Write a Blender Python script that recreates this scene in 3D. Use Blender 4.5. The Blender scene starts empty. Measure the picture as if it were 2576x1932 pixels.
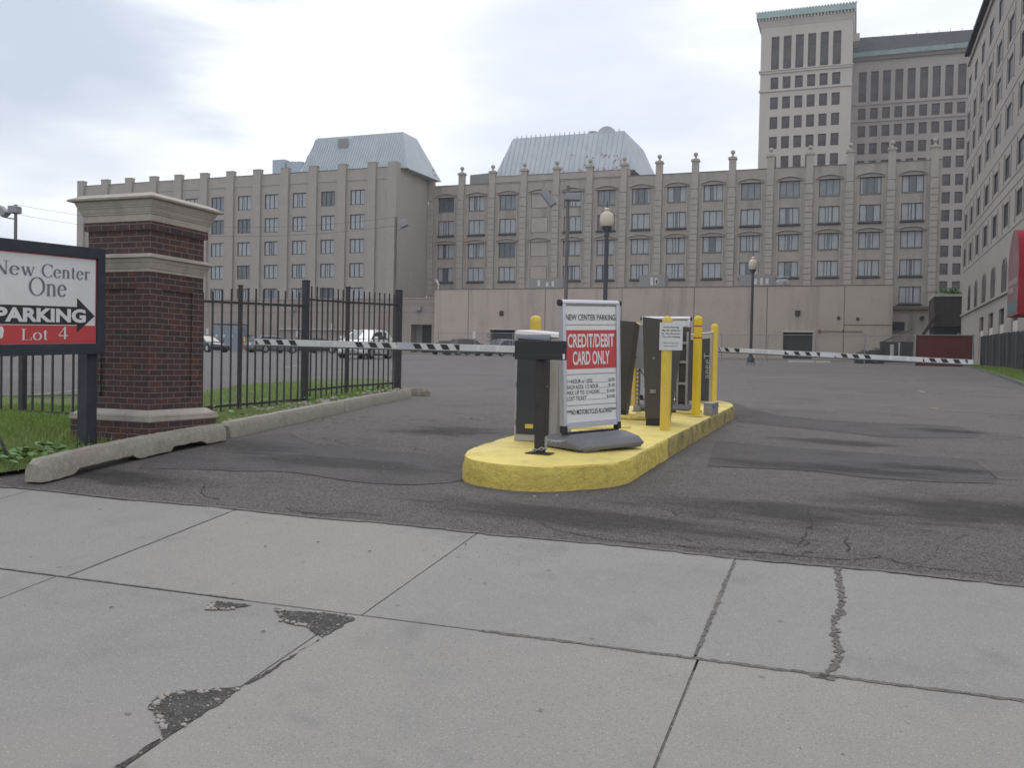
import bpy, bmesh, math, random
import numpy as np
from mathutils import Vector, Matrix
random.seed(7); rng = np.random.RandomState(11)
R_ = math.radians
S = bpy.context.scene
col = S.collection

# ------------------------------------------------------------------ camera, light, sky
FPX, PITCH, ROLL, YAW = 2303.24, -1.2538, 1.1602, -20.464
def _axes():
    y, p, r = map(math.radians, (YAW, PITCH, ROLL))
    f = np.array([math.sin(y)*math.cos(p), math.cos(y)*math.cos(p), math.sin(p)])
    rt = np.array([math.cos(y), -math.sin(y), 0.0]); up = np.cross(rt, f)
    return rt*math.cos(r)+up*math.sin(r), -rt*math.sin(r)+up*math.cos(r), f
RT, UP, FW = _axes()
cam = bpy.data.objects.new('camera', bpy.data.cameras.new('camera'))
col.objects.link(cam); S.camera = cam
cam.data.sensor_fit = 'HORIZONTAL'; cam.data.sensor_width = 36.0
cam.data.lens = 36.0*FPX/2576.0
cam.data.clip_start = .05; cam.data.clip_end = 3000
M = Matrix(((RT[0], UP[0], -FW[0], 0), (RT[1], UP[1], -FW[1], 0), (RT[2], UP[2], -FW[2], 0), (0, 0, 0, 1)))
cam.matrix_world = M
S.view_settings.view_transform = 'Standard'; S.view_settings.look = 'None'
S.view_settings.exposure = 0.28; S.view_settings.gamma = 1.0
S.render.engine = 'CYCLES'

SUN_EL, SUN_AZ = 52.0, -25.0          # azimuth measured from +Y towards +X
W = bpy.data.worlds.new('World'); S.world = W; W.use_nodes = True
nt = W.node_tree; nt.nodes.clear()
def wn(t, **k):
    n = nt.nodes.new(t)
    for a, b in k.items(): setattr(n, a, b)
    return n
wo = wn('ShaderNodeOutputWorld'); wb = wn('ShaderNodeBackground'); wb.inputs[1].default_value = .1
sky = wn('ShaderNodeTexSky', sky_type='NISHITA', sun_disc=False)
sky.sun_elevation = R_(SUN_EL); sky.sun_rotation = R_(SUN_AZ)
tc = wn('ShaderNodeTexCoord')
mp = wn('ShaderNodeMapping'); mp.inputs['Scale'].default_value = (1.0, 1.0, 3.4)
mp.inputs['Location'].default_value = (1.83, .4, 1.10)
nz = wn('ShaderNodeTexNoise'); nz.inputs['Scale'].default_value = 1.7; nz.inputs['Detail'].default_value = 6; nz.inputs['Roughness'].default_value = .42
cr = wn('ShaderNodeValToRGB')
cr.color_ramp.elements[0].position = .38; cr.color_ramp.elements[0].color = (.50, .56, .66, 1)
cr.color_ramp.elements[1].position = .55; cr.color_ramp.elements[1].color = (.97, .975, .985, 1)
e = cr.color_ramp.elements.new(.44); e.color = (.80, .84, .90, 1)
sc = wn('ShaderNodeVectorMath', operation='SCALE'); sc.inputs['Scale'].default_value = 10.8
mx = wn('ShaderNodeMix', data_type='RGBA'); mx.inputs[0].default_value = .93
L = nt.links
L.new(tc.outputs['Generated'], mp.inputs[0]); L.new(mp.outputs[0], nz.inputs['Vector']); L.new(nz.outputs['Fac'], cr.inputs[0])
cur_ = cr.outputs[0]
nz2 = wn('ShaderNodeTexNoise'); nz2.inputs['Scale'].default_value = 5.5; nz2.inputs['Detail'].default_value = 5; nz2.inputs['Roughness'].default_value = .5
L.new(mp.outputs[0], nz2.inputs['Vector'])
for az_, el_, rad_, ccol, st_ in ((-49.0, 17.5, 9.0, (.47, .53, .62), .95), (-40.5, 19.5, 5.0, (.50, .56, .65), .8), (-45.0, 11.0, 4.0, (.66, .71, .79), .6), (-16.5, 16.5, 9.0, (.62, .66, .76), .85), (-7.0, 14.5, 8.0, (.64, .68, .78), .75), (3.0, 22.0, 9.0, (.68, .72, .80), .7)):
    dv = Vector((math.sin(R_(az_))*math.cos(R_(el_)), math.cos(R_(az_))*math.cos(R_(el_)), math.sin(R_(el_))))
    vd = wn('ShaderNodeVectorMath', operation='DOT_PRODUCT'); vd.inputs[1].default_value = dv; L.new(tc.outputs['Generated'], vd.inputs[0])
    m1 = wn('ShaderNodeMath', operation='MULTIPLY_ADD'); m1.inputs[1].default_value = .030; L.new(nz2.outputs['Fac'], m1.inputs[0]); L.new(vd.outputs['Value'], m1.inputs[2])
    mr = wn('ShaderNodeMapRange'); mr.interpolation_type = 'SMOOTHERSTEP'; mr.inputs['From Min'].default_value = math.cos(R_(rad_*1.35))+.015; mr.inputs['From Max'].default_value = 1.022; mr.inputs['To Max'].default_value = st_; L.new(m1.outputs[0], mr.inputs[0])
    mc = wn('ShaderNodeMix', data_type='RGBA'); mc.inputs[7].default_value = (*ccol, 1); L.new(mr.outputs[0], mc.inputs[0]); L.new(cur_, mc.inputs[6]); cur_ = mc.outputs[2]
L.new(cur_, sc.inputs[0]); L.new(sky.outputs[0], mx.inputs[6]); L.new(sc.outputs[0], mx.inputs[7])
L.new(mx.outputs[2], wb.inputs[0]); L.new(wb.outputs[0], wo.inputs[0])
sl = bpy.data.lights.new('sun', 'SUN'); sl.energy = .7; sl.angle = R_(25); sl.color = (1, .96, .9)
so = bpy.data.objects.new('sun', sl); col.objects.link(so)
sd = Vector((math.sin(R_(SUN_AZ))*math.cos(R_(SUN_EL)), math.cos(R_(SUN_AZ))*math.cos(R_(SUN_EL)), math.sin(R_(SUN_EL))))
so.rotation_euler = sd.to_track_quat('Z', 'Y').to_euler()

# ------------------------------------------------------------------ survey helpers: photo measurements to places in the scene
def ray(x, y): return (x-1288)*RT-(y-966)*UP+FPX*FW
def atY(x, y, Y): d = ray(x, y); return d*(Y/d[1])
def atX(x, y, X): d = ray(x, y); return d*(X/d[0])
def G(X, Y):
    X = np.asarray(X, float); Y = np.asarray(Y, float)
    Ye = 4.80+.062*np.clip(X, -30, 30)
    Xc = np.clip(X, -12, 12)
    p = -1.5-.0251*Xc+.1091*np.clip(Y, -3.0, None)
    pe = -1.5-.0251*Xc+.1091*Ye
    t = np.maximum(Y-Ye, 0); ze = -.985+(pe+.985)*np.exp(-t/18)
    h = .0245*np.minimum(t, 100)+.075*(1-np.exp(-t/1.0))-.008*np.clip(Y-52, 0, 50)
    return np.where(Y < Ye, p, ze+h)
def g(X, Y): return float(G(X, Y))
def onG(x, y, dz=0.0):
    d = ray(x, y); ts = np.linspace(.5, 130, 3000)/d[1]
    v = ts*d[2]-(G(ts*d[0], ts*d[1])+dz); i = int(np.argmax(v < 0))
    a, b = ts[i-1], ts[i]
    for _ in range(30):
        m = (a+b)/2
        if m*d[2]-(g(m*d[0], m*d[1])+dz) > 0: a = m
        else: b = m
    return d*a

# ------------------------------------------------------------------ materials
MATS = {}
def mat(name, base=(.5, .5, .5), rough=.7, metal=0.0, spec=.3, noise=None, bump=None, coat=0.0, emis=None, build=None, speck=None, streak=None):
    if name in MATS: return MATS[name]
    m = bpy.data.materials.new(name); m.use_nodes = True; t = m.node_tree; b = t.nodes['Principled BSDF']
    b.inputs['Base Color'].default_value = (*base, 1); b.inputs['Roughness'].default_value = rough
    b.inputs['Metallic'].default_value = metal; b.inputs['Specular IOR Level'].default_value = spec
    b.inputs['Coat Weight'].default_value = coat; b.inputs['Coat Roughness'].default_value = .05
    tcn = t.nodes.new('ShaderNodeTexCoord'); cur = None
    def nzn(scale, detail=4, rough_=.55, stretch=None):
        n = t.nodes.new('ShaderNodeTexNoise'); n.inputs['Scale'].default_value = scale; n.inputs['Detail'].default_value = detail; n.inputs['Roughness'].default_value = rough_
        if stretch:
            mpn = t.nodes.new('ShaderNodeMapping'); mpn.inputs['Scale'].default_value = stretch
            t.links.new(tcn.outputs['Object'], mpn.inputs[0]); t.links.new(mpn.outputs[0], n.inputs['Vector'])
        else: t.links.new(tcn.outputs['Object'], n.inputs['Vector'])
        return n.outputs['Fac']
    def ramp(fac, p0, p1):
        r = t.nodes.new('ShaderNodeMapRange'); r.inputs['From Min'].default_value = p0; r.inputs['From Max'].default_value = p1
        t.links.new(fac, r.inputs[0]); return r.outputs[0]
    def mixc(fac, a, c):
        n = t.nodes.new('ShaderNodeMix'); n.data_type = 'RGBA'
        t.links.new(fac, n.inputs[0])
        if isinstance(a, tuple): n.inputs[6].default_value = (*a, 1)
        else: t.links.new(a, n.inputs[6])
        if isinstance(c, tuple): n.inputs[7].default_value = (*c, 1)
        else: t.links.new(c, n.inputs[7])
        return n.outputs[2]
    m['h'] = 0
    if noise:           # list of (scale, colour, from, to)
        for (s, c, p0, p1) in noise:
            cur = mixc(ramp(nzn(s), p0, p1), cur if cur is not None else base, c)
    if streak:
        s, c, p0, p1 = streak
        cur = mixc(ramp(nzn(s, 5, .6, (1, 1, .12)), p0, p1), cur if cur is not None else base, c)
    if speck:
        for (s, c, thr) in speck:
            v = t.nodes.new('ShaderNodeTexVoronoi'); v.inputs['Scale'].default_value = s
            t.links.new(tcn.outputs['Object'], v.inputs['Vector'])
            n2 = t.nodes.new('ShaderNodeMath'); n2.operation = 'LESS_THAN'; n2.inputs[1].default_value = thr
            t.links.new(v.outputs['Distance'], n2.inputs[0])
            sepc = t.nodes.new('ShaderNodeSeparateColor'); t.links.new(v.outputs['Color'], sepc.inputs[0])
            n3 = t.nodes.new('ShaderNodeMath'); n3.operation = 'MULTIPLY'
            t.links.new(n2.outputs[0], n3.inputs[0]); t.links.new(sepc.outputs[0], n3.inputs[1])
            cur = mixc(n3.outputs[0], cur if cur is not None else base, c)
    if build: cur = build(t, b, tcn, cur, nzn, ramp, mixc) or cur
    if cur is not None: t.links.new(cur, b.inputs['Base Color'])
    if bump:
        s, st, di = bump
        bn = t.nodes.new('ShaderNodeBump'); bn.inputs['Strength'].default_value = st; bn.inputs['Distance'].default_value = di
        t.links.new(nzn(s, 6, .65), bn.inputs['Height']); t.links.new(bn.outputs[0], b.inputs['Normal'])
    if emis: b.inputs['Emission Color'].default_value = (*emis, 1); b.inputs['Emission Strength'].default_value = 1
    MATS[name] = m; return m

def brick_build(t, b, tcn, cur, nzn, ramp, mixc):
    sx = t.nodes.new('ShaderNodeSeparateXYZ'); t.links.new(tcn.outputs['Object'], sx.inputs[0])
    ad = t.nodes.new('ShaderNodeMath'); ad.operation = 'ADD'; t.links.new(sx.outputs[0], ad.inputs[0]); t.links.new(sx.outputs[1], ad.inputs[1])
    cb = t.nodes.new('ShaderNodeCombineXYZ'); t.links.new(ad.outputs[0], cb.inputs[0]); t.links.new(sx.outputs[2], cb.inputs[1])
    br = t.nodes.new('ShaderNodeTexBrick'); t.links.new(cb.outputs[0], br.inputs['Vector'])
    br.inputs['Scale'].default_value = 1; br.inputs['Brick Width'].default_value = .152; br.inputs['Row Height'].default_value = .0490
    br.inputs['Mortar Size'].default_value = .0042; br.inputs['Mortar Smooth'].default_value = .3; br.inputs['Bias'].default_value = -.1
    br.inputs['Color1'].default_value = (.105, .047, .043, 1); br.inputs['Color2'].default_value = (.045, .036, .038, 1); br.inputs['Mortar'].default_value = (.16, .15, .14, 1)
    o = mixc(ramp(nzn(7, 4), .4, .7), br.outputs['Color'], (.055, .042, .045)); o = mixc(ramp(nzn(13, 3), .56, .66), o, (.125, .052, .042))
    mm = mixc(br.outputs['Fac'], o, (.165, .15, .14))
    bn = t.nodes.new('ShaderNodeBump'); bn.inputs['Strength'].default_value = .6; bn.inputs['Distance'].default_value = .006; bn.invert = True
    t.links.new(br.outputs['Fac'], bn.inputs['Height']); t.links.new(bn.outputs[0], b.inputs['Normal'])
    return mm
def asphalt_build(t, b, tcn, cur, nzn, ramp, mixc):
    # fine crack net that only shows in some areas
    v = t.nodes.new('ShaderNodeTexVoronoi'); v.feature = 'DISTANCE_TO_EDGE'; v.inputs['Scale'].default_value = 1.6
    dn = t.nodes.new('ShaderNodeTexNoise'); dn.inputs['Scale'].default_value = 3; dn.inputs['Detail'].default_value = 5
    t.links.new(tcn.outputs['Object'], dn.inputs['Vector'])
    vm = t.nodes.new('ShaderNodeVectorMath'); vm.operation = 'MULTIPLY_ADD'; vm.inputs[1].default_value = (.55, .55, 0)
    t.links.new(dn.outputs['Color'], vm.inputs[0]); t.links.new(tcn.outputs['Object'], vm.inputs[2]); t.links.new(vm.outputs[0], v.inputs['Vector'])
    c = ramp(v.outputs['Distance'], .012, .0)
    mk = ramp(nzn(.35, 3), .52, .62)
    mu = t.nodes.new('ShaderNodeMath'); mu.operation = 'MULTIPLY'; t.links.new(c, mu.inputs[0]); t.links.new(mk, mu.inputs[1])
    c1 = mixc(mu.outputs[0], cur, (.03, .028, .028))
    # apron tinted darker; the lot's paler tone from grazing light and dust painted in
    sy = t.nodes.new('ShaderNodeSeparateXYZ'); t.links.new(tcn.outputs['Object'], sy.inputs[0])
    ay = t.nodes.new('ShaderNodeMath'); ay.operation = 'MULTIPLY_ADD'; ay.inputs[1].default_value = 7.0; t.links.new(nzn(.22, 4), ay.inputs[0]); t.links.new(sy.outputs[1], ay.inputs[2])
    hs = t.nodes.new('ShaderNodeMix'); hs.data_type = 'RGBA'; hs.blend_type = 'MULTIPLY'; hs.inputs[7].default_value = (.84, .83, .83, 1)
    t.links.new(ramp(ay.outputs[0], 20, 10), hs.inputs[0]); t.links.new(c1, hs.inputs[6])
    return hs.outputs[2]

m_asph = mat('asphalt', (.150, .139, .137), .92, spec=.2, noise=[(.22, (.185, .170, .166), .35, .7), (.9, (.112, .104, .103), .50, .72), (2.7, (.165, .152, .148), .52, .78), (55, (.080, .074, .074), .42, .70), (9, (.185, .172, .166), .55, .8)],
             speck=[(85, (.40, .38, .35), .28), (42, (.34, .31, .29), .16), (60, (.05, .047, .046), .2)], bump=(60, .9, .014), build=asphalt_build)
m_patch = mat('patched_asphalt', (.102, .095, .095), .92, spec=.2, noise=[(.6, (.112, .104, .102), .40, .65), (2, (.074, .069, .070), .5, .75), (60, (.058, .054, .055), .45, .72)], speck=[(90, (.30, .28, .26), .22)], bump=(65, .7, .010))
m_hole = mat('crumbled_sidewalk_base', (.085, .080, .078), .95, noise=[(14, (.125, .117, .112), .45, .7), (70, (.05, .047, .046), .45, .7)], speck=[(60, (.34, .32, .30), .26), (110, (.30, .28, .26), .22)], bump=(50, 1, .02))
m_oil = mat('oil_stain', (.075, .070, .070), .75, noise=[(6, (.05, .047, .048), .4, .7)], speck=[(60, (.2, .19, .18), .2)], bump=(70, .6, .01))
m_sand = mat('sidewalk_joint_grit', (.110, .101, .095), .95, noise=[(40, (.19, .175, .162), .42, .68), (9, (.16, .145, .132), .5, .7)], speck=[(90, (.33, .31, .28), .25)], bump=(60, .8, .01))
m_crack = mat('crack_filler', (.055, .051, .050), .95, noise=[(30, (.09, .083, .08), .45, .7)], bump=(60, .8, .01))
def walk(nm, k, kr):
    f = lambda c: tuple(q*k*w for q, w in zip(c, kr))
    return mat(nm, f((.262, .253, .242)), .88, spec=.25, noise=[(.55, f((.288, .277, .262)), .38, .66), (1.7, f((.232, .225, .216)), .52, .74), (7, f((.280, .270, .257)), .5, .78), (120, f((.180, .174, .168)), .50, .78), (.3, f((.280, .256, .238)), .5, .68), (2.6, f((.205, .199, .193)), .62, .76)],
             speck=[(85, (.42, .41, .395), .2), (34, (.37, .36, .345), .08), (9, (.13, .12, .11), .05), (4.5, (.16, .155, .15), .06)], bump=(140, .45, .004))
m_walk = walk('sidewalk_concrete', 1.0, (1, 1, 1)); m_walk2 = walk('sidewalk_concrete_darker', .965, (1, 1, 1.01)); m_walk3 = walk('sidewalk_concrete_warm', 1.02, (1.01, 1, .99))
m_curb = mat('old_curb_concrete', (.295, .272, .230), .9, noise=[(5, (.24, .22, .19), .45, .75), (25, (.40, .37, .32), .5, .8), (2.2, (.30, .25, .22), .55, .7)], bump=(45, .8, .012))
m_stone = mat('cast_stone', (.40, .36, .32), .8, noise=[(3, (.33, .30, .27), .4, .7), (30, (.44, .40, .36), .5, .8)], streak=(6, (.27, .24, .22), .5, .8), bump=(60, .3, .004))
m_brick = mat('dark_red_brick', (.1, .05, .04), .85, build=brick_build)
m_hotel = mat('hotel_stucco', (.330, .297, .268), .9, noise=[(.12, (.310, .282, .260), .4, .7), (1.2, (.385, .352, .322), .5, .8), (14, (.315, .288, .264), .5, .8), (.35, (.37, .325, .292), .5, .7)], streak=(.9, (.215, .192, .176), .53, .74), bump=(20, .3, .02))
m_hotelt = mat('hotel_trim', (.372, .340, .310), .9, noise=[(.6, (.325, .297, .272), .45, .75)], streak=(1.6, (.265, .24, .222), .55, .8), bump=(20, .3, .02))
m_wing = mat('wing_stucco', (.345, .313, .285), .9, noise=[(.08, (.335, .306, .282), .4, .7), (2, (.385, .352, .322), .5, .8)], streak=(.7, (.315, .287, .263), .55, .8), bump=(15, .25, .02))
m_pod = mat('podium_stucco', (.315, .272, .248), .9, noise=[(.3, (.275, .228, .205), .4, .7)], streak=(.9, (.24, .20, .185), .55, .8), bump=(15, .25, .02))
m_pink = mat('garage_wall_stucco', (.455, .375, .330), .9, noise=[(.10, (.43, .385, .325), .45, .60), (.5, (.40, .335, .30), .5, .72), (3, (.48, .40, .355), .5, .8)], streak=(.8, (.33, .28, .255), .52, .74), bump=(12, .3, .02))
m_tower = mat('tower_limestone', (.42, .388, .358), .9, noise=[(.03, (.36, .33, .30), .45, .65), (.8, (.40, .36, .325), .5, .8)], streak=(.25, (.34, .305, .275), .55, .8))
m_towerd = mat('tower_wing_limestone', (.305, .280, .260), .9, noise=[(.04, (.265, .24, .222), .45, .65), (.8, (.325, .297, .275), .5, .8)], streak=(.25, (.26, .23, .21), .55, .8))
m_right = mat('office_limestone', (.335, .312, .290), .88, noise=[(.15, (.29, .27, .25), .4, .7), (1.5, (.36, .335, .31), .5, .8)], streak=(.7, (.32, .288, .262), .55, .8), bump=(14, .25, .02))
m_groove = mat('stone_joint_shadow_gap', (.16, .145, .13), .95)
m_copper = mat('green_copper', (.24, .34, .325), .6, noise=[(.5, (.31, .40, .38), .4, .7)])
m_slate = mat('slate_roof', (.045, .050, .060), .9, spec=.1, noise=[(.25, (.065, .068, .078), .4, .65), (2, (.035, .038, .045), .5, .75)])
m_metalroof = mat('painted_metal_roof', (.40, .45, .49), .45, metal=.2, noise=[(.3, (.45, .49, .53), .4, .7)], streak=(1, (.36, .40, .44), .5, .8))
m_metalroof2 = mat('peeling_metal_roof', (.42, .46, .50), .5, metal=.1, noise=[(.3, (.47, .50, .54), .4, .7)], streak=(1.3, (.36, .40, .44), .5, .8))
m_rust = mat('rust_red', (.28, .10, .09), .8, noise=[(3, (.35, .2, .18), .4, .7)])
m_frame = mat('dark_window_frame', (.06, .062, .068), .5)
m_glass = mat('dark_window_glass', (.075, .090, .108), .12, spec=.8, noise=[(1.1, (.09, .105, .125), .4, .7)])
m_glass2 = mat('pale_window_glass', (.13, .155, .19), .2, spec=.8, noise=[(1.1, (.17, .19, .22), .4, .7)])
m_curt = mat('curtain_behind_glass', (.29, .315, .35), .35, spec=.6, noise=[(.13, (.36, .375, .40), .4, .6), (3, (.34, .36, .39), .4, .7)], streak=(6, (.22, .245, .28), .5, .7))
m_glass3 = mat('office_window_glass', (.030, .034, .040), .25, spec=.35, noise=[(.7, (.05, .055, .06), .4, .7)])
m_tglass = mat('tower_window_glass', (.050, .044, .046), .4, spec=.25, noise=[(.35, (.10, .082, .080), .4, .6), (2, (.045, .048, .055), .5, .7)])
m_yellow = mat('yellow_kerb_paint', (.76, .615, .19), .78, noise=[(2.5, (.60, .475, .15), .42, .72), (18, (.76, .62, .22), .5, .8), (5, (.50, .41, .19), .60, .74), (1.2, (.66, .55, .24), .5, .7)], speck=[(14, (.33, .27, .12), .07), (40, (.45, .37, .17), .14)], bump=(22, .6, .015))
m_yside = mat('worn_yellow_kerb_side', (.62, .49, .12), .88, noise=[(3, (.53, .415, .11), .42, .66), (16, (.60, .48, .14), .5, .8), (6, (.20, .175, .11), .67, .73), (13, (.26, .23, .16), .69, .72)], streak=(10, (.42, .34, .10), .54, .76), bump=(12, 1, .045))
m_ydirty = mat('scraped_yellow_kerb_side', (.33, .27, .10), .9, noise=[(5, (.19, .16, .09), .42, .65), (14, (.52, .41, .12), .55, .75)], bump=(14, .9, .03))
m_ybol = mat('yellow_bollard_sleeve', (.66, .49, .085), .6, spec=.3, noise=[(5, (.58, .43, .08), .4, .75), (30, (.72, .55, .12), .55, .8)], streak=(20, (.50, .38, .09), .55, .8))
m_ybol2 = mat('fresh_yellow_bollard_sleeve', (.70, .50, .03), .5, noise=[(5, (.62, .44, .03), .4, .75)], streak=(20, (.56, .41, .05), .58, .8))
m_red = mat('sign_red', (.50, .065, .070), .45); m_redband = mat('red_reflective_band', (.42, .05, .03), .5)
m_white = mat('sign_white', (.68, .68, .69), .45, noise=[(4, (.62, .62, .64), .4, .75)])
m_paper = mat('printed_paper', (.55, .56, .60), .6); m_ink = mat('black_ink', (.035, .035, .04), .6); m_ink2 = mat('faded_ink', (.16, .16, .18), .6)
m_alu = mat('brushed_aluminium', (.55, .56, .60), .35, metal=.6, spec=.5); m_gplast = mat('grey_plastic_base', (.165, .165, .182), .55, noise=[(30, (.155, .155, .17), .4, .7)], bump=(90, .2, .003))
m_blkpl = mat('black_plastic', (.03, .03, .033), .5); m_brown = mat('brown_painted_steel', (.034, .031, .031), .6, noise=[(8, (.058, .047, .042), .45, .75)])
m_cab = mat('beige_painted_cabinet', (.40, .375, .36), .5, noise=[(2, (.365, .34, .325), .4, .7)], streak=(5, (.30, .27, .25), .55, .8)); m_cabdoor = mat('charcoal_cabinet_door', (.042, .046, .052), .5, noise=[(3, (.052, .055, .060), .4, .7)])
m_op = mat('dark_gate_housing', (.070, .064, .062), .6, noise=[(1.5, (.085, .075, .070), .4, .75)], bump=(60, .2, .003))
m_galv = mat('galvanised_steel', (.33, .33, .34), .45, metal=.5, noise=[(12, (.25, .25, .26), .4, .7)])
m_chain = mat('chain_steel', (.5, .5, .53), .35, metal=.7)
m_grey = mat('grey_electrical_box', (.24, .245, .25), .55, noise=[(6, (.21, .215, .22), .4, .7)])
m_fence = mat('dark_painted_iron', (.040, .040, .046), .55, noise=[(12, (.060, .054, .052), .45, .75)], bump=(60, .3, .003))
m_signfr = mat('blue_black_sign_frame', (.032, .038, .050), .6, noise=[(5, (.045, .052, .065), .4, .7)])
m_armw = mat('barrier_white', (.60, .60, .60), .5, noise=[(4, (.54, .54, .54), .4, .7)]); m_armd = mat('barrier_under_rail', (.10, .10, .11), .5)
m_lawn = mat('lawn_soil', (.090, .115, .040), .95, noise=[(4, (.11, .13, .045), .4, .7), (12, (.085, .07, .045), .6, .75)], bump=(30, .6, .02))
m_blade = mat('grass_blades', (.19, .29, .065), .7, noise=[(.8, (.26, .31, .09), .4, .65), (6, (.13, .23, .05), .45, .7)])
m_weed = mat('broad_leaf_weed', (.09, .19, .05), .6, noise=[(9, (.13, .24, .08), .4, .7)])
m_dirt = mat('stony_dirt', (.17, .145, .12), .95, noise=[(8, (.26, .23, .2), .45, .7)], bump=(25, 1, .03))
m_carw = mat('white_car_paint', (.72, .72, .73), .25, coat=.35); m_cars = mat('silver_car_paint', (.20, .22, .235), .3, metal=.4, coat=.35)
m_carb = mat('black_car_paint', (.035, .034, .036), .25, coat=.35); m_carbl = mat('blue_grey_car_paint', (.22, .25, .30), .3, metal=.4, coat=.35); m_card = mat('dark_teal_car_paint', (.028, .045, .055), .3, coat=.35)
m_cglass = mat('car_glass', (.030, .034, .038), .22, spec=.35); m_cglassl = mat('windscreen_glass', (.20, .215, .23), .12, spec=.8)
m_tyre = mat('tyre_rubber', (.025, .025, .026), .85); m_rim = mat('alloy_rim', (.38, .38, .4), .35, metal=.6); m_tail = mat('red_lamp_lens', (.42, .03, .04), .3); m_hl = mat('clear_lamp_lens', (.7, .7, .72), .15)
m_globe = mat('cream_lamp_globe', (.62, .54, .42), .4, noise=[(3, (.52, .46, .37), .45, .7)]); m_pole = mat('charcoal_pole', (.055, .060, .072), .5); m_wood = mat('weathered_pole', (.17, .155, .145), .85, streak=(9, (.12, .11, .105), .45, .7)); m_flood = mat('grey_floodlight', (.27, .28, .30), .5)
m_fred = mat('dark_red_fence_slats', (.135, .035, .032), .8, noise=[(1, (.11, .03, .03), .4, .7), (9, (.17, .05, .04), .6, .8)]); m_board = mat('black_fence_boards', (.032, .032, .035), .85, noise=[(2, (.05, .048, .048), .45, .7)], streak=(9, (.065, .062, .06), .55, .75))
m_awn = mat('red_awning_fabric', (.36, .020, .040), .7, noise=[(1.2, (.42, .05, .07), .5, .8)]); m_awnf = mat('dull_awning_front', (.19, .095, .095), .75, noise=[(1.5, (.23, .13, .13), .4, .7)]); m_teal = mat('faded_teal_print', (.10, .15, .16), .8)
m_dump = mat('dark_dumpster_steel', (.030, .038, .040), .6, noise=[(3, (.05, .055, .055), .5, .7)]); m_lid = mat('grey_dumpster_lid', (.12, .13, .15), .5)
m_dark = mat('dark_opening', (.030, .034, .040), .9); m_dock = mat('dark_timber_cladding', (.050, .042, .038), .9, noise=[(1, (.035, .032, .032), .4, .7)], streak=(3, (.065, .055, .05), .5, .75)); m_blue = mat('blue_grey_steel_box', (.20, .24, .30), .6, noise=[(2, (.17, .205, .26), .4, .7)])
m_wline = mat('faded_white_road_paint', (.36, .345, .33), .85, noise=[(14, (.19, .175, .17), .42, .6)]); m_yline = mat('faded_yellow_road_paint', (.40, .32, .20), .85, noise=[(14, (.20, .18, .15), .42, .6)])
m_stonew = mat('pale_pebble', (.36, .33, .30), .85, noise=[(20, (.25, .23, .21), .4, .6)]); m_leafb = mat('dry_dark_leaf', (.06, .05, .045), .8)
m_pvc = mat('white_panel', (.55, .53, .50), .6, noise=[(2, (.50, .48, .45), .4, .7)])

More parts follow.
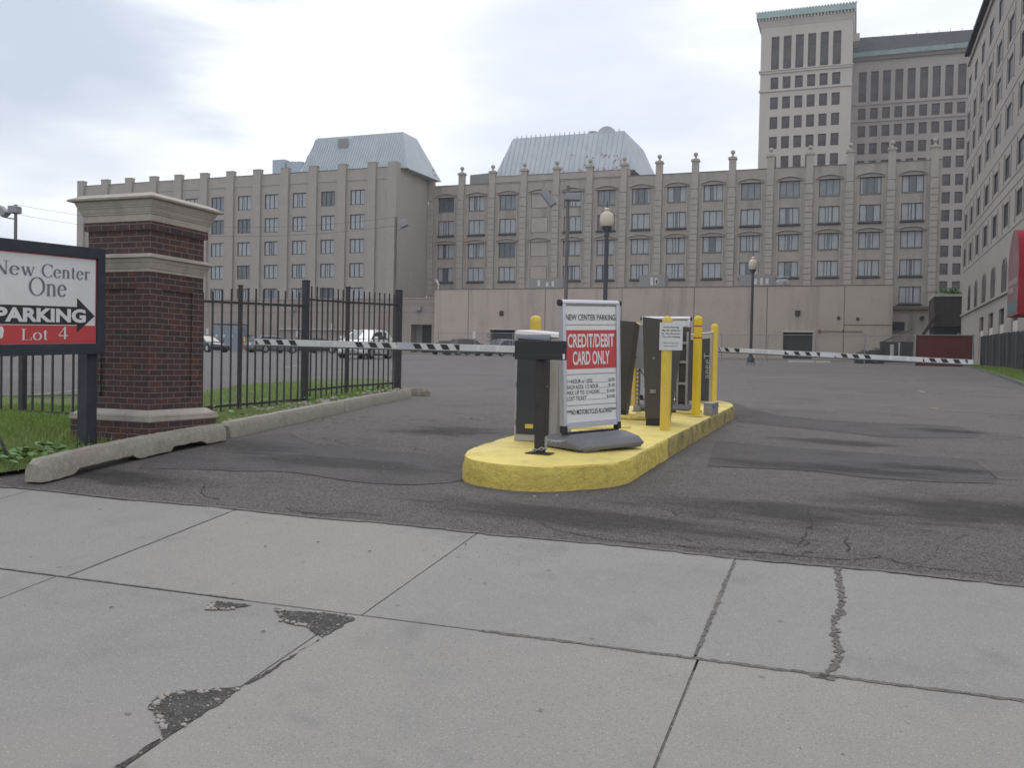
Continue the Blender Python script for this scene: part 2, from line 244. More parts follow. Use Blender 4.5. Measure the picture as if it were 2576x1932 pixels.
# ------------------------------------------------------------------ mesh builder
class MB:
    def __init__(s): s.v = []; s.f = []; s.m = []; s.cm = 0
    def add(s, vs, fs, mi=None):
        o = len(s.v); s.v += [tuple(map(float, p)) for p in vs]; s.f += [tuple(i+o for i in q) for q in fs]; s.m += [s.cm if mi is None else mi]*len(fs); return s
    def box(s, x0, x1, y0, y1, z0, z1, mi=None):
        return s.add([(x0, y0, z0), (x1, y0, z0), (x1, y1, z0), (x0, y1, z0), (x0, y0, z1), (x1, y0, z1), (x1, y1, z1), (x0, y1, z1)],
                     [(0, 3, 2, 1), (4, 5, 6, 7), (0, 1, 5, 4), (1, 2, 6, 5), (2, 3, 7, 6), (3, 0, 4, 7)], mi)
    def hexa(s, b, t, mi=None):   # bottom four, top four (ccw from above)
        return s.add(list(b)+list(t), [(0, 3, 2, 1), (4, 5, 6, 7), (0, 1, 5, 4), (1, 2, 6, 5), (2, 3, 7, 6), (3, 0, 4, 7)], mi)
    def obox(s, c, u, v, w, hu, hv, hw, mi=None):
        c, u, v, w = map(Vector, (c, u, v, w)); P = []
        for k in (-1, 1):
            for a, b in ((-1, -1), (1, -1), (1, 1), (-1, 1)): P.append(c+u*hu*a+v*hv*b+w*hw*k)
        return s.add(P, [(0, 3, 2, 1), (4, 5, 6, 7), (0, 1, 5, 4), (1, 2, 6, 5), (2, 3, 7, 6), (3, 0, 4, 7)], mi)
    def cyl(s, p0, p1, r0, r1=None, n=16, mi=None, caps=True):
        r1 = r0 if r1 is None else r1; p0 = Vector(p0); p1 = Vector(p1); d = (p1-p0).normalized()
        a = d.orthogonal().normalized(); b = d.cross(a)
        P = [p0+(a*math.cos(2*math.pi*i/n)+b*math.sin(2*math.pi*i/n))*r0 for i in range(n)]+[p1+(a*math.cos(2*math.pi*i/n)+b*math.sin(2*math.pi*i/n))*r1 for i in range(n)]
        F = [(i, (i+1) % n, n+(i+1) % n, n+i) for i in range(n)]
        if caps: F += [tuple(range(n-1, -1, -1)), tuple(range(n, 2*n))]
        return s.add(P, F, mi)
    def tube(s, pts, r, n=6, mi=None):
        for a, b in zip(pts[:-1], pts[1:]): s.cyl(a, b, r, n=n, mi=mi)
        return s
    def lathe(s, c, prof, n=20, mi=None):   # prof: (radius, z)
        P = []; F = []
        for r, z in prof:
            for i in range(n): P.append((c[0]+r*math.cos(2*math.pi*i/n), c[1]+r*math.sin(2*math.pi*i/n), c[2]+z))
        for k in range(len(prof)-1):
            for i in range(n): F.append((k*n+i, k*n+(i+1) % n, (k+1)*n+(i+1) % n, (k+1)*n+i))
        return s.add(P, F, mi)
    def prism(s, poly, fn, mi=None):       # poly 2D, fn(p, k) -> 3D for k = 0, 1
        n = len(poly); P = [fn(p, 0) for p in poly]+[fn(p, 1) for p in poly]
        return s.add(P, [tuple(range(n)), tuple(range(2*n-1, n-1, -1))]+[(i, i+n, (i+1) % n+n, (i+1) % n) for i in range(n)], mi)
    def build(s, name, mats, parent=None, org=(0, 0, 0), smooth=False, bevel=0.0, fixn=True):
        me = bpy.data.meshes.new(name); o3 = Vector(org)
        me.from_pydata([Vector(v)-o3 for v in s.v], [], s.f); 
        if not isinstance(mats, (list, tuple)): mats = [mats]
        for m in mats: me.materials.append(m)
        me.polygons.foreach_set('material_index', s.m)
        if fixn or bevel:
            bm = bmesh.new(); bm.from_mesh(me)
            if bevel: 
                bmesh.ops.remove_doubles(bm, verts=bm.verts, dist=1e-5)
                ed = [e_ for e_ in bm.edges if len(e_.link_faces) == 2 and e_.calc_face_angle(0) > .5]
                bmesh.ops.bevel(bm, geom=ed, offset=bevel, segments=2, affect='EDGES', profile=.5)
            if fixn: bmesh.ops.recalc_face_normals(bm, faces=bm.faces)
            bm.to_mesh(me); bm.free()
        if smooth:
            me.shade_smooth()
            try: me.set_sharp_from_angle(angle=R_(38))
            except Exception: pass
        ob = bpy.data.objects.new(name, me); col.objects.link(ob)
        if parent is not None: ob.parent = parent
        else: ob.location = o3
        return ob
def tag(o, label, cat, group=None, kind=None):
    o['label'] = label; o['category'] = cat
    if group: o['group'] = group
    if kind: o['kind'] = kind
    return o
def thing(name, label, cat, loc=(0, 0, 0), group=None, rz=0.0):
    o = bpy.data.objects.new(name, None); col.objects.link(o); o.location = loc; o.rotation_euler = (0, 0, rz); o.empty_display_size = .2
    return tag(o, label, cat, group)
def struct(o): o['kind'] = 'structure'; return o
def inst(src_mesh, name, parent, loc=(0, 0, 0)):
    o = bpy.data.objects.new(name, src_mesh); col.objects.link(o); o.parent = parent; o.location = loc; return o
def dup(o, loc=None, label=None, parent=None):
    c = o.copy(); col.objects.link(c)
    if parent is not None: c.parent = parent
    if loc is not None: c.location = loc
    if label: c['label'] = label
    for ch in list(o.children): dup(ch, parent=c)
    return c

def text(body, mt, org, u, v, width=None, height=.1, bold=0.0, parent=None, rel=(0, 0, 0), name='lettering', align='LEFT', proud=.002, shear=0.0):
    """flat lettering: cap height = height, stretched to width; org = lower-left corner (world), u right, v up"""
    cu = bpy.data.curves.new('t', 'FONT'); cu.body = body; cu.size = 1; cu.offset = bold; cu.shear = shear; cu.resolution_u = 4
    to = bpy.data.objects.new('t', cu); col.objects.link(to)
    dg = bpy.context.evaluated_depsgraph_get(); dg.update()
    me = bpy.data.meshes.new_from_object(to.evaluated_get(dg)); bpy.data.objects.remove(to); bpy.data.curves.remove(cu)
    P = np.array([tuple(q.co) for q in me.vertices]); x0, x1 = P[:, 0].min(), P[:, 0].max()
    caph = .70
    sy = height/caph; sx = (width/(x1-x0)) if width else sy*.9
    u = Vector(u).normalized(); v = Vector(v).normalized(); n = u.cross(v); o3 = Vector(org)
    wd = (x1-x0)*sx; off = 0 if align == 'LEFT' else (-wd/2 if align == 'CENTER' else -wd)
    for q in me.vertices:
        q.co = o3+u*((q.co.x-x0)*sx+off)+v*(q.co.y*sy)+n*proud-Vector(rel)
    me.materials.clear(); me.materials.append(mt); me.name = name
    ob = bpy.data.objects.new(name, me); col.objects.link(ob)
    if parent is not None: ob.parent = parent
    return ob
def merge(objs, name, parent):
    """join flat lettering meshes into one object"""
    mb = MB(); mats = []
    for o in objs:
        mt = o.data.materials[0]
        if mt not in mats: mats.append(mt)
        mb.add([tuple(v.co) for v in o.data.vertices], [tuple(p.vertices) for p in o.data.polygons], mats.index(mt))
        me = o.data; bpy.data.objects.remove(o); bpy.data.meshes.remove(me)
    return mb.build(name, mats, parent, fixn=False)

# serif letters: strokes of (points, width0, width1) in a cap-height-1 box
def arc(cx, cy, rx, ry, a0, a1, n=18): return [(cx+rx*math.cos(R_(a0+(a1-a0)*i/n)), cy+ry*math.sin(R_(a0+(a1-a0)*i/n))) for i in range(n+1)]
TK, TN = .115, .035
def serif_glyph(ch):
    K = lambda p: (p, 'auto'); V = lambda x, y0, y1, w=TK: ([(x, y0), (x, y1)], w); Hh = lambda x0, x1, y: ([(x0, y), (x1, y)], .03)
    if ch == 'N': return .80, [V(.13, 0, 1, .04), V(.67, 0, 1, .04), ([(.13, 1), (.67, 0)], .12), Hh(.0, .26, .015), Hh(.0, .18, .985), Hh(.54, .80, .985)]
    if ch == 'C': return .74, [K(arc(.42, .5, .36, .5, 42, 318, 30)), V(.69, .68, .95, .035), ]
    if ch == 'O': return .86, [K(arc(.43, .5, .37, .5, 0, 360, 40))]
    if ch == 'L': return .66, [V(.17, 0, 1), Hh(.02, .34, .985), Hh(.02, .62, .018), V(.62, .0, .22, .035)]
    if ch == 'e': return .50, [K(arc(.25, .33, .20, .33, 8, 325, 28)), Hh(.06, .45, .38)]
    if ch == 'o': return .54, [K(arc(.27, .33, .21, .33, 0, 360, 30))]
    if ch == 'n': return .58, [V(.13, 0, .66), ([(.02, .62), (.13, .66)], .035), K(arc(.29, .44, .155, .22, 150, 0, 14)), V(.445, 0, .46), Hh(.02, .25, .015), Hh(.34, .56, .015)]
    if ch == 'r': return .40, [V(.13, 0, .66), ([(.02, .62), (.13, .66)], .035), K(arc(.28, .47, .14, .18, 150, 50, 10)), Hh(.02, .27, .015), V(.36, .52, .64, .07)]
    if ch == 't': return .34, [V(.15, .10, .86), Hh(.02, .31, .65), K(arc(.24, .12, .09, .12, 180, 300, 10))]
    if ch == 'w': return .78, [([(.10, .66), (.27, 0)], .10), ([(.27, 0), (.39, .60)], .035), ([(.37, .66), (.54, 0)], .10), ([(.54, 0), (.70, .66)], .035), Hh(.0, .22, .65), Hh(.30, .48, .65), Hh(.60, .80, .65)]
    if ch == '4': return .56, [V(.38, 0, 1, .10), ([(.38, 1), (.04, .30)], .04), ([(.04, .28), (.54, .28)], .075)]
    return .34, []
def serif_text(body, mt, org, u, v, capu, capv, parent, rel, gap=.05, proud=.003, name='lettering'):
    u = Vector(u).normalized(); v = Vector(v).normalized(); n = u.cross(v); o3 = Vector(org)-Vector(rel); mb = MB(); x = 0
    for ch in body:
        w, st = serif_glyph(ch)
        for si, (pts, wd) in enumerate(st):
            Lp = []; Rp = []; k = len(pts)
            for i in range(k):
                a = pts[max(i-1, 0)]; b = pts[min(i+1, k-1)]
                if wd == 'auto' and pts[0] == pts[-1] or (wd == 'auto' and abs(pts[0][0]-pts[-1][0]) < 1e-6 and abs(pts[0][1]-pts[-1][1]) < 1e-6):
                    a = pts[(i-1) % (k-1)]; b = pts[(i+1) % (k-1)]
                dx, dy = b[0]-a[0], b[1]-a[1]; l = math.hypot(dx, dy) or 1; dx /= l; dy /= l
                ww = (TN+(TK-TN)*abs(dy)**1.3) if wd == 'auto' else wd
                Lp.append((pts[i][0]-dy*ww/2, pts[i][1]+dx*ww/2)); Rp.append((pts[i][0]+dy*ww/2, pts[i][1]-dx*ww/2))
            vs = [o3+u*((x+p[0])*capu)+v*(p[1]*capv)+n*(proud+.0003*si) for p in Lp+Rp]
            mb.add(vs, [(i, k+i, k+i+1, i+1) for i in range(k-1)])
        x += w+gap
    return mb.build(name, mt, parent, fixn=False)
def serif_width(body, gap=.05): return sum(serif_glyph(c)[0]+gap for c in body)-gap

# facade panel with real openings
def facade(mb, us, zs, holes, place, depth, mi=0):
    U = sorted(set([us[0], us[1]]+[h[0] for h in holes]+[h[2] for h in holes])); Z = sorted(set([zs[0], zs[1]]+[h[1] for h in holes]+[h[3] for h in holes]))
    for i in range(len(U)-1):
        run = None
        for j in range(len(Z)-1):
            uc = (U[i]+U[i+1])/2; zc = (Z[j]+Z[j+1])/2
            solid = not any(h[0] < uc < h[2] and h[1] < zc < h[3] for h in holes)
            if solid: run = (run[0], Z[j+1]) if run else (Z[j], Z[j+1])
            if (not solid or j == len(Z)-2) and run:
                mb.add([place(U[i], run[0], 0), place(U[i+1], run[0], 0), place(U[i+1], run[1], 0), place(U[i], run[1], 0)], [(0, 1, 2, 3)], mi); run = None
    for (a, b, c, d) in holes:
        q = [(a, b), (c, b), (c, d), (a, d)]
        for k in range(4):
            p, r = q[k], q[(k+1) % 4]
            mb.add([place(p[0], p[1], 0), place(r[0], r[1], 0), place(r[0], r[1], depth), place(p[0], p[1], depth)], [(0, 3, 2, 1)], mi)

# window meshes shared between copies; local origin = lower-left-front corner of the opening; axis 'y' faces -Y, 'x' faces -X
WC = {}
def window_meshes(w, h, style, curt, axis='y', frame_t=.06, gl=m_glass, dep=.18, cm=None):
    key = (w, h, style, curt, axis, gl.name, dep)
    if key in WC: return WC[key]
    fr = MB(); pn = MB()
    P = (lambda a, d, z: (a, d, z)) if axis == 'y' else (lambda a, d, z: (d, -a, z))
    def bx(mb, a0, a1, d0, d1, z0, z1, mi=0):
        c = [P(a0, d0, z0), P(a1, d0, z0), P(a1, d1, z0), P(a0, d1, z0), P(a0, d0, z1), P(a1, d0, z1), P(a1, d1, z1), P(a0, d1, z1)]
        mb.add(c, [(0, 3, 2, 1), (4, 5, 6, 7), (0, 1, 5, 4), (1, 2, 6, 5), (2, 3, 7, 6), (3, 0, 4, 7)], mi)
    t = frame_t; d0, d1 = dep-.07, dep-.002
    bx(fr, 0, w, d0, d1, 0, t); bx(fr, 0, w, d0, d1, h-t, h); bx(fr, 0, t, d0, d1, t, h-t); bx(fr, w-t, w, d0, d1, t, h-t)
    if style == 'three':
        for q in (1/3, 2/3): bx(fr, w*q-t/2, w*q+t/2, d0, d1, t, h-t)
    if style == 'two':
        bx(fr, t, w-t, d0, d1, h*.5-t/2, h*.5+t/2)
    if style == 'tall':
        for q in (.3, .62): bx(fr, t, w-t, d0, d1, h*q-t*2, h*q+t*2)
    # pane strips
    cuts = {'shut': [(0, 1, 1)], 'dark': [(0, 1, 0)], 'pale': [(0, 1, 2)], 'gap': [(0, .42, 1), (.42, .58, 0), (.58, 1, 1)], 'gapl': [(0, .33, 1), (.33, .52, 0), (.52, 1, 1)],
            'wide': [(0, .3, 1), (.3, .66, 0), (.66, 1, 1)], 'slit': [(0, .44, 1), (.44, .5, 0), (.5, .62, 1), (.62, .66, 0), (.66, 1, 1)], 'open': [(0, .12, 1), (.12, .86, 0), (.86, 1, 1)]}[curt]
    pd = dep-.03
    for a, b, mi in cuts:
        pn.add([P(t*.6+(w-t*1.2)*a, pd, t*.6), P(t*.6+(w-t*1.2)*b, pd, t*.6), P(t*.6+(w-t*1.2)*b, pd, h-t*.6), P(t*.6+(w-t*1.2)*a, pd, h-t*.6)], [(0, 1, 2, 3)], mi)
    # closed back so nothing shows behind
    def mk(mb, mats, nm):
        o = mb.build(nm, mats, fixn=False); me = o.data; bpy.data.objects.remove(o); return me
    WC[key] = (mk(fr, m_frame, 'window'), mk(pn, [gl, cm or m_curt, m_glass2], 'pane'))
    return WC[key]
def add_window(parent, pos, rel, **k):
    fm, pm = window_meshes(**k)
    w = inst(fm, 'window', parent, Vector(pos)-Vector(rel)); inst(pm, 'pane', w); return w

# ================================================================== GROUND
def grid_sheet(name, xs, ys, fn, mt):
    mb = MB(); n = len(xs)
    vs = [(x, y, fn(x, y)) for y in ys for x in xs]
    fs = [(j*n+i, j*n+i+1, (j+1)*n+i+1, (j+1)*n+i) for j in range(len(ys)-1) for i in range(n-1)]
    mb.add(vs, fs); return mb.build(name, mt, fixn=False, smooth=True)
def spaced(parts):
    o = []
    for a, b, st in parts: o += list(np.arange(a, b, st))
    return sorted(set(round(float(v), 3) for v in o))
gx = spaced([(-700, -60, 80), (-60, -14, 4), (-14, 6, .25), (6, 30, 1), (30, 60, 6), (60, 701, 80)])
gy = spaced([(-90, -4, 8), (-4, 3.5, .5), (3.5, 16, .2), (16, 60, 1), (60, 110, 4), (110, 300, 30), (300, 900, 100)])
def Gb(x, y):
    Ye = 4.80+.062*max(-30, min(30, x))
    return g(x, y)-(.03 if y < Ye-.05 else 0)
struct(grid_sheet('asphalt_ground', gx, gy, Gb, m_asph))

def pave(x, y): return -1.5-.0251*max(-12, min(12, x))+.1091*max(y, -3)
sk = .062
mb = MB()
rows = [4.80, 3.52, 2.02, .5, -1.0, -2.5]
xj = [-3.47-1.53*k for k in range(12, 0, -1)]+[-3.47, -1.93, -.54]+[.96+1.52*k for k in range(9)]
for r in range(len(rows)-1):
    SH = (lambda x: 0) if r == 0 else (lambda x: {-3.47: -.05, -1.93: -.065, -.54: .015}.get(x, -.03))
    for i in range(len(xj)-1):
        a, b = xj[i]+SH(xj[i]), xj[i+1]+SH(xj[i+1]); jg = .005; vs = []; nx = 6
        top = []; bot = []
        for k in range(nx+1):
            x = a+jg+(b-a-2*jg)*k/nx
            wob = (.016*math.sin(x*5+1)+.008*math.sin(x*17)) if r == 0 else 0
            top.append((x, rows[r]+sk*x-(.0 if r == 0 else .006)+wob)); bot.append((x, rows[r+1]+sk*x+.007))
        poly = bot+top[::-1]
        dzs = random.uniform(-.0008, .0008)
        mb.prism(poly, lambda p, k, dzs=dzs: (p[0], p[1], pave(*p)+dzs*(1-k)*1.0-(.03*k)), random.Random(r*31+i*7).randrange(3))
struct(mb.build('sidewalk', [m_walk, m_walk2, m_walk3]))

def sheet_from_poly(pts, dz, mt, name, parts=None, cuts=3, base=G):
    bm = bmesh.new(); vs = [bm.verts.new((p[0], p[1], 0)) for p in pts]; bm.faces.new(vs)
    bmesh.ops.triangulate(bm, faces=bm.faces)
    for _ in range(2): bmesh.ops.subdivide_edges(bm, edges=bm.edges, cuts=1, use_grid_fill=True)
    me = bpy.data.meshes.new(name)
    for v in bm.verts: v.co.z = float(base(v.co.x, v.co.y))+dz
    bmesh.ops.recalc_face_normals(bm, faces=bm.faces); bm.to_mesh(me); bm.free(); me.materials.append(mt)
    o = bpy.data.objects.new(name, me); col.objects.link(o); return o
def zz(ox, oy, s): return lambda x, y: (ox+x/s, oy+y/s)
Zw = zz(0, 1350, 2.458); Zs = zz(500, 900, 3.16); Z8 = zz(1800, 800, 2.8505); Zr = zz(1700, 1350, 2.525); Zc = zz(900, 1350, 2.602)
def gp(f, pts, n=0): return [onG(*f(*p))[:2] for p in pts]
def rough(pts, amp, step=.05, closed=True):
    out = []; k = len(pts)
    for i in range(k if closed else k-1):
        a = np.array(pts[i]); b = np.array(pts[(i+1) % k]); d = np.linalg.norm(b-a); m = max(1, int(d/step))
        for j in range(m):
            q = a+(b-a)*j/m; out.append((q[0]+random.uniform(-amp, amp), q[1]+random.uniform(-amp, amp)))
    if not closed: out.append(tuple(pts[-1]))
    return out
bp = MB()
def add_patch(mbx, pts, dz, base):
    bm = bmesh.new(); vs = [bm.verts.new((p[0], p[1], 0)) for p in pts]; bm.faces.new(vs); bmesh.ops.triangulate(bm, faces=bm.faces)
    bm.verts.index_update()
    mbx.add([(v.co.x, v.co.y, float(base(v.co.x, v.co.y))+dz) for v in bm.verts], [tuple(v.index for v in f.verts) for f in bm.faces]); bm.free()
holes_px = [[(1700, 450), (1780, 462), (2000, 472), (2205, 510), (2110, 560), (1985, 632), (1920, 572), (1830, 552), (1740, 525), (1715, 480)],
            [(925, 1030), (985, 985), (1130, 958), (1300, 950), (1500, 930), (1330, 1060), (1000, 1258), (995, 1185), (975, 1140), (930, 1070)],
            [(1320, 400), (1560, 428), (1400, 458), (1275, 455), (1300, 430)], [(1000, 1252), (700, 1430), (770, 1430), (1010, 1262)], [(1500, 930), (1600, 865), (1985, 632), (1620, 872)]]
for h in holes_px:
    pts = gp(Zw, h); add_patch(bp, rough(pts, .007, .02), .0032, lambda x, y: pave(x, y))
struct(bp.build('broken_sidewalk_hole', m_hole, fixn=True))

def ribbon(mbx, pts, w0, w1, dz, base, step=.05, jit=.01):
    P = rough(pts, jit, step, closed=False); k = len(P)
    Lf = []; Rt = []
    for i in range(k):
        a = np.array(P[max(i-1, 0)]); b = np.array(P[min(i+1, k-1)]); d = b-a; d = d/(np.linalg.norm(d)+1e-9); n = np.array([-d[1], d[0]])
        w = random.uniform(w0, w1)/2
        Lf.append(np.array(P[i])+n*w); Rt.append(np.array(P[i])-n*w)
    vs = [(q[0], q[1], float(base(q[0], q[1]))+dz) for q in Lf+Rt]
    mbx.add(vs, [(i, k+i, k+i+1, i+1) for i in range(k-1)])
cm = MB(); PV = lambda x, y: pave(x, y)
ribbon(cm, gp(Zr, [(1030, 185), (1040, 290), (1055, 400), (1040, 490), (1005, 560), (1015, 650), (1040, 720), (1030, 790), (970, 860), (930, 905)]), .008, .040, .0026, PV, .012, .010)
ribbon(cm, gp(Zr, [(860, 880), (1010, 905)]), .03, .05, .0026, PV, .02, .006)
ribbon(cm, [(x, 3.52+sk*x+.004) for x in np.arange(-5.2, -2.2, .3)], .007, .016, .0022, PV, .025, .003)
ribbon(cm, [(x, 3.52+sk*x) for x in np.arange(-1.4, 3, .25)], .012, .028, .0022, PV, .025, .005)
ribbon(cm, [(-.54, y) for y in np.arange(3.52, 4.80, .1)], .010, .022, .0023, PV, .02, .004)
ribbon(cm, [(-3.47, y) for y in np.arange(3.32, 4.6, .2)], .007, .014, .0023, PV, .03, .002)
ribbon(cm, [(x, 4.80+sk*x+.012*math.sin(x*5+1)) for x in np.arange(-5.6, 3.4, .15)], .02, .045, .005, G, .04, .006)
for r_ in range(1, 4):
    for x_, s_ in ((-3.47, -.05), (-1.93, -.065), (-.54, .015), (.96, -.03), (-5.0, -.03)): ribbon(cm, [(x_+s_, y) for y in np.arange(rows[r_+1]+sk*x_, rows[r_]+sk*x_, .1)], .009, .015, -.0035, PV, .05, .001)
for x_ in (-5.0, -1.93, .96): ribbon(cm, [(x_, y) for y in np.arange(3.52+sk*x_, 4.78+sk*x_, .1)], .009, .014, -.003, PV, .05, .001)
for r_ in (1, 2): ribbon(cm, [(x, rows[r_]+sk*x) for x in np.arange(-7, 4, .3)], .012, .018, -.003, PV, .05, .001)
struct(cm.build('sidewalk_joint_filler', m_sand))
# asphalt trench patches and cracks
la = [(0, 890), (300, 905), (600, 905), (850, 925), (1100, 970), (1400, 1005), (1700, 1015), (2000, 995), (2130, 970)]
lb = [(2140, 800), (2000, 795), (1700, 760), (1400, 735), (1100, 705), (900, 690), (800, 650), (720, 600), (560, 610), (250, 650), (0, 720)]
struct(sheet_from_poly(gp(Zs, la+lb+[(-200, 745), (-420, 820), (-480, 880), (-300, 885)]), .0025, m_patch, 'asphalt_patch'))
struct(sheet_from_poly(gp(Z8, [(0, 885), (450, 925), (900, 955), (1350, 990), (1860, 1020), (1960, 1100), (2020, 1160), (2010, 1190), (1600, 1180), (1100, 1150), (700, 1100), (300, 1080), (-60, 1065)]), .0025, m_patch, 'asphalt_patch'))
struct(sheet_from_poly(gp(Z8, [(130, 610), (250, 655), (450, 700), (750, 730), (1100, 755), (1500, 765), (1750, 780), (1880, 830), (1890, 860), (1600, 865), (1200, 855), (900, 820), (600, 790), (300, 760), (150, 745)]), .0025, m_patch, 'asphalt_patch'))
ck = MB()
for f, pl in [(Zs, la), (Zs, lb[:8]), (Zs, [(700, 1200), (800, 1225), (1000, 1245), (1250, 1232), (1450, 1258)]), (Zs, [(1100, 470), (1400, 460), (1900, 465), (2212, 500)]), (Zs, [(1800, 352), (2000, 368), (2212, 388)]), (Zs, [(60, 1000), (25, 1060), (50, 1110), (160, 1128)]),
              (Z8, [(0, 885), (450, 925), (900, 955), (1350, 990), (1860, 1020), (2212, 1030)]), (Z8, [(-60, 1065), (300, 1080), (700, 1100), (1100, 1150), (1600, 1180), (2010, 1190), (2212, 1215)]), (Z8, [(1960, 1100), (2020, 1160), (2212, 1165)]),
              (Z8, [(130, 600), (250, 655), (450, 700), (750, 730), (1100, 755)]), (Z8, [(150, 745), (300, 760), (600, 790), (900, 820), (1200, 855)]), (Z8, [(300, 590), (500, 610), (750, 640)]), (Z8, [(660, 1390), (690, 1480), (640, 1560), (590, 1640)]), (Z8, [(1720, 1590), (1800, 1560)]),
              (Zc, [(1180, -90), (1300, -40), (1600, 20), (1800, 40), (2212, 70)]), (Zr, [(0, 60), (400, 90), (700, 120), (1100, 150), (1300, 130), (1500, 190), (2100, 260)])]:
    ribbon(ck, gp(f, pl), .003, .012, .0042, G, .04, .010)
struct(ck.build('asphalt_cracks', m_crack))
def stain_mat():
    m = bpy.data.materials.new('oily_dark_stain'); m.use_nodes = True; t = m.node_tree; b = t.nodes['Principled BSDF']
    b.inputs['Base Color'].default_value = (.045, .042, .042, 1); b.inputs['Roughness'].default_value = .7; b.inputs['Specular IOR Level'].default_value = .2
    uv = t.nodes.new('ShaderNodeTexCoord'); ln_ = t.nodes.new('ShaderNodeVectorMath'); ln_.operation = 'LENGTH'; t.links.new(uv.outputs['Object'], ln_.inputs[0])
    n1 = t.nodes.new('ShaderNodeTexNoise'); n1.inputs['Scale'].default_value = 2.6; n1.inputs['Detail'].default_value = 6; n1.inputs['Roughness'].default_value = .6; oi = t.nodes.new('ShaderNodeObjectInfo')
    ad = t.nodes.new('ShaderNodeVectorMath'); ad.operation = 'ADD'; t.links.new(uv.outputs['Object'], ad.inputs[0]); t.links.new(oi.outputs['Location'], ad.inputs[1]); t.links.new(ad.outputs[0], n1.inputs['Vector'])
    m1 = t.nodes.new('ShaderNodeMath'); m1.operation = 'MULTIPLY_ADD'; m1.inputs[1].default_value = -1.6; t.links.new(n1.outputs['Fac'], m1.inputs[0]); t.links.new(ln_.outputs['Value'], m1.inputs[2])
    mr = t.nodes.new('ShaderNodeMapRange'); mr.interpolation_type = 'SMOOTHSTEP'; mr.inputs['From Min'].default_value = .12; mr.inputs['From Max'].default_value = -.75; mr.inputs['To Max'].default_value = .58; t.links.new(m1.outputs[0], mr.inputs[0]); t.links.new(mr.outputs[0], b.inputs['Alpha'])
    return m
m_stain = stain_mat()
def stain(px, py, rx, ry, rot=0.0):
    c = onG(px, py); cx_, cy_ = float(c[0]), float(c[1]); cz_ = g(cx_, cy_); n_ = 14; mb = MB(); ca, sa = math.cos(rot), math.sin(rot)
    V_ = [(-1.05+2.1*i/n_, -1.05+2.1*j/n_) for j in range(n_+1) for i in range(n_+1)]; vs = []
    for u, v in V_:
        X = cx_+(u*rx*ca-v*ry*sa); Y = cy_+(u*rx*sa+v*ry*ca); vs.append((u, v, g(X, Y)+.0055-cz_-0*(u)))
    mb.add(vs, [(j*(n_+1)+i, j*(n_+1)+i+1, (j+1)*(n_+1)+i+1, (j+1)*(n_+1)+i) for j in range(n_) for i in range(n_)])
    o = mb.build('oil_stain', m_stain, fixn=False); o.scale = (rx, ry, 1); o.rotation_euler = (0, 0, rot); o.location = (cx_, cy_, cz_); struct(o)
for a_ in ((1150, 1082, .85, .60), (1075, 1088, .6, .4), (2090, 1112, .95, .45), (2390, 1085, .75, .40), (2105, 1180, 1.5, .40), (2510, 1290, 1.3, .8), (840, 1165, 1.5, .40), (600, 1120, 1.1, .5), (1450, 1300, 1.6, .35), (1960, 1290, 1.2, .5), (2350, 1180, .9, .3), (300, 1200, 1.0, .35)): stain(*a_)
# faded parking lines
ln = MB(); yl = MB()
for f, pl in [(Z8, [(1560, 470), (2140, 488)]), (Z8, [(1790, 545), (2212, 565)]), (Z8, [(1600, 660), (2212, 690)]), (zz(0, 900, 3.687), [(0, 385), (770, 297)]), (zz(0, 900, 3.687), [(110, 210), (440, 205)])]:
    ribbon(ln, gp(f, pl), .05, .08, .005, G, .2, .01)
for f, pl in [(Z8, [(1545, 645), (1590, 655)]), (Z8, [(1460, 525), (1500, 535)]), (Z8, [(1400, 448), (1435, 452)]), (zz(500, 700, 5.53), [(1170, 1250), (1380, 1210)])]:
    ribbon(yl, gp(f, pl), .08, .12, .006, G, .2, .01)
struct(ln.build('white_parking_lines', m_wline)); struct(yl.build('yellow_parking_marks', m_yline))

# lawn
P0 = zz(0, 900, 3.687)
def lawnz(x, y):
    base = g(x, y)
    k = max(0, min(1, (y-9.5)/3.0)); return base+.035+.12*k*math.exp(-((x+6.9)/.8)**2)
lawn_poly = [(-5.55, 4.50), (-5.42, 5.0), (-5.5, 5.9), (-5.62, 6.9), (-5.85, 8.0), (-6.12, 9.3), (-6.42, 10.5), (-6.75, 12.0), (-7.15, 13.9), (-7.6, 14.2)]
far = [onG(*q)[:2] for q in [(983, 961), (955, 958), (900, 955), (842, 957), (753, 959), (690, 965), (608, 974), (509, 991)]]
lawn_poly = lawn_poly+[(float(a), float(b)) for a, b in far]+[(-9.0, 8.6), (-11.5, 8.55), (-20, 8.5), (-20, 3.55), (-9, 4.25)]
bm = bmesh.new(); bm.faces.new([bm.verts.new((p[0], p[1], 0)) for p in lawn_poly]); bmesh.ops.triangulate(bm, faces=bm.faces)
for _ in range(4): bmesh.ops.subdivide_edges(bm, edges=[e_ for e_ in bm.edges if e_.calc_length() > .35], cuts=1)
bmesh.ops.triangulate(bm, faces=bm.faces)
for v in bm.verts: v.co.z = lawnz(v.co.x, v.co.y)
bmesh.ops.recalc_face_normals(bm, faces=bm.faces)
me = bpy.data.meshes.new('lawn'); bm.to_mesh(me); bm.free(); me.materials.append(m_lawn); me.shade_smooth(); lo = bpy.data.objects.new('lawn', me); col.objects.link(lo); struct(lo)
def inpoly(x, y, P):
    c = False; j = len(P)-1
    for i in range(len(P)):
        if (P[i][1] > y) != (P[j][1] > y) and x < (P[j][0]-P[i][0])*(y-P[i][1])/(P[j][1]-P[i][1])+P[i][0]: c = not c
        j = i
    return c
gb = MB()
